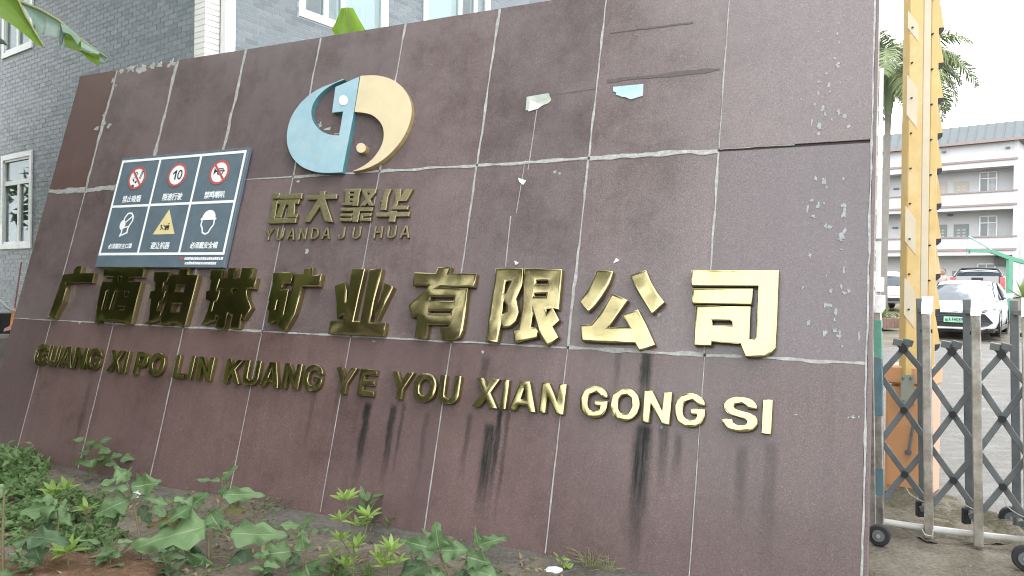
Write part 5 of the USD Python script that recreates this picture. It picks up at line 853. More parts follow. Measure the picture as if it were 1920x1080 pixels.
part(sedan, "bumper_lip", cat([beam((-0.80, 0.04, 0.262), (-0.4, -0.025, 0.235), 0.06, 0.03), beam((-0.4, -0.025, 0.235), (0.4, -0.025, 0.235), 0.06, 0.03), beam((0.4, -0.025, 0.235), (0.80, 0.04, 0.262), 0.06, 0.03)]), CARW)
pl_ = part(sedan, "number_plate", cbx(-0.24, 0.24, -0.10, -0.086, 0.375, 0.515), PGRN)
x = -0.215
gs = []
def glyphs(txt, x0, h, font, gap=1.0):
    out, x = [], x0
    for c in txt:
        if c == " ": x += 0.35 * h; continue
        g = affinity.scale(shape(font[c][1]), h, h, origin=(0, 0)); out.append(affinity.translate(g, x - g.bounds[0], 0)); x += (g.bounds[2] - g.bounds[0]) + 0.16 * h * gap
    return out, x
gl, _x = glyphs("A FH0891", 0.0, 0.092, PLATE_OUT, 0.8)
kan = affinity.scale(shape(CJK_OUT["桂"]), 0.075, 0.085, origin=(0, 0)); sc = (0.43 - 0.07) / (gl[-1].bounds[2])
chars = [affinity.translate(kan, -0.215, 0.40)] + [affinity.translate(affinity.scale(g, sc, 1, origin=(0, 0)), -0.132, 0.40) for g in gl]
for g in chars:
    part(pl_, "plate_character", place(extrude(g, 0, 0.003), np.array([1.0, 0, 0]), np.array([0, 0, 1.0]), np.array([0, -1.0, 0]), np.array([0, -0.1003, 0])), PBLACK)
part(sedan, "underbody", bx(-0.84, 0.84, 0.10, 4.5, 0.13, 0.215), CBLK)  # black underbody box, also standing in for the shadow below the bumper
part(sedan, "hood_line", cat([beam((-0.72, -0.012, 0.655), (0.0, -0.035, 0.662), 0.02, 0.012), beam((0.0, -0.035, 0.662), (0.72, -0.012, 0.655), 0.02, 0.012)]), CBLK)
part(sedan, "badge", cbx(-0.07, 0.07, -0.03, -0.01, 0.645, 0.665), CHROME)
wheels(sedan, [(0.925, 0.95), (-0.925, 0.95), (0.925, 3.75), (-0.925, 3.75)], 0.34)
for s in (-1, 1):
    for y in (0.95, 3.75):
        part(sedan, "wheel_arch", trimesh.creation.annulus(0.345, 0.385, 0.02, transform=trimesh.transformations.rotation_matrix(math.pi / 2, [0, 1, 0], [0, 0, 0]) if False else None).apply_transform(np.array([[0, 0, 1, s * 0.932], [1, 0, 0, y], [0, 1, 0, 0.34], [0, 0, 0, 1.0]])), CBLK)
part(sedan, "wiper", beam((-0.1, 1.22, 0.925), (0.55, 1.32, 0.99), 0.02, 0.015), CBLK)
part(sedan, "wiper", beam((-0.65, 1.22, 0.925), (-0.05, 1.32, 0.99), 0.02, 0.015), CBLK)

# ------------------------------------------------------------------ pickup seen from behind
pp_ = at(1832, 540, 31.0); pp_ = np.array([pp_[0], pp_[1], slope(pp_[1]) + 0.04]); PA = math.radians(33)
pk = thing("pickup_truck", "silver pickup seen from behind with black roll bar and red tail lamps", "pickup", frame((math.cos(PA), -math.sin(PA), 0), (math.sin(PA), math.cos(PA), 0), (0, 0, 1), pp_))
part(pk, "tailgate", cbx(-0.74, 0.74, -0.03, 0.06, 0.78, 1.49, 0.02), PICK)
part(pk, "tailgate_handle", cbx(-0.20, 0.20, -0.05, -0.028, 1.30, 1.44, 0.02), CBLK)
part(pk, "bumper", cbx(-0.93, 0.93, -0.14, 0.1, 0.46, 0.74, 0.03), CBLK)
for s in (-1, 1):
    part(pk, "bed_side", cbx(s * 0.92 - 0.07, s * 0.92 + 0.07, 0.0, 1.75, 0.60, 1.50, 0.04), PICK)
    part(pk, "tail_lamp", cbx(s * 0.86 - 0.09, s * 0.86 + 0.09, -0.045, -0.002, 1.0, 1.46, 0.02), REDL)
    part(pk, "mirror", trimesh.convex.convex_hull(np.array([(s * (1.0 + a), 2.9 + b, 1.2 + c) for a in (0, 0.22) for b in (0, 0.1) for c in (0, 0.22)])), CBLK)
part(pk, "bed_floor", bx(-0.85, 0.85, 0.065, 1.75, 0.55, 0.62), CBLK)
cab_s = [(1.78, 0.88, 0.5, 1.16), (2.2, 0.93, 0.45, 1.18), (3.9, 0.93, 0.45, 1.16), (5.0, 0.9, 0.45, 1.08), (5.25, 0.8, 0.5, 0.9)]
part(pk, "cab_body", loft([body_ring(y, *interp(cab_s, y)) for y in np.linspace(1.78, 5.25, 14)]), PICK, 35)
gt = [(1.80, 0.78, 1.1, 1.70), (2.1, 0.72, 1.1, 1.80), (3.0, 0.72, 1.1, 1.82), (3.5, 0.74, 1.1, 1.70), (4.1, 0.8, 1.1, 1.2)]
part(pk, "glasshouse", loft([cabin(y, *interp(gt, y)) for y in np.linspace(1.80, 4.1, 14)]), CGLASS, 40)
part(pk, "roof", loft([[(xx, y, z) for xx, z in ((-w1 + 0.02, zt - 0.1), (-w1 + 0.04, zt), (0, zt + 0.05), (w1 - 0.04, zt), (w1 - 0.02, zt - 0.1), (0, zt - 0.08))] for y in np.linspace(1.95, 3.4, 8) for w1, zb, zt in [interp(gt, y)]]), PICK, 40)
for s in (-1, 1): part(pk, "roll_bar", tube([(s * 0.86, 0.9, 1.48), (s * 0.84, 1.3, 1.6), (s * 0.72, 1.62, 1.78), (s * 0.6, 1.68, 1.84)], 0.045, 8), CBLK, True)
part(pk, "roll_bar", tube([(-0.66, 1.67, 1.83), (0, 1.68, 1.86), (0.66, 1.67, 1.83)], 0.05, 8), CBLK, True)
wheels(pk, [(0.95, 0.95), (-0.95, 0.95), (0.95, 4.2), (-0.95, 4.2)], 0.38, 0.25)

# ------------------------------------------------------------------ light SUV beyond the planting bed
sp_ = at(1677, 545, 33.0); sp_ = np.array([sp_[0], sp_[1], slope(sp_[1]) + 0.04]); SA = math.radians(12)
sv = thing("parked_suv", "white SUV parked beyond the planting bed, seen from behind", "car", frame((math.cos(SA), -math.sin(SA), 0), (math.sin(SA), math.cos(SA), 0), (0, 0, 1), sp_))
SB = [(0.0, 0.80, 0.40, 0.92), (0.12, 0.88, 0.28, 1.0), (0.5, 0.92, 0.25, 1.02), (3.4, 0.92, 0.25, 1.0), (4.2, 0.88, 0.25, 0.92), (4.5, 0.75, 0.3, 0.7)]
part(sv, "body", loft([body_ring(y, *interp(SB, y)) for y in np.r_[0, 0.06, 0.12, 0.3, 0.5, 1.2, 2, 3, 3.4, 3.9, 4.2, 4.5]]), CARW, 35)
SG_ = [(0.10, 0.74, 0.95, 1.1), (0.30, 0.68, 0.95, 1.5), (0.6, 0.66, 0.95, 1.6), (2.3, 0.66, 0.95, 1.62), (2.9, 0.7, 0.95, 1.4), (3.6, 0.8, 0.95, 1.0)]
part(sv, "glasshouse", loft([cabin(y, *interp(SG_, y)) for y in np.linspace(0.1, 3.6, 16)]), CGLASS, 40)
part(sv, "roof", loft([[(xx, y, z) for xx, z in ((-w1 + 0.02, zt - 0.06), (-w1 + 0.05, zt + 0.01), (0, zt + 0.05), (w1 - 0.05, zt + 0.01), (w1 - 0.02, zt - 0.06), (0, zt - 0.05))] for y in np.linspace(0.28, 2.5, 8) for w1, zb, zt in [interp(SG_, y)]]), CARW, 40)
for s in (-1, 1):
    part(sv, "tail_lamp", cbx(s * 0.78 - 0.09, s * 0.78 + 0.09, -0.02, 0.12, 0.82, 0.96, 0.02), REDL)
    part(sv, "rear_pillar", tube([(s * 0.78, 0.12, 0.98), (s * 0.70, 0.34, 1.52), (s * 0.68, 0.6, 1.6)], 0.06, 6), CARW, True)
part(sv, "number_plate", cbx(-0.22, 0.22, -0.03, 0.0, 0.62, 0.75), WHITE)
part(sv, "rear_bumper", cbx(-0.8, 0.8, -0.06, 0.06, 0.36, 0.5, 0.02), CBLK)
wheels(sv, [(0.92, 0.85), (-0.92, 0.85), (0.92, 3.6), (-0.92, 3.6)], 0.35)

# ------------------------------------------------------------------ person in a pale shirt
import manifold3d as m3
def chain(js):
    """One smooth surface from bones: list of (a, ra, b, rb)."""
    M = None
    for a, ra, b, rb in js:
        s1 = m3.Manifold.sphere(ra, 14).translate(list(map(float, a))); s2 = m3.Manifold.sphere(rb, 14).translate(list(map(float, b)))
        h = m3.Manifold.batch_hull([s1, s2]); M = h if M is None else M + h
    M = M.refine_to_length(0.035); q = M.to_mesh(); t = trimesh.Trimesh(q.vert_properties[:, :3], q.tri_verts, process=True); trimesh.smoothing.filter_taubin(t, iterations=8); return t
SKIN = plain("skin", (0.28, 0.17, 0.12), 0.55, var=0.08); SHIRT = plain("pale_shirt", (0.40, 0.33, 0.29), 0.85, var=0.08); TROU = plain("dark_trousers", (0.05, 0.05, 0.06), 0.85); HAIR = plain("dark_hair", (0.03, 0.025, 0.02), 0.7, var=0.3)
pe = at(1768, 545, 30.5); pe = np.array([pe[0], pe[1], slope(pe[1]) + 0.04])
per = thing("person", "person in a pale pinkish shirt standing beside the pickup, looking left", "person", yaw_frame(pe, math.radians(-60)))
bodyj = [((0, 0, 0.98), 0.145, (0, 0, 1.16), 0.135), ((0, 0, 1.16), 0.135, (0, 0, 1.36), 0.15), ((-0.17, 0, 1.40), 0.06, (0.17, 0, 1.40), 0.06), ((0, 0, 1.40), 0.07, (0, -0.01, 1.52), 0.055), ((0, -0.02, 1.60), 0.085, (0, -0.015, 1.68), 0.092), ((0, -0.10, 1.60), 0.02, (0, -0.10, 1.63), 0.014), ((-0.095, 0, 1.61), 0.02, (-0.095, 0, 1.65), 0.02), ((0.095, 0, 1.61), 0.02, (0.095, 0, 1.65), 0.02)]
for s in (-1, 1):
    bodyj += [((s * 0.20, 0, 1.39), 0.058, (s * 0.25, 0.02, 1.12), 0.043), ((s * 0.25, 0.02, 1.12), 0.042, (s * 0.24, -0.06, 0.88), 0.03), ((s * 0.24, -0.06, 0.86), 0.034, (s * 0.24, -0.08, 0.78), 0.03), ((s * 0.09, 0, 0.95), 0.095, (s * 0.10, 0, 0.52), 0.06), ((s * 0.10, 0, 0.52), 0.06, (s * 0.10, 0.02, 0.10), 0.042), ((s * 0.10, 0.02, 0.045), 0.042, (s * 0.11, -0.15, 0.035), 0.034)]
    for k in range(4): bodyj.append(((s * (0.225 + 0.012 * k), -0.085, 0.78), 0.009, (s * (0.222 + 0.012 * k), -0.09 - 0.01 * (k % 2), 0.705 + 0.008 * abs(k - 1)), 0.008))
    bodyj.append(((s * 0.215, -0.09, 0.83), 0.011, (s * 0.20, -0.125, 0.775), 0.009))
part(per, "body", chain(bodyj), SKIN, True)
part(per, "shirt", chain([((0, 0, 0.93), 0.165, (0, 0, 1.16), 0.152), ((0, 0, 1.16), 0.152, (0, 0, 1.36), 0.168), ((-0.18, 0, 1.395), 0.073, (0.18, 0, 1.395), 0.073)] + [((s * 0.19, 0, 1.39), 0.073, (s * 0.235, 0.01, 1.17), 0.062) for s in (-1, 1)]), SHIRT, True)
part(per, "trousers", chain([((-0.08, 0, 0.90), 0.12, (0.08, 0, 0.90), 0.12)] + [q for s in (-1, 1) for q in (((s * 0.09, 0, 0.90), 0.11, (s * 0.10, 0, 0.5), 0.078), ((s * 0.10, 0, 0.5), 0.078, (s * 0.10, 0.015, 0.08), 0.065))]), TROU, True)
part(per, "hair", chain([((0, 0.005, 1.66), 0.098, (0, 0.012, 1.70), 0.092)]), HAIR, True)
part(per, "eyes", cat([trimesh.creation.icosphere(1, 0.011).apply_translation((s * 0.033, -0.095, 1.645)) for s in (-1, 1)]), PBLACK)

# ------------------------------------------------------------------ basketball stand
GRN = plain("hoop_green_paint", (0.09, 0.27, 0.18), 0.4, var=0.1)
HZ = 27.0; hb = at(1893, 545, HZ); hb = np.array([hb[0], hb[1], slope(hb[1]) + 0.04]); H = lambda x, y, d=0: at(x, y, HZ + d) - hb
hs = thing("basketball_stand", "green basketball stand with a long arm reaching left in front of the white building", "basketball stand", hb)
part(hs, "post", beam((0, 0, 0.1), H(1893, 484), 0.15, 0.15, up=(0, 1, 0)), GRN)
part(hs, "base", cbx(-0.5, 0.9, -0.5, 0.5, 0, 0.26, 0.03), GRN)
part(hs, "arm", cat([beam(H(1921, 492), H(1886, 482), 0.12, 0.14), beam(H(1890, 483), H(1858, 471), 0.10, 0.13), beam(H(1860, 471.5), H(1818, 470), 0.08, 0.10)]), GRN)
part(hs, "brace", beam(H(1872, 476), H(1816, 443), 0.05, 0.05), plain("hoop_brace_paint", (0.30, 0.46, 0.40), 0.4))
hv = unit(ray(1813, 460) * [1, 1, 0]); part(hs, "backboard", place(bx(-0.9, 0.9, -0.015, 0.015, -0.30, 0.65), hv, np.array([-hv[1], hv[0], 0]), np.array([0, 0, 1.0]), H(1813, 468)), PANE)
part(hs, "mount", trimesh.convex.convex_hull(np.array([H(1811, 466), H(1820, 470), H(1817, 477), H(1812, 468, 0.3), H(1819, 474, 0.3)])), GRN)
hc = H(1812, 470) - np.array([hv[1], -hv[0], 0]) * 0.0 + np.array([-hv[1], hv[0], 0]) * 0.26; part(hs, "hoop", tube([hc + np.array([math.cos(a) * 0.225, math.sin(a) * 0.225, 0]) for a in np.linspace(0, 2 * math.pi, 25)], 0.01, 6), REDL, True)

# ------------------------------------------------------------------ planting bed in the yard
FOL = leafmat("hedge_leaf", (0.07, 0.11, 0.03), (0.16, 0.22, 0.07), 0.3)
KERB = plain("bed_brick", (0.26, 0.17, 0.13), 0.8, var=0.2, scale=10)
def leaf_cloud(pts, nrm_up, size, seed, n_each=1):
    """Many small folded leaves (4 triangles each) at pts."""
    r = np.random.default_rng(seed); n = len(pts); d = r.normal(size=(n, 3)); d /= np.linalg.norm(d, axis=1)[:, None]; d[:, 2] *= 0.6
    u = r.normal(size=(n, 3)); u[:, 2] += nrm_up; u -= (u * d).sum(1)[:, None] * d / (d * d).sum(1)[:, None]; u /= np.linalg.norm(u, axis=1)[:, None]; d /= np.linalg.norm(d, axis=1)[:, None]; s = np.cross(d, u)
    L = size * r.uniform(0.6, 1.3, n)[:, None]; W = L * 0.42
    a, t = pts - d * L / 2, pts + d * L / 2 - u * L * 0.12; m0 = pts + u * L * 0.06; l, q = pts + s * W / 2 + u * L * 0.13, pts - s * W / 2 + u * L * 0.13
    V = np.stack([a, l, t, q, m0], 1).reshape(-1, 3); b = np.arange(n)[:, None] * 5
    F = np.hstack([b + [0, 1, 4], b + [1, 2, 4], b + [2, 3, 4], b + [3, 0, 4]]).reshape(-1, 3)
    uv = np.tile(np.array([[0, 0.5], [0.5, 1], [1, 0.5], [0.5, 0], [0.5, 0.5]]), (n, 1)); return trimesh.Trimesh(V, F, process=False), uv
k0, k1 = at(1600, 618, 21.5), at(1690, 612, 22.5); kz = slope(22) + 0.04; kd = unit(np.array([k1[0] - k0[0], k1[1] - k0[1], 0])); kn = np.array([-kd[1], kd[0], 0]); kl = np.hypot(*(k1 - k0)[:2])
pbed = thing("planter_bed", "brick edged planting bed beside the palm in the yard", "planting bed", np.array([k0[0], k0[1], kz]))
for i in range(int(kl / 0.12)):
    part(pbed, "edge_brick", place(cbx(i * 0.12, i * 0.12 + 0.11, 0, 0.1, 0, 0.28 + 0.012 * ((i * 7) % 3), 0.008), kd, kn, np.array([0, 0, 1.0]), np.zeros(3)), KERB)
part(pbed, "side_kerb", place(bx(kl - 0.1, kl, 0.105, 7.0, 0, 0.28), kd, kn, np.array([0, 0, 1.0]), np.zeros(3)), KERB)
part(pbed, "soil", place(bx(0.0, kl - 0.101, 0.105, 7.0, 0.0, 0.22), kd, kn, np.array([0, 0, 1.0]), np.zeros(3)), SOIL)
r = np.random.default_rng(4); n = 5200; pts = np.c_[r.uniform(0, kl, n), r.uniform(0.05, 6.8, n), 0.22 + r.beta(2, 2, n) * (0.28 + 0.22 * meshkit.noise(np.c_[r.uniform(0, 1, n) * 0, np.arange(n) * 0, np.arange(n) * 0.0]))]
pts[:, 2] = 0.2 + r.beta(1.6, 1.6, n) * (0.35 + 0.5 * (meshkit.fbm(np.c_[pts[:, 0] * 1.3, pts[:, 1] * 1.1, 0 * pts[:, 0]], 3, seed=3) - 0.35))
lc, uv = leaf_cloud(pts, 1.0, 0.13, 5); p_ = part(pbed, "ground_cover", place(lc, kd, kn, np.array([0, 0, 1.0]), np.zeros(3)), FOL, uv=uv, kind="stuff")

# ------------------------------------------------------------------ palm, pole
BARK = plain("palm_bark", (0.20, 0.185, 0.165), 0.85, var=0.2, scale=4, dirt=(0.14, 0.12, 0.10), bump=0.01, bscale=8)
SHAFT = plain("palm_crownshaft", (0.16, 0.22, 0.12), 0.5, var=0.2, scale=3)
PALM = leafmat("palm_leaflet", (0.035, 0.052, 0.04), (0.062, 0.085, 0.062), 0.12, veins=0.0)
pb = at(1655, 545, 33.0); pb = np.array([pb[0], pb[1], slope(pb[1]) + 0.04]); Hc = at(1668, 128, 33.0)[2] - pb[2]
palm = thing("royal_palm", "tall royal palm with drooping feathery fronds beside the yellow boom", "palm tree", pb)
tx = at(1668, 128, 33.0)[0] - pb[0]
tr = np.array([[tx * (z / Hc) ** 1.2, 0, z] for z in np.linspace(0, Hc - 2.0, 16)]); part(palm, "trunk", tube(tr, np.interp(np.linspace(0, 1, 16), [0, 0.05, 0.3, 0.6, 1], [0.24, 0.19, 0.15, 0.15, 0.12]), 12), BARK, True)
cs = np.array([[tr[-1][0] + (tx - tr[-1][0]) * t, 0, Hc - 2.0 + 2.0 * t] for t in np.linspace(0, 1, 7)]); part(palm, "crownshaft", tube(cs, [0.14, 0.18, 0.18, 0.16, 0.13, 0.10, 0.06], 12), SHAFT, True)
def frond(o, az, el, L, droop, seed, nl=84):
    r = np.random.default_rng(seed); t = np.linspace(0, 1, 24); h = np.array([math.cos(az), math.sin(az), 0]); ds = L / 23; p = o.copy(); pts = [p.copy()]
    for i in range(23):
        e = el - droop * (i / 23) ** 1.3; p = p + ds * (h * math.cos(e) + np.array([0, 0, math.sin(e)])); pts.append(p.copy())
    pts = np.array(pts); rach = tube(pts, 0.03, 5, 0.006); V, F, UV = [], [], []; side = np.array([-h[1], h[0], 0])
    for i in range(nl):
        s = 0.16 + 0.83 * i / (nl - 1); c = np.array([np.interp(s, t, pts[:, k]) for k in range(3)]); k = min(int(s * 23), 22); tg = unit(pts[k + 1] - pts[k]); nup = np.cross(side, tg); nup = nup if nup[2] > 0 else -nup
        ln = 1.0 * math.sin(math.pi * min(1, 0.18 + 0.80 * s)) ** 0.6 * r.uniform(0.8, 1.1)
        for sg in (-1, 1):
            d = unit(side * sg * 0.85 + tg * (0.45 + r.uniform(-0.1, 0.25)) + nup * r.uniform(-0.15, 0.35)); w = 0.034
            m_ = c + d * ln * 0.55 - [0, 0, 0.05 * ln]; e = c + d * ln - np.array([0, 0, (0.30 + r.uniform(0, 0.2)) * ln]); b = len(V)
            V += [c + tg * w * 0.5, c - tg * w * 0.5, m_ + tg * w, m_ - tg * w, e]; F += [[b, b + 1, b + 3], [b, b + 3, b + 2], [b + 2, b + 3, b + 4]]; UV += [(0, 0.7), (0, 0.3), (0.5, 0.8), (0.5, 0.2), (1, 0.5)]
    return rach, trimesh.Trimesh(np.array(V), np.array(F), process=False), np.array(UV)
o = cs[-1]
FR = [(-0.15, 0.55, 4.26, 1.95), (0.25, 0.25, 3.93, 1.81), (-0.6, 0.1, 3.71, 1.88), (0.9, 0.5, 3.93, 1.88), (1.9, 0.6, 3.71, 2.0), (2.6, 0.45, 3.71, 1.88), (3.2, 0.7, 3.49, 1.76), (3.6, 0.2, 3.6, 1.88), (4.2, 0.5, 3.93, 2.0), (4.9, 0.3, 3.82, 2.0), (5.4, 0.8, 3.6, 1.64), (0.5, 1.1, 3.06, 1.25), (3.0, 1.2, 3.06, 1.01), (-0.25, -0.25, 3.49, 1.5), (2.9, -0.15, 3.28, 1.64), (1.4, -0.2, 3.06, 1.5), (4.6, -0.1, 3.17, 1.5), (0.1, 0.85, 3.6, 1.88), (2.2, 0.95, 3.28, 1.76), (3.9, 0.9, 3.49, 1.88), (0.4, 0.0, 3.2, 1.4), (-0.9, 0.5, 3.4, 1.7), (1.2, 0.3, 3.1, 1.6), (2.4, 0.2, 3.2, 1.6), (3.4, 0.4, 3.3, 1.7), (5.8, 0.3, 3.2, 1.6), (0.15, -0.5, 2.8, 0.9), (3.1, -0.5, 2.7, 0.9)]
for i, (az, el, L, dr) in enumerate(FR):
    ra, lf, uv = frond(o, az, el, L, dr, 50 + i); f = part(palm, "frond", lf, PALM, uv=uv); part(f, "rachis", ra, SHAFT)
gp = at(1646, 545, 24.0); gp = np.array([gp[0], gp[1], slope(gp[1]) + 0.04]); gh = at(1644, 128, 24)[2] - gp[2]
pol = thing("grey_pole", "slim pale grey concrete pole just right of the sign wall", "pole", gp)
part(pol, "shaft", tube([(0, 0, 0), (0, 0, gh / 2), (0, 0, gh)], 0.085, 12, 0.06), plain("pole_concrete", (0.42, 0.42, 0.40), 0.8, var=0.15, scale=3), True)
part(pol, "meter_box", cbx(-0.09, 0.09, -0.22, -0.07, 1.0, 1.45), plain("meter_box_grey", (0.5, 0.5, 0.48), 0.5))
part(pol, "band", cyl((0, 0, 2.6), (0, 0, 2.66), 0.10), GUN)

# ------------------------------------------------------------------ white three storey building across the yard
WALLW = plain("white_wall_paint", (0.50, 0.505, 0.51), 0.8, var=0.05, scale=0.7, dirt=(0.40, 0.40, 0.39))
TRIM = plain("dull_red_trim", (0.25, 0.20, 0.19), 0.7, var=0.1)
ROOF = plain("grey_metal_roof", (0.15, 0.17, 0.175), 0.7, var=0.15, scale=2)
DOOR = plain("green_grey_door", (0.20, 0.22, 0.21), 0.5, var=0.06)
DOORL = plain("tan_door", (0.42, 0.38, 0.32), 0.5, var=0.06)
GLS = plain("far_window_glass", (0.10, 0.115, 0.12), 0.1, var=0.3, scale=0.8, spec=0.9)
c0 = at(1904, 545, 52.0); FO = np.array([c0[0], c0[1], slope(c0[1]) + 0.04]); ga = math.radians(49); FD = np.array([-math.sin(ga), math.cos(ga), 0]); FN = np.array([-FD[1], FD[0], 0]); FN = FN if FN @ FO < 0 else -FN
fx = frame(FD, np.array([0, 0, 1.0]), np.cross(FD, [0, 0, 1.0]), FO)
SGN = 1.0 if np.cross(FD, [0, 0, 1.0]) @ FO < 0 else -1.0       # +: local z points out to the yard
wb = thing("white_building", "white three storey balcony building with dull red trims and grey roof across the yard", "building", fx)
def fz(x, y, dep=0.0):
    q = on_plane(x, y, FO + FN * (-dep), FN) - FO; return float(q @ FD), float(q[2])
def fb(s0, s1, z0, z1, d0, d1):       # d: depth behind the balcony front
    a, b = sorted((-SGN * d0, -SGN * d1)); return bx(s0, s1, z0, z1, a, b)
LW, DEP = 13.0, 1.5
rail3, slab3, rail2, slab2, roofb, slabr, rooft = fz(1898, 358)[1], fz(1898, 391)[1], fz(1898, 444)[1], fz(1898, 478)[1], fz(1900, 262)[1], fz(1898, 310)[1], fz(1903, 224)[1]
line3, line2, liner = fz(1898, 382)[1], fz(1898, 467)[1], fz(1900, 297)[1]
part(wb, "back_wall", fb(0, LW, 0, slabr + 0.3, DEP, DEP + 0.25), WALLW)
part(wb, "side_wall", fb(0, 0.22, 0, roofb, -0.0, 9.0), WALLW)
part(wb, "side_wall", fb(LW, LW + 0.22, 0, roofb, 0.0, 9.0), WALLW)
part(wb, "end_wall", fb(0.225, LW - 0.005, 0, roofb, 8.8, 9.0), WALLW)
for k, (lo, hi, ln) in enumerate(((slab2, rail2, line2), (slab3, rail3, line3), (slabr, roofb - 0.05, liner))):
    pf = part(wb, "balcony_front", fb(0.225, LW - 0.005, lo, hi, 0.02, 0.2), WALLW)
    part(pf, "trim_line", fb(-0.02, LW, ln - 0.07, ln + 0.07, -0.06, 0.018), TRIM)
    if k < 2: part(pf, "rail_cap", fb(-0.02, LW, hi + 0.002, hi + 0.10, -0.05, 0.25), TRIM)
    part(wb, "floor_slab", fb(0.225, LW - 0.005, lo, lo + 0.14, 0.205, 8.7), WALLW)
rs = [(-0.35, LW + 0.35)]
rz0, rz1 = roofb + 0.02, rooft
prof_ = Polygon([(-0.30, rz0), (-0.30, rz0 + 0.10), (0.55, rz1), (9.2, rz1 + 0.5), (9.4, rz0), (0.0, rz0 - 0.04)])
rm = extrude(prof_, -0.35, LW + 0.35)   # x = depth, y = z, z = s
v = rm.vertices.copy(); rm.vertices = np.c_[v[:, 2], v[:, 1], -SGN * v[:, 0]]; rm.fix_normals(); rfp = part(wb, "roof", rm, ROOF)
part(rfp, "fascia", fb(-0.38, LW + 0.38, rz0 - 0.10, rz0 + 0.10, -0.42, -0.31), TRIM)
for i in range(24):
    s = -0.3 + i * 0.56; q = beam((s, rz0 + 0.12, SGN * 0.30 + 0.0), (s, rz1 + 0.01, -SGN * 0.55), 0.05, 0.04, up=(0, 0, SGN)); part(rfp, "seam_rib", q, ROOF)
def far_window(x0, x1, y0, y1, mid=True, top=0.32):
    (sa, za), (sb, zb) = fz(x1, y0, DEP), fz(x0, y1, DEP); s0, s1, z0, z1 = min(sa, sb), max(sa, sb), min(za, zb), max(za, zb)
    w = part(wb, "window", fb(s0, s1, z0, z1, DEP - 0.02, DEP - 0.004), GLS)
    fr = [fb(s0 - 0.05, s0 + 0.04, z0, z1, DEP - 0.06, DEP - 0.022), fb(s1 - 0.04, s1 + 0.05, z0, z1, DEP - 0.06, DEP - 0.022), fb(s0, s1, z0 - 0.05, z0 + 0.03, DEP - 0.061, DEP - 0.023), fb(s0, s1, z1 - 0.03, z1 + 0.05, DEP - 0.061, DEP - 0.023), fb(s0, s1, z1 - (z1 - z0) * top - 0.03, z1 - (z1 - z0) * top + 0.03, DEP - 0.058, DEP - 0.0235), fb((s0 + s1) / 2 - 0.03, (s0 + s1) / 2 + 0.03, z0, z1, DEP - 0.057, DEP - 0.024)]
    part(w, "frame", cat(fr), ALU)
    part(w, "curtain", fb(s0 + 0.1, s0 + (s1 - s0) * 0.45, z0 + 0.05, z1 - (z1 - z0) * top, DEP - 0.0225, DEP - 0.0205), CURT)
def far_door(x0, x1, y0, y1, mt):
    (sa, za), (sb, zb) = fz(x1, y0, DEP), fz(x0, y1, DEP); s0, s1, z1 = min(sa, sb), max(sa, sb), max(za, zb)
    z0 = min(za, zb) - 0.9; d = part(wb, "door", fb(s0, s1, z0, z1, DEP - 0.03, DEP - 0.004), mt)
    for i in range(2):
        for j in range(3):
            sm_ = s0 + (s1 - s0) * (0.22 + 0.34 * i); zz = z1 - 0.45 - 0.22 * j; part(d, "louvre", fb(sm_, sm_ + (s1 - s0) * 0.2, zz, zz + 0.07, DEP - 0.045, DEP - 0.032), WALLW)
for y0, y1 in ((322, 360), (405, 444)): far_window(1837, 1869, y0, y1)
far_window(1833, 1866, 495, 530); far_window(1750, 1770, 510, 528, top=0.2)
for y0, y1, mt in ((339, 362, DOORL), (420, 444, DOOR)):
    far_door(1788, 1817, y0, y1, mt); far_door(1752, 1776, y0 + 1, y1 + 1, mt); far_door(1637, 1649, y0 - 5, y1, mt)
far_door(1785, 1815, 508, 530, DOOR); far_door(1637, 1649, 500, 530, DOOR)
far_window(1676, 1690, 350, 365) if False else None
for x, y in ((1782, 404), (1681, 354), (1679, 427)):
    s, z = fz(x, y, DEP); part(wb, "wall_lamp", fb(s - 0.18, s + 0.18, z - 0.06, z + 0.06, DEP - 0.12, DEP - 0.002), GUN)
s, z = fz(1877, 490, DEP); part(wb, "outdoor_unit", fb(s - 0.35, s + 0.35, z - 0.3, z + 0.3, DEP - 0.3, DEP - 0.002), GUN)
for x, y in ((1890, 277), (1770, 285)):
    s, z = fz(x, y); part(wb, "wall_lamp", fb(s - 0.12, s + 0.12, z - 0.06, z + 0.06, -0.15, 0.019), GUN)
# beige building with a dark awning at the right edge
bb_ = at(1912, 548, 60.0); bb_ = np.array([bb_[0], bb_[1], slope(bb_[1]) + 0.0])
bg = thing("beige_building", "beige building with dark awning at the far right edge", "building", yaw_frame(bb_, -0.45))
BEI = plain("beige_wall", (0.62, 0.54, 0.42), 0.8, var=0.05)
part(bg, "wall", bx(-0.6, 12, 0, 9, 0, at(1915, 312, 60)[2] - bb_[2]), BEI)
zt_ = at(1915, 372, 59)[2] - bb_[2]; part(bg, "awning", trimesh.convex.convex_hull(np.array([(x, y, z) for x in (-0.8, 12) for y, z in ((-1.8, zt_ - 2.3), (-1.8, zt_ - 2.1), (-0.02, zt_), (-0.02, zt_ - 0.4))])), ROOF)
part(bg, "roof", bx(-0.9, 12.3, -0.5, 9.5, at(1915, 312, 60)[2] - bb_[2] + 0.003, at(1915, 300, 60)[2] - bb_[2]), ROOF)
for i in range(4): part(bg, "window", bx(0.4 + i * 2.6, 1.8 + i * 2.6, -0.05, -0.004, zt_ - 4.3, zt_ - 2.7), GLS)
for i in range(4): part(bg, "downpipe", cyl((0.2 + i * 2.6, -0.08, 0), (0.2 + i * 2.6, -0.08, zt_ - 2.5), 0.06, 8), PVC)

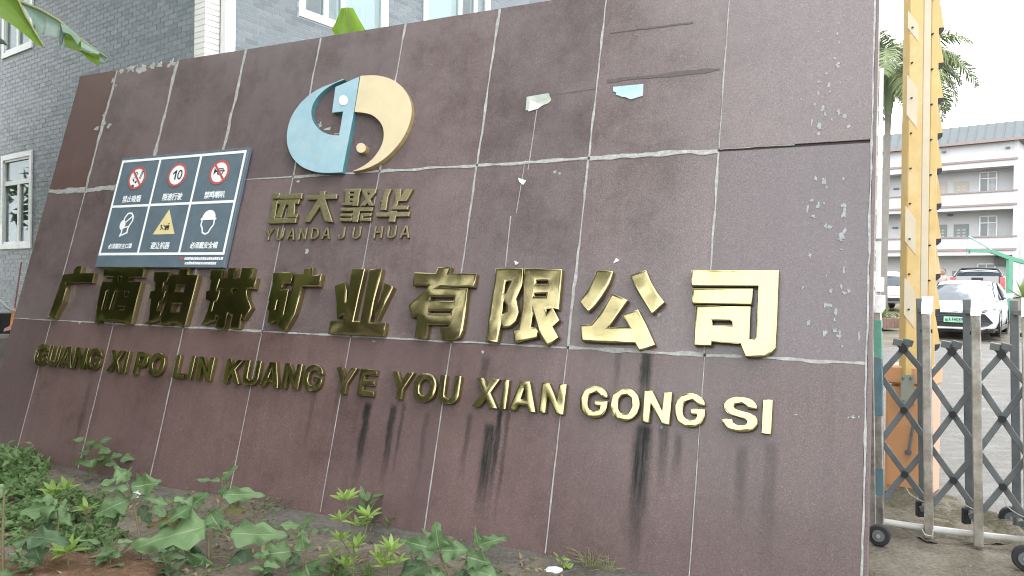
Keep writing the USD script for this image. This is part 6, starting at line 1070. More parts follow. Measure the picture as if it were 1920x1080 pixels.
# spiky plant at the right edge
ag = at(1916, 552, 25.0); ag = np.array([ag[0], ag[1], slope(25.0) + 0.04]); spk = thing("spiky_plant", "spiky light green plant at the far right edge before the beige building", "plant", ag); r = np.random.default_rng(6)
part(spk, "trunk", tube([(0, 0, 0), (0, 0, 0.5), (0.03, 0, 0.9)], 0.08, 8, 0.06), BARK)
for i in range(34):
    a, e_ = r.uniform(0, 6.283), r.uniform(-0.2, 1.3); d = np.array([math.cos(a) * math.cos(e_), math.sin(a) * math.cos(e_), math.sin(e_)]); L = r.uniform(0.55, 0.85); b = np.array([0.03, 0, 0.85]); sd = unit(np.cross(d, [0.1, 0.2, 1.0])) * 0.03
    part(spk, "leaf", trimesh.Trimesh([b + sd * 0.6, b - sd * 0.6, b + d * L * 0.5 + sd, b + d * L * 0.5 - sd, b + d * L - [0, 0, 0.12 * L]], [[0, 1, 3], [0, 3, 2], [2, 3, 4]], process=False), FOL)

TREES = [(-9.5, 9.0, 9.0, 2.9), (-9.8, 5.6, 8.6, 2.8), (-9.2, 2.4, 8.4, 2.8), (-9.6, -0.6, 6.4, 2.6), (-10.2, -4.0, 5.0, 2.4), (-10.5, -7.6, 4.4, 2.4), (-7.0, -9.5, 4.2, 2.4), (-2.8, -10.5, 4.3, 2.5), (1.5, -10.0, 4.2, 2.4), (6.0, -9.0, 4.6, 2.5)]
BACK = [(3.5, 46.0, 8.5, 4.0), (9.0, 56.0, 9.0, 4.2), (-5.0, 50.0, 9.5, 4.5), (13.5, 62.0, 8.0, 3.6)]
SHADE_CANOPY = [(-6.8, 0.2, 11.0, 4.2, 6.6), (-4.6, 3.3, 10.5, 3.0, 6.9), (-7.4, 4.9, 8.0, 2.6, 0.8)]  # unseen crowns added to keep sky light off the lower left wall

# ------------------------------------------------------------------ leaves
def leaf(B, T, width, nrm, lobes=0.0, nl=5, fold=0.18, droop=0.12, seed=0, n=12, m=4, tipw=0.5, ripple=0.05):
    """Leaf blade from base B to tip T: folded along its midrib, drooping, with a lobed edge. Returns mesh and uv."""
    r = np.random.default_rng(seed); B, T = np.asarray(B, float), np.asarray(T, float); a = T - B; L = np.linalg.norm(a); a = a / L
    nrm = np.asarray(nrm, float); nrm = unit(nrm - a * (nrm @ a)); W = np.cross(nrm, a); t = np.linspace(0, 1, n + 1); ph = r.uniform(0, 6.28, 4)
    hw = np.sin(np.pi * t ** tipw) ** 0.75 * (1 + lobes * (2 * np.abs(((nl * t * 0.5 + 0.2 + r.uniform(-0.1, 0.1)) % 1.0) * 2 - 1) - 1)) ; hw[0] = hw[-1] = 0.02; hw = hw / hw.max() * width / 2
    V, UV = [], []
    for i in range(n + 1):
        for j in range(-m, m + 1):
            s = j / m; sk = 0.12 * abs(s) * hw[i] * 2
            h = fold * abs(s) ** 1.2 * hw[i] * 2 - droop * L * (t[i] ** 2) - droop * 0.6 * hw[i] * 2 * s * s * 1.5 + ripple * width * math.sin(ph[0] + 9 * t[i] + 2 * s) * abs(s) + ripple * width * 0.6 * math.sin(ph[1] + 17 * t[i]) * s * s
            V.append(B + a * (L * t[i] - sk) + W * s * hw[i] + nrm * h); UV.append((t[i], 0.5 + 0.5 * s))
    k = 2 * m + 1; i = np.arange((n + 1) * k).reshape(n + 1, k); q = [i[:-1, :-1].ravel(), i[:-1, 1:].ravel(), i[1:, 1:].ravel(), i[1:, :-1].ravel()]
    return trimesh.Trimesh(np.array(V), np.vstack([np.c_[q[0], q[1], q[2]], np.c_[q[0], q[2], q[3]]]), process=False), np.array(UV)
EGG = leafmat("nightshade_leaf", (0.075, 0.145, 0.055), (0.19, 0.30, 0.135), 0.28, 0.5, vein=(0.33, 0.42, 0.24), veins=6.0)
EGGD = leafmat("nightshade_leaf_dark", (0.05, 0.095, 0.045), (0.085, 0.14, 0.065), 0.2, 0.5, vein=(0.15, 0.2, 0.1), veins=6.0)  # darker leaf tone, mostly for lower and rear leaves
BRN = leafmat("leaf_underside_olive", (0.10, 0.095, 0.03), (0.15, 0.13, 0.045), 0.2, 0.6, vein=(0.2, 0.18, 0.09), veins=6.0)
LIME = leafmat("young_lime_leaf", (0.19, 0.31, 0.055), (0.32, 0.45, 0.12), 0.4, 0.4, vein=(0.36, 0.45, 0.2), veins=8.0)
MID = leafmat("weed_leaf", (0.06, 0.125, 0.04), (0.125, 0.20, 0.075), 0.3, 0.5, veins=5.0)
STEM = plain("green_brown_stem", (0.12, 0.13, 0.05), 0.6, var=0.25, scale=20); STEMB = plain("woody_stem", (0.15, 0.12, 0.07), 0.75, var=0.25, scale=20)
FLOWER = plain("pale_flower", (0.62, 0.55, 0.66), 0.6)
UPV = np.array([0, 0, 1.0]); TOCAM = np.array([0, -1.0, 0])
def plant_leaf(root, org, b, t, w, depth, mt, tilt=0.62, seed=0, dd=0.0, **k):
    """A leaf whose base and tip stand at photograph points b and t, near the given depth; it leans towards the open side."""
    B, T = at(*b, depth) - org, at(*t, depth - dd) - org
    nrm = UPV * tilt + TOCAM * (1 - tilt) * 1.15 + np.array([0.15 * math.sin(seed * 1.7), 0, 0])
    me, uv = leaf(B, T, w / FOC * depth * 1.28, nrm, seed=seed, **k)
    part(root, "leaf", me, mt, True, uv=uv); return B
def stem(root, org, pts, depth, r0, r1, mt=None, nm="stem"):
    P = np.array([at(x, y, depth + d) - org for x, y, *d_ in pts for d in [d_[0] if d_ else 0.0]])
    if len(P) > 2:
        t = np.linspace(0, len(P) - 1, len(P) * 4); P = np.c_[tuple(np.interp(t, np.arange(len(P)), P[:, i]) for i in range(3))]
    part(root, nm, tube(P, r0, 7, r1), mt or STEM, True)
EG = dict(lobes=0.30, nl=6, fold=0.17, droop=0.14, tipw=0.60, ripple=0.11, n=20, m=4)
def egg(label, base, stems, leaves, dep=None):
    g = on_z(*base, 0.03); d = dep or g[1]; org = np.array([g[0], g[1], 0.0]); root = thing("nightshade_plant", label, "plant", org, "broad-leaved plants in front of the wall")
    for s in stems: stem(root, org, s[0], d, s[1], s[2], STEMB if s[1] > 0.006 else STEM)
    for i, l in enumerate(leaves):
        b, t, w = l[:3]; kind = l[3] if len(l) > 3 else ""; dd = l[4] if len(l) > 4 else 0.03
        dp = d + (-0.05 if "f" in kind else 0.06 if "k" in kind else 0.0)
        B = plant_leaf(root, org, b, t, w, dp, BRN if "b" in kind else EGGD if "d" in kind else EGG, tilt=0.80 if "s" in kind else (0.35 if "v" in kind else 0.58), seed=int(base[0]) + i, dd=dd, **EG)
    return root, org, d
A_, oA, dA = egg("broad-leaved plant with a small pale flower, second clump from the left", (262, 1048), [([(262, 1048), (261, 1000), (254, 960), (247, 925), (238, 905)], 0.009, 0.004), ([(262, 985), (272, 965), (290, 945)], 0.004, 0.002), ([(258, 970), (240, 960), (230, 945)], 0.004, 0.002)],
    [((228, 897), (167, 911), 20, "s"), ((242, 916), (190, 913), 18, "s"), ((236, 903), (214, 872), 24, "v"), ((238, 900), (243, 876), 12, "v"), ((246, 914), (299, 903), 42, "v"), ((240, 937), (172, 966), 38, "v", 0.05), ((268, 932), (317, 941), 22, "s"), ((230, 948), (205, 990), 24, "dk"), ((285, 948), (322, 972), 20, "sk"), ((262, 950), (285, 985), 22, "dk")])
c = at(257, 923, dA - 0.03) - oA; part(A_, "flower", cat([beam(c, c + 0.02 * np.array([math.cos(a), -0.3, math.sin(a) - 0.5]), 0.012, 0.002) for a in np.arange(5) * 1.256]), FLOWER)
egg("broad-leaved plant with forked brown stem and holed leaves, tallest in front of the wall", (391, 1046), [([(391, 1046), (391, 1015), (394, 1005)], 0.011, 0.009), ([(392, 1012), (378, 990), (372, 965), (358, 955)], 0.007, 0.004), ([(394, 1008), (405, 985), (413, 945), (417, 900)], 0.007, 0.003), ([(396, 1003), (415, 1000), (434, 996)], 0.004, 0.003), ([(400, 1046), (420, 1043), (445, 1052)], 0.004, 0.003)],
    [((360, 950), (294, 984), 28, "f", 0.06), ((360, 946), (328, 929), 26, "s"), ((362, 946), (389, 924), 24, "v"), ((394, 962), (414, 996), 40, "v"), ((420, 957), (467, 953), 24, "b"), ((420, 927), (494, 927), 28, "v"), ((413, 902), (366, 895), 14, "s"), ((418, 899), (442, 872), 15, "v"), ((413, 930), (426, 903), 12, "v"), ((385, 988), (242, 1020), 66, "f", 0.05), ((330, 1010), (302, 1064), 46, "f"), ((378, 1036), (314, 1090), 52, "d"),
     ((384, 1046), (352, 1100), 64, "fv"), ((432, 1000), (538, 1002), 42, "v", 0.04), ((440, 1040), (486, 1092), 46, "d"), ((338, 972), (272, 982), 24, "b"), ((356, 968), (340, 990), 26, "k"), ((400, 978), (440, 985), 20, "k")])
egg("broad-leaved plant with one cut-off brown stem between the tallest one and the lime shrub", (567, 1072), [([(567, 1072), (570, 1045), (576, 1022), (582, 990)], 0.008, 0.003), ([(570, 1045), (555, 1036), (543, 1033)], 0.004, 0.002)],
    [((546, 1034), (472, 1041), 36, "v"), ((571, 1030), (563, 998), 30, "v"), ((563, 986), (513, 982), 22, "s"), ((567, 994), (584, 963), 15, "v"), ((580, 1002), (616, 986), 15, "s"), ((572, 1058), (590, 1108), 64, "v"), ((560, 1040), (535, 1062), 26, "d")])
egg("broad-leaved plant nearest the wall foot, with leaves in two clusters on a forked stem", (845, 1086), [([(845, 1086), (838, 1068), (826, 1045), (817, 1032)], 0.008, 0.005), ([(850, 1084), (868, 1062), (886, 1040), (897, 1015)], 0.007, 0.003), ([(836, 1066), (815, 1062), (800, 1060)], 0.004, 0.003)],
    [((822, 1031), (749, 1012), 32, "v"), ((824, 1032), (815, 981), 38, "v"), ((828, 1032), (879, 1030), 36, "v"), ((897, 1023), (891, 990), 14, "v"), ((898, 1022), (952, 1005), 24, "v"), ((874, 1044), (920, 1056), 38, "v"), ((801, 1060), (733, 1086), 42, "d"), ((880, 1066), (948, 1088), 34, "v"), ((828, 1070), (798, 1104), 46, "v"), ((822, 1030), (795, 990), 22, "k"), ((860, 1070), (878, 1100), 30, "d")])
egg("broad-leaved plant cut by the left picture edge, with one dark hanging leaf", (6, 1078), [([(6, 1078), (5, 1000), (7, 950), (8, 915)], 0.009, 0.005), ([(6, 1005), (30, 1002), (56, 1008)], 0.004, 0.003), ([(7, 950), (25, 940)], 0.003, 0.002)],
    [((55, 1006), (128, 1012), 40, "d"), ((62, 1010), (76, 1062), 40, "d", 0.02), ((8, 930), (-20, 905), 24, "v"), ((10, 916), (28, 896), 16, "v")])
egg("broad-leaved plant with wide grey-green leaves behind the left lime rosette", (108, 1010), [([(108, 1010), (110, 980), (106, 945)], 0.006, 0.003)],
    [((106, 946), (30, 962), 38, "v"), ((106, 950), (60, 985), 26, "v"), ((112, 945), (126, 958), 22, "v"), ((100, 940), (60, 935), 22, "s"), ((104, 955), (135, 985), 24, "k"), ((100, 975), (60, 1000), 26, "dk")])
LM = dict(lobes=0.0, fold=0.22, droop=0.16, tipw=0.72, ripple=0.02, n=7, m=2)
def rosette(root, org, c, R, dep, seed, n=9, w=0.30, mt=None, up=0.55):
    r = np.random.default_rng(seed); C_ = at(*c, dep) - org; L0 = R / FOC * dep
    for i in range(n):
        a = 2 * math.pi * (i / n + r.uniform(-0.03, 0.03)); el = r.uniform(0.1, 0.9) if i % 3 else r.uniform(0.7, 1.2); L = L0 * r.uniform(0.75, 1.1)
        d = np.array([math.cos(a) * math.cos(el), math.sin(a) * math.cos(el), math.sin(el)]); B = C_ + d * 0.008 + [0, 0, -0.004]
        me, uv = leaf(B, B + d * L, L * w, UPV * 1.0 - d * 0.5 + TOCAM * 0.25, seed=seed * 31 + i, **LM); part(root, "leaf", me, mt or LIME, True, uv=uv)
def shrub(label, base, stems, heads, w=0.32, mt=None, nm="lime_shrub", r0=0.005):
    g = on_z(*base, 0.03); org = np.array([g[0], g[1], 0.0]); root = thing(nm, label, "shrub", org, "small bright shrubs in front of the wall")
    for s in stems: stem(root, org, s, g[1], r0, r0 * 0.5)
    for i, (c, R, n) in enumerate(heads): rosette(root, org, c, R, g[1] + 0.03 * math.sin(i * 2.1), int(base[0]) + i, n, w, mt)
shrub("small lime shrub with upright young leaves left of the flowering plant", (104, 978), [[(104, 978), (103, 950), (100, 925)], [(103, 950), (125, 925)]], [((100, 922), 34, 9), ((126, 918), 30, 7), ((92, 932), 24, 5)])
shrub("tiny lime seedling rosette between the two left nightshade plants", (163, 985), [[(163, 985), (163, 955)]], [((163, 955), 25, 8)])
shrub("low lime rosette on red soil near the bottom left corner", (128, 1062), [[(128, 1062), (128, 1035)]], [((128, 1034), 38, 11), ((112, 1040), 28, 7)])
shrub("tallest lime shrub in tiers of narrow leaves in the middle of the bed", (662, 1088), [[(662, 1088), (664, 1040), (660, 985), (648, 935)], [(664, 1040), (685, 1000), (690, 975)], [(663, 1050), (640, 1010)]], [((648, 938), 34, 11), ((690, 968), 30, 10), ((638, 975), 26, 9), ((672, 985), 28, 9), ((640, 1012), 26, 8), ((668, 1025), 30, 9), ((622, 1040), 24, 7), ((650, 1062), 28, 8)])
shrub("lime shrub with arching narrow leaves right of the tallest lime shrub", (725, 1092), [[(725, 1092), (730, 1060), (734, 1035)]], [((734, 1032), 32, 11), ((712, 1046), 26, 8), ((748, 1052), 24, 7), ((722, 1062), 28, 8)])
def filler(label, x, y, hpx, n, seed, mt):
    g = on_z(x, y, 0.02); org = np.array([g[0], g[1], 0.0]); root = thing("leafy_weed", label, "weed", org, "leafy weeds between the taller plants"); r = np.random.default_rng(seed); Hh = hpx / FOC * g[1]
    for j in range(3):
        a = r.uniform(0, 6.283); top = np.array([math.cos(a) * 0.35 * Hh, math.sin(a) * 0.25 * Hh, Hh * r.uniform(0.65, 1.0)]); part(root, "stem", tube([(0, 0, 0), top * [0.35, 0.35, 0.55], top], 0.004, 6, 0.002), STEM, True)
        for i in range(n // 3):
            t = (i + 0.7) / (n // 3); b = top * [0.35 + 0.65 * t, 0.35 + 0.65 * t, t]; az = a + i * 2.4 + r.uniform(-0.4, 0.4); L = Hh * r.uniform(0.34, 0.60) * (1.15 - 0.45 * t); d = np.array([math.cos(az), math.sin(az), r.uniform(-0.1, 0.55)])
            me, uv = leaf(b, b + d * L, L * r.uniform(0.5, 0.68), UPV + TOCAM * r.uniform(0.0, 0.6), seed=seed * 50 + j * 20 + i, lobes=0.2, nl=6, fold=0.16, droop=0.16, tipw=0.62, ripple=0.07, n=14, m=3); part(root, "leaf", me, mt, True, uv=uv)
for lab, x, y, hp, n, mt in [("leafy weed at the very bottom left corner below the cut plant", 48, 1076, 70, 15, EGG), ("leafy weed between the low lime rosette and the flowering plant", 205, 1064, 80, 15, EGG), ("leafy weed under the biggest leaf of the forked plant", 318, 1078, 66, 15, EGGD), ("leafy weed right of the forked plant at the bottom edge", 492, 1080, 64, 15, EGG), ("leafy weed at the foot of the tallest lime shrub, on its left", 622, 1082, 60, 15, MID), ("leafy weed between the arching lime shrub and the plant nearest the wall", 778, 1084, 56, 12, EGG),
                             ("small leafy weed behind the left lime shrub beside the weed mat", 78, 928, 50, 12, MID), ("small leafy weed midway between the heart-leaved weed and the flowering plant", 205, 950, 44, 12, MID), ("small leafy weed behind the forked plant near the wall", 330, 975, 46, 12, MID), ("leafy weed in the weed mat at the left edge", 22, 900, 62, 15, EGG), ("low weed with broad leaves left of the tiny lime seedling", 140, 985, 48, 12, EGGD)]:
    filler(lab, x, y, hp, n, x * 3 + y, mt)
# heart-leaved weed at the wall
g = on_z(168, 893, 0.03); org = np.array([g[0], g[1], 0.0]); hw_ = thing("heart_leaf_weed", "weed with flat heart shaped leaves growing against the foot of the wall", "plant", org)
for i, (x, y, dx, dy, w) in enumerate([(146, 823, -20, -2, 10), (167, 829, -22, 2, 12), (200, 823, 22, -6, 12), (182, 835, 24, 0, 12), (198, 844, 22, 2, 14), (219, 853, 20, -3, 12), (241, 858, 22, 2, 16), (148, 864, -22, 6, 18), (172, 870, 2, 14, 26), (197, 861, 22, -4, 16), (158, 846, -22, 2, 12), (186, 858, -20, 6, 12), (210, 868, 20, 3, 12)]):
    b, t = (x - dx * 0.5, y - dy * 0.5), (x + dx * 0.5, y + dy * 0.5); plant_leaf(hw_, org, b, t, w * 1.25, g[1] - 0.03 * (i % 3), MID if i % 2 else EGG, tilt=0.72, seed=i, lobes=0.0, fold=0.08, droop=0.12, tipw=0.6, n=8, m=3)
    if i % 2 == 0: stem(hw_, org, [(168, 893), ((168 + b[0]) / 2 + 3, (893 + b[1]) / 2 - 6), b], g[1], 0.003, 0.0015)
# small weeds at the wall foot
def tuft(nm, label, x, y, hpx, n, mt, seed, wd=0.42, spread=1.0, cat_="weed"):
    g = on_z(x, y, 0.02); org = np.array([g[0], g[1], 0.0]); root = thing(nm, label, cat_, org, "small weeds along the wall foot"); r = np.random.default_rng(seed); Hh = hpx / FOC * g[1]
    for i in range(n):
        a = r.uniform(0, 6.283); q = np.array([math.cos(a) * r.uniform(0, 0.6) * Hh * spread, math.sin(a) * r.uniform(0, 0.3) * Hh, r.uniform(0.15, 0.95) * Hh]); L = Hh * r.uniform(0.28, 0.5); d = unit(np.array([q[0], q[1], 0.25 * Hh]) + r.normal(size=3) * 0.25 * Hh)
        me, uv = leaf(q, q + d * L, L * wd, UPV + TOCAM * 0.4, seed=i + seed, **LM); part(root, "leaf", me, mt, True, uv=uv)
        if i % 2 == 0: part(root, "stem", tube([(0, 0, 0), q * [0.4, 0.4, 0.6], q], 0.0022, 5, 0.0012), STEM)
tuft("wall_weed", "dark low weed at the wall foot under the second nightshade's right leaf", 447, 950, 26, 16, MID, 3)
tuft("wall_weed", "dark low weed at the wall foot right of the tallest plant", 492, 955, 24, 12, MID, 4)
tuft("wall_weed", "tiny weed at the wall foot with pale tips, left of the lime shrubs", 532, 952, 26, 9, MID, 5)
tuft("wall_weed", "taller dark weed at the wall foot just behind the tallest lime shrub", 688, 985, 62, 18, MID, 6, 0.35, 0.6)
tuft("wall_weed", "flat dark weed at the wall foot right of the lime shrubs", 722, 988, 26, 10, MID, 7)
tuft("wall_weed", "light green weed at the wall foot beside white litter", 1055, 1066, 34, 12, LIME, 8, 0.45, 0.9)
def grass(label, x, y, hpx, n, seed, mt):
    g = on_z(x, y, 0.0); org = np.array([g[0], g[1], 0.0]); root = thing("grass_tuft", label, "grass", org); r = np.random.default_rng(seed); Hh = hpx / FOC * g[1]; ms = []
    for i in range(n):
        a = r.uniform(0, 6.283); b = np.array([math.cos(a), math.sin(a), 0]) * r.uniform(0, 0.35) * Hh; d = np.array([math.cos(a), math.sin(a), 0]) * r.uniform(0.1, 0.9) * Hh; h = Hh * r.uniform(0.4, 1.0)
        ms.append(tube([b, b + d * 0.35 + [0, 0, h * 0.65], b + d + [0, 0, h * r.uniform(0.6, 1.0)]], 0.0022, 3, 0.0006))
    part(root, "blades", cat(ms), mt, kind="stuff")
GRASS = plain("dry_grass", (0.22, 0.23, 0.11), 0.7, var=0.3, scale=30)
grass("thin dry grass tuft at the wall foot right of the white litter", 1110, 1068, 48, 60, 9, GRASS); grass("sparse dry grass blades near the right bottom of the soil bed", 1140, 1078, 40, 30, 10, GRASS)
grass("short grass between the lime shrubs at the bottom edge", 690, 1082, 40, 40, 11, plain("green_grass", (0.13, 0.20, 0.06), 0.6, var=0.3, scale=30))
# white litter
g = on_z(1038, 1070, 0.02); lt = thing("litter", "crumpled white litter lying by the wall foot", "litter", np.array([g[0], g[1], 0.02])); q = trimesh.creation.icosphere(2, 0.035); v = q.vertices; q.vertices = v * [1.3, 0.8, 0.55] * (0.7 + 0.7 * meshkit.noise(v * 60, 3))[:, None]; part(lt, "paper", q, WHITE)
# weed mat on the left and sprinkled over the bed
r = np.random.default_rng(21)
def mat_points(poly, n, hmax, seed):
    r = np.random.default_rng(seed); P = Polygon([on_z(*p, 0.0)[:2] for p in poly]); a, b, c, d = P.bounds; out = []
    while len(out) < n:
        q = np.c_[r.uniform(a, c, 4 * n), r.uniform(b, d, 4 * n)]; import shapely
        ok = shapely.contains_xy(P, q[:, 0], q[:, 1]); out += list(q[ok])
    q = np.array(out[:n]); k = meshkit.fbm(np.c_[q * 3.2, np.zeros(n)], 3, seed=seed); z = bed_h(q[:, 0], q[:, 1]) + r.beta(1.3, 1.6, n) * hmax * np.clip((k - 0.30) * 3.4, 0.03, 1.4) * np.clip(np.array([P.exterior.distance(Point(a_)) for a_ in q]) * 2.2 + 0.12, 0, 1)
    return np.c_[q, z], k
WEEDD = leafmat("low_weed_leaf", (0.055, 0.115, 0.04), (0.16, 0.26, 0.10), 0.3, 0.5, veins=4.0)
pts, k = mat_points([(-60, 852), (60, 858), (95, 880), (75, 930), (60, 985), (30, 1030), (-60, 1050)], 1700, 0.34, 31); lc, uv = leaf_cloud(pts, 1.5, 0.082, 7)
tag(stage.GetPrimAtPath(part("/World", "weed_mat", lc, WEEDD, uv=uv)), "dense mat of small dark green weeds at the left end of the bed", "weeds", kind="stuff")
pts, k = mat_points([(60, 905), (160, 930), (230, 975), (240, 1010), (160, 1050), (60, 1020), (40, 960)], 2600, 0.16, 33); pts = pts[k > 0.40]; lc, uv = leaf_cloud(pts, 1.2, 0.06, 8)
tag(stage.GetPrimAtPath(part("/World", "weed_cover", lc, MID, uv=uv)), "scattered low weeds among the left plants on the soil bed", "weeds", kind="stuff")
pts, k = mat_points([(-60, 860), (520, 955), (1000, 1052), (1000, 1100), (-100, 1100)], 2600, 0.02, 35); pts = pts[k > 0.5]; lc, uv = leaf_cloud(pts, 1.6, 0.03, 9)
tag(stage.GetPrimAtPath(part("/World", "seedling_scatter", lc, MID, uv=uv)), "tiny seedlings sprinkled over the soil bed", "weeds", kind="stuff")
# clods, stones and dead leaves
ms = []; rr_ = np.random.default_rng(12)
ico = trimesh.creation.icosphere(0, 1.0)
def scatter_stones(n, xr, yr, hf, s0, s1, seed):
    r = np.random.default_rng(seed); V, F, b = [], [], 0
    for i in range(n):
        x, y = r.uniform(*xr), r.uniform(*yr)
        s = s0 + (s1 - s0) * r.beta(1, 5); q = ico.vertices * (s * r.uniform(0.6, 1.2, 3)) * r.uniform(0.75, 1.2, (12, 1)); V.append(q + [x, y, float(hf(np.array([x]), np.array([y]))[0]) + s * 0.2]); F.append(ico.faces + b); b += 12
    return trimesh.Trimesh(np.vstack(V), np.vstack(F), process=False)
CLOD = plain("soil_clod", (0.17, 0.13, 0.09), 0.95, var=0.4, scale=3); PEB = plain("grit_stone", (0.24, 0.22, 0.19), 0.9, var=0.5, scale=2.5)
tag(stage.GetPrimAtPath(part("/World", "soil_clods", scatter_stones(1500, (-4.2, 0.9), (3.4, 6.0), bed_h, 0.004, 0.03, 13), CLOD)), "small clods and crumbs on the soil bed", "clods", kind="stuff")
tag(stage.GetPrimAtPath(part("/World", "grit", scatter_stones(2200, (1.3, 3.6), (3.3, 5.2), lambda x, y: nz3(x, y, 1.4, 3) * 0.03 + nz3(x, y, 7, 4) * 0.02 - 0.004, 0.002, 0.012, 14), PEB)), "loose grit on the ground before the gate", "grit", kind="stuff")
DEAD = leafmat("dead_leaf", (0.16, 0.10, 0.05), (0.30, 0.22, 0.13), 0.1, 0.7, veins=5.0)
q = np.c_[rr_.uniform(-3.8, 0.6, 260), rr_.uniform(3.9, 5.6, 260)]; q = np.c_[q, bed_h(q[:, 0], q[:, 1]) + 0.012]; lc, uv = leaf_cloud(q, 4.0, 0.055, 15)
tag(stage.GetPrimAtPath(part("/World", "dead_leaves", lc, DEAD, uv=uv)), "curled dead leaves lying on the soil bed", "dead leaves", kind="stuff")

# ------------------------------------------------------------------ banana plants
BANT = leafmat("banana_leaf_top", (0.20, 0.29, 0.23), (0.30, 0.40, 0.33), 0.25, 0.35, vein=(0.26, 0.36, 0.27), veins=26.0)
BANL = leafmat("banana_leaf_young", (0.15, 0.26, 0.03), (0.23, 0.36, 0.06), 0.5, 0.35, vein=(0.24, 0.38, 0.06), veins=26.0)
BANS = plain("banana_stem", (0.25, 0.28, 0.12), 0.6, var=0.25, scale=6)
def blade(root, nm, org, px, depths, mt, th=0.004):
    """A curled flap of banana leaf: polygon strip given by two rails of photograph points."""
    a, b = px; n = 10; t = np.linspace(0, 1, n); A = np.array([[np.interp(t_, np.linspace(0, 1, len(a)), [p[i] for p in a]) for i in (0, 1)] for t_ in t]); Bq = np.array([[np.interp(t_, np.linspace(0, 1, len(b)), [p[i] for p in b]) for i in (0, 1)] for t_ in t])
    V, UV = [], []; m = 5
    for i in range(n):
        for j in range(m):
            s = j / (m - 1); x, y = A[i] * (1 - s) + Bq[i] * s; dp = depths[0] + (depths[1] - depths[0]) * s + 0.05 * math.sin(math.pi * s) ; V.append(at(x, y, dp) - org); UV.append((t[i], 0.5 + 0.5 * s))
    k = np.arange(n * m).reshape(n, m); q = [k[:-1, :-1].ravel(), k[:-1, 1:].ravel(), k[1:, 1:].ravel(), k[1:, :-1].ravel()]
    return part(root, nm, trimesh.Trimesh(np.array(V), np.vstack([np.c_[q[0], q[1], q[2]], np.c_[q[0], q[2], q[3]]]), process=False), mt, True, uv=np.array(UV))
bo = np.array([-6.0, 7.9, 0.0]); ban = thing("banana_plant", "banana plant at the upper left, with one torn grey-green leaf and one yellow-green leaf", "banana plant", bo)
part(ban, "stem", tube([(0, 0, 0), (0.05, 0, 1.5), (0.1, 0, 3.2), (0.2, 0, 4.3)], 0.13, 12, 0.07), BANS, True)
rib = [at(x, y, 7.75) - bo for x, y in [(-30, -35), (35, 2), (75, 18), (110, 38), (150, 72), (185, 97), (202, 108)]]; part(ban, "midrib", tube([np.array([0.2, 0, 4.3])] + rib, 0.022, 7, 0.006), BANS, True)
for a, b, dp, mt in [([(35, 2), (62, 14), (90, 28)], [(46, 14), (70, 55), (75, 73)], (7.75, 7.6), BANT), ([(90, 28), (102, 35), (113, 42)], [(84, 67), (96, 66), (106, 70)], (7.75, 7.6), BANT), ([(113, 42), (125, 48), (135, 58)], [(110, 90), (114, 92), (118, 64)], (7.75, 7.62), BANT), ([(113, 42), (133, 55), (152, 74)], [(118, 60), (132, 64), (146, 84)], (7.74, 7.55), BANT), ([(119, 60), (134, 57), (148, 74)], [(121, 88), (134, 92), (147, 97)], (7.86, 7.80), BANL), ([(148, 74), (154, 78), (158, 82)], [(147, 97), (149, 96), (150, 98)], (7.84, 7.8), BANL), ([(152, 74), (172, 88), (188, 97)], [(152, 88), (172, 98), (184, 102)], (7.74, 7.6), BANT), ([(150, 92), (172, 100), (190, 100)], [(150, 97), (170, 115), (185, 124)], (7.86, 7.8), BANL), ([(188, 97), (195, 100), (202, 103)], [(186, 112), (196, 118), (201, 112)], (7.75, 7.7), BANT)]:
    blade(ban, "leaf_flap", bo, (a, b), dp, mt)
blade(ban, "leaf_flap", bo, ([(-40, -10), (0, 33), (28, 50), (50, 68), (70, 85)], [(10, -30), (34, 0), (48, 30), (66, 60), (82, 88)]), (7.3, 7.45), BANL)
part(ban, "midrib", tube([np.array([0.2, 0, 4.3])] + [at(x, y, 7.44) - bo for x, y in [(10, -30), (34, 0), (48, 30), (66, 60), (83, 89)]], 0.018, 7, 0.006), BANS, True)
blade(ban, "leaf_flap", bo, ([(-30, 60), (-5, 68), (8, 76), (14, 84)], [(-30, 84), (-5, 82), (6, 83), (14, 86)]), (7.4, 7.45), BANT)
bo2 = at(655, 300, 7.7); bo2 = np.array([bo2[0] + 0.05, bo2[1], 0.0]); ban2 = thing("banana_plant", "single bright banana leaf tip rising behind the top edge of the sign wall", "banana plant", bo2)
part(ban2, "stem", tube([(0, 0, 0), (0.0, 0, 1.6), (0.0, 0, 2.8), at(658, 70, 7.72) - bo2], 0.10, 12, 0.02), BANS, True)
blade(ban2, "leaf_flap", bo2, ([(648, 14), (652, 35), (657, 62), (660, 90)], [(640, 15), (628, 44), (622, 55), (640, 90)]), (7.7, 7.62), BANL)
blade(ban2, "leaf_flap", bo2, ([(648, 14), (652, 35), (657, 62), (660, 90)], [(662, 15), (672, 34), (685, 56), (690, 90)]), (7.7, 7.60), BANL)
part(ban2, "midrib", tube([at(x, y, 7.69) - bo2 for x, y in [(648, 13), (652, 35), (657, 62), (660, 92)]], 0.004, 6, 0.012), BANS, True)

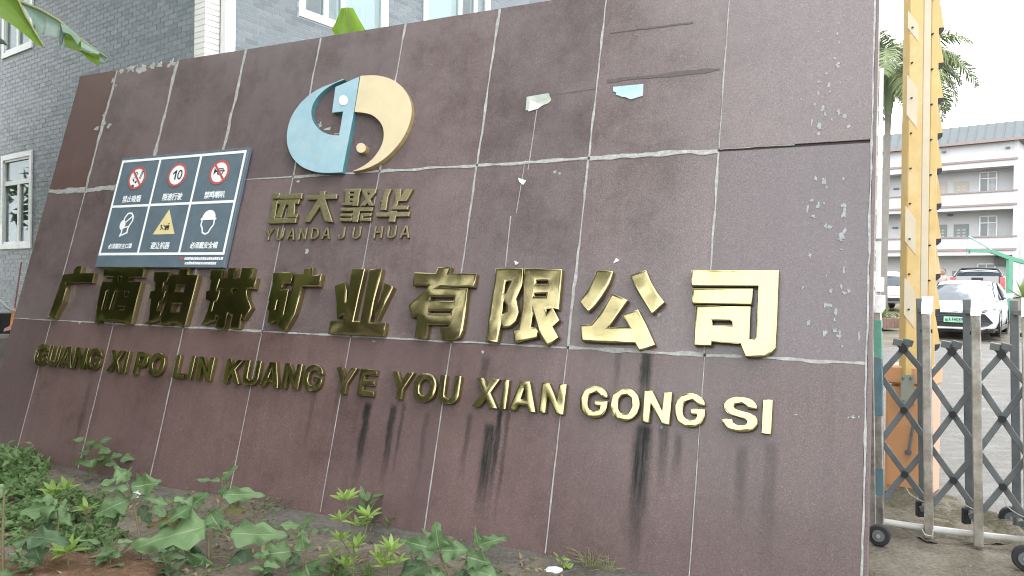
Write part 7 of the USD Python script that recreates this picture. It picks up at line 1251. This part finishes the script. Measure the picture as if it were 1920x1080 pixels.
# ------------------------------------------------------------------ things left of the wall
RODR = plain("red_painted_handle", (0.20, 0.06, 0.065), 0.5, var=0.2); RODO = plain("orange_plastic", (0.62, 0.28, 0.08), 0.5); PINK = plain("pink_plastic", (0.62, 0.30, 0.26), 0.5)
g = at(22, 612, 8.6); go = np.array([g[0], g[1], 0.0]); br_ = thing("broom", "red handled broom leaning against the tiled wall left of the sign wall", "broom", go); Q = lambda x, y, d=8.6: at(x, y, d) - go
part(br_, "handle", tube([Q(40, 492, 9.0), Q(33, 540, 8.8), Q(27, 580, 8.65)], 0.009, 8), RODR); part(br_, "grip", tube([Q(27, 578, 8.66), Q(22, 612, 8.6)], 0.022, 8), RODO)
part(br_, "head", trimesh.convex.convex_hull(np.array([Q(x, y, d) for x, y in ((8, 616), (20, 610), (23, 618), (6, 622)) for d in (8.55, 8.68)])), PINK)
part(br_, "bristles", trimesh.convex.convex_hull(np.array([Q(x, y, d) for x, y in ((5, 622), (22, 619), (20, 625), (2, 626)) for d in (8.54, 8.69)])), RUB)
hs_ = thing("hose", "pale grey hose hanging beside the broom at the left edge", "hose", go); part(hs_, "tube", tube([Q(-30, 545), Q(-5, 560), (Q(5, 568)), Q(14, 577), Q(24, 582), Q(31, 583)], 0.016, 8), plain("hose_grey", (0.42, 0.43, 0.42), 0.5), True)
g = at(0, 610, 9.2); go2 = np.array([g[0], g[1], 0.0]); bk = thing("dark_bucket", "dark plastic tubs standing at the left edge below the window", "tub", go2)
for i, x in enumerate((-0.35, 0.0, 0.12)): part(bk, "tub", tube([(x, 0.15 * i, 0.0), (x, 0.15 * i, 0.3), (x, 0.15 * i, at(0, 588, 9.2)[2])], [0.13, 0.15, 0.17], 16), RUB, 40)
bd = thing("low_block", "grey concrete block lying at the left edge before the tubs", "block", at(0, 640, 8.3) * [1, 1, 0]); part(bd, "block", cbx(-0.6, 0.15, -0.25, 0.2, 0, at(0, 628, 8.3)[2], 0.02), CONC)

# ------------------------------------------------------------------ trees across the road behind the camera (the gold letters mirror them), plus a canopy and hedge added to block sky
TLEAF = leafmat("tree_leaf", (0.10, 0.15, 0.055), (0.19, 0.25, 0.10), 0.3, veins=0.0); TBARK = plain("tree_bark", (0.13, 0.10, 0.08), 0.9, var=0.3, scale=4, bump=0.01, bscale=12)
def tree(x, y, h, cr, seed, label, z0=None):
    r = np.random.default_rng(seed); root = thing("roadside_tree", label, "tree", np.array([x, y, -0.03]), "trees across the road")
    part(root, "trunk", tube([(0, 0, 0), (0.1, 0.05, h * 0.25), (0.0, 0.1, h * 0.5), (0.1, 0, h * 0.8)], 0.22, 9, 0.06), TBARK, True)
    L = []
    for i in range(34):
        a, e = r.uniform(0, 6.283), r.uniform(-1.1, 1.0); c = np.array([math.cos(a) * cr * 0.72 * r.uniform(0.3, 1), math.sin(a) * cr * 0.72 * r.uniform(0.3, 1), (h * 0.62 + e * h * 0.30) if z0 is None else z0 + (e + 1.1) / 2.1 * (h - z0)])
        n = 330; q = r.normal(size=(n, 3)); q = q / np.linalg.norm(q, axis=1)[:, None] * r.uniform(0.5, 1, (n, 1)) * cr * r.uniform(0.25, 0.42); q[:, 2] *= 0.7; L.append(c + q)
        if i % 3 == 0: part(root, "limb", tube([(0, 0.05, h * 0.4), c * [0.5, 0.5, 0.8], c], 0.07, 6, 0.02), TBARK)
    lc, uv = leaf_cloud(np.vstack(L), 0.8, 0.30, seed); part(root, "crown", lc, TLEAF, uv=uv)
for i, (x, y, h, cr) in enumerate(TREES): tree(x, y, h, cr, 80 + i, f"leafy roadside tree, {ORD[i]} along the road outside the view")
for i, (x, y, h, cr, z0) in enumerate(SHADE_CANOPY): tree(x, y, h, cr, 140 + i, f"broad crowned tree added to block sky, {ORD[i]} beside the viewer outside the view", z0)
hg = thing("tall_hedge", "tall dense hedge added to block low sky along the forecourt outside the view", "hedge", np.array([-8.6, 0.0, 0.0]))  # unseen hedge added so the lower left wall mirrors dark foliage
r = np.random.default_rng(77); n = 16000; q = np.c_[r.uniform(-0.6, 0.6, n), r.uniform(-9.5, 10.0, n), r.uniform(0.0, 1.0, n) ** 0.8 * 3.3]; q[:, 2] *= 0.8 + 0.35 * meshkit.fbm(np.c_[q[:, 1] * 0.8, 0 * q[:, 1], 0 * q[:, 1]], 3, seed=5)
lc, uv = leaf_cloud(q, 0.6, 0.24, 78); part(hg, "foliage", lc, TLEAF, uv=uv)
for y in np.arange(-9, 10, 1.5): part(hg, "stem", tube([(0, y, 0), (0.05, y + 0.1, 1.2), (0, y, 2.6)], 0.05, 6, 0.02), TBARK)
for i, (x, y, h, cr) in enumerate(BACK): tree(x, y, h + slope(y), cr, 170 + i, f"leafy tree at the back of the yard, {ORD[i]} of those the wall hides")
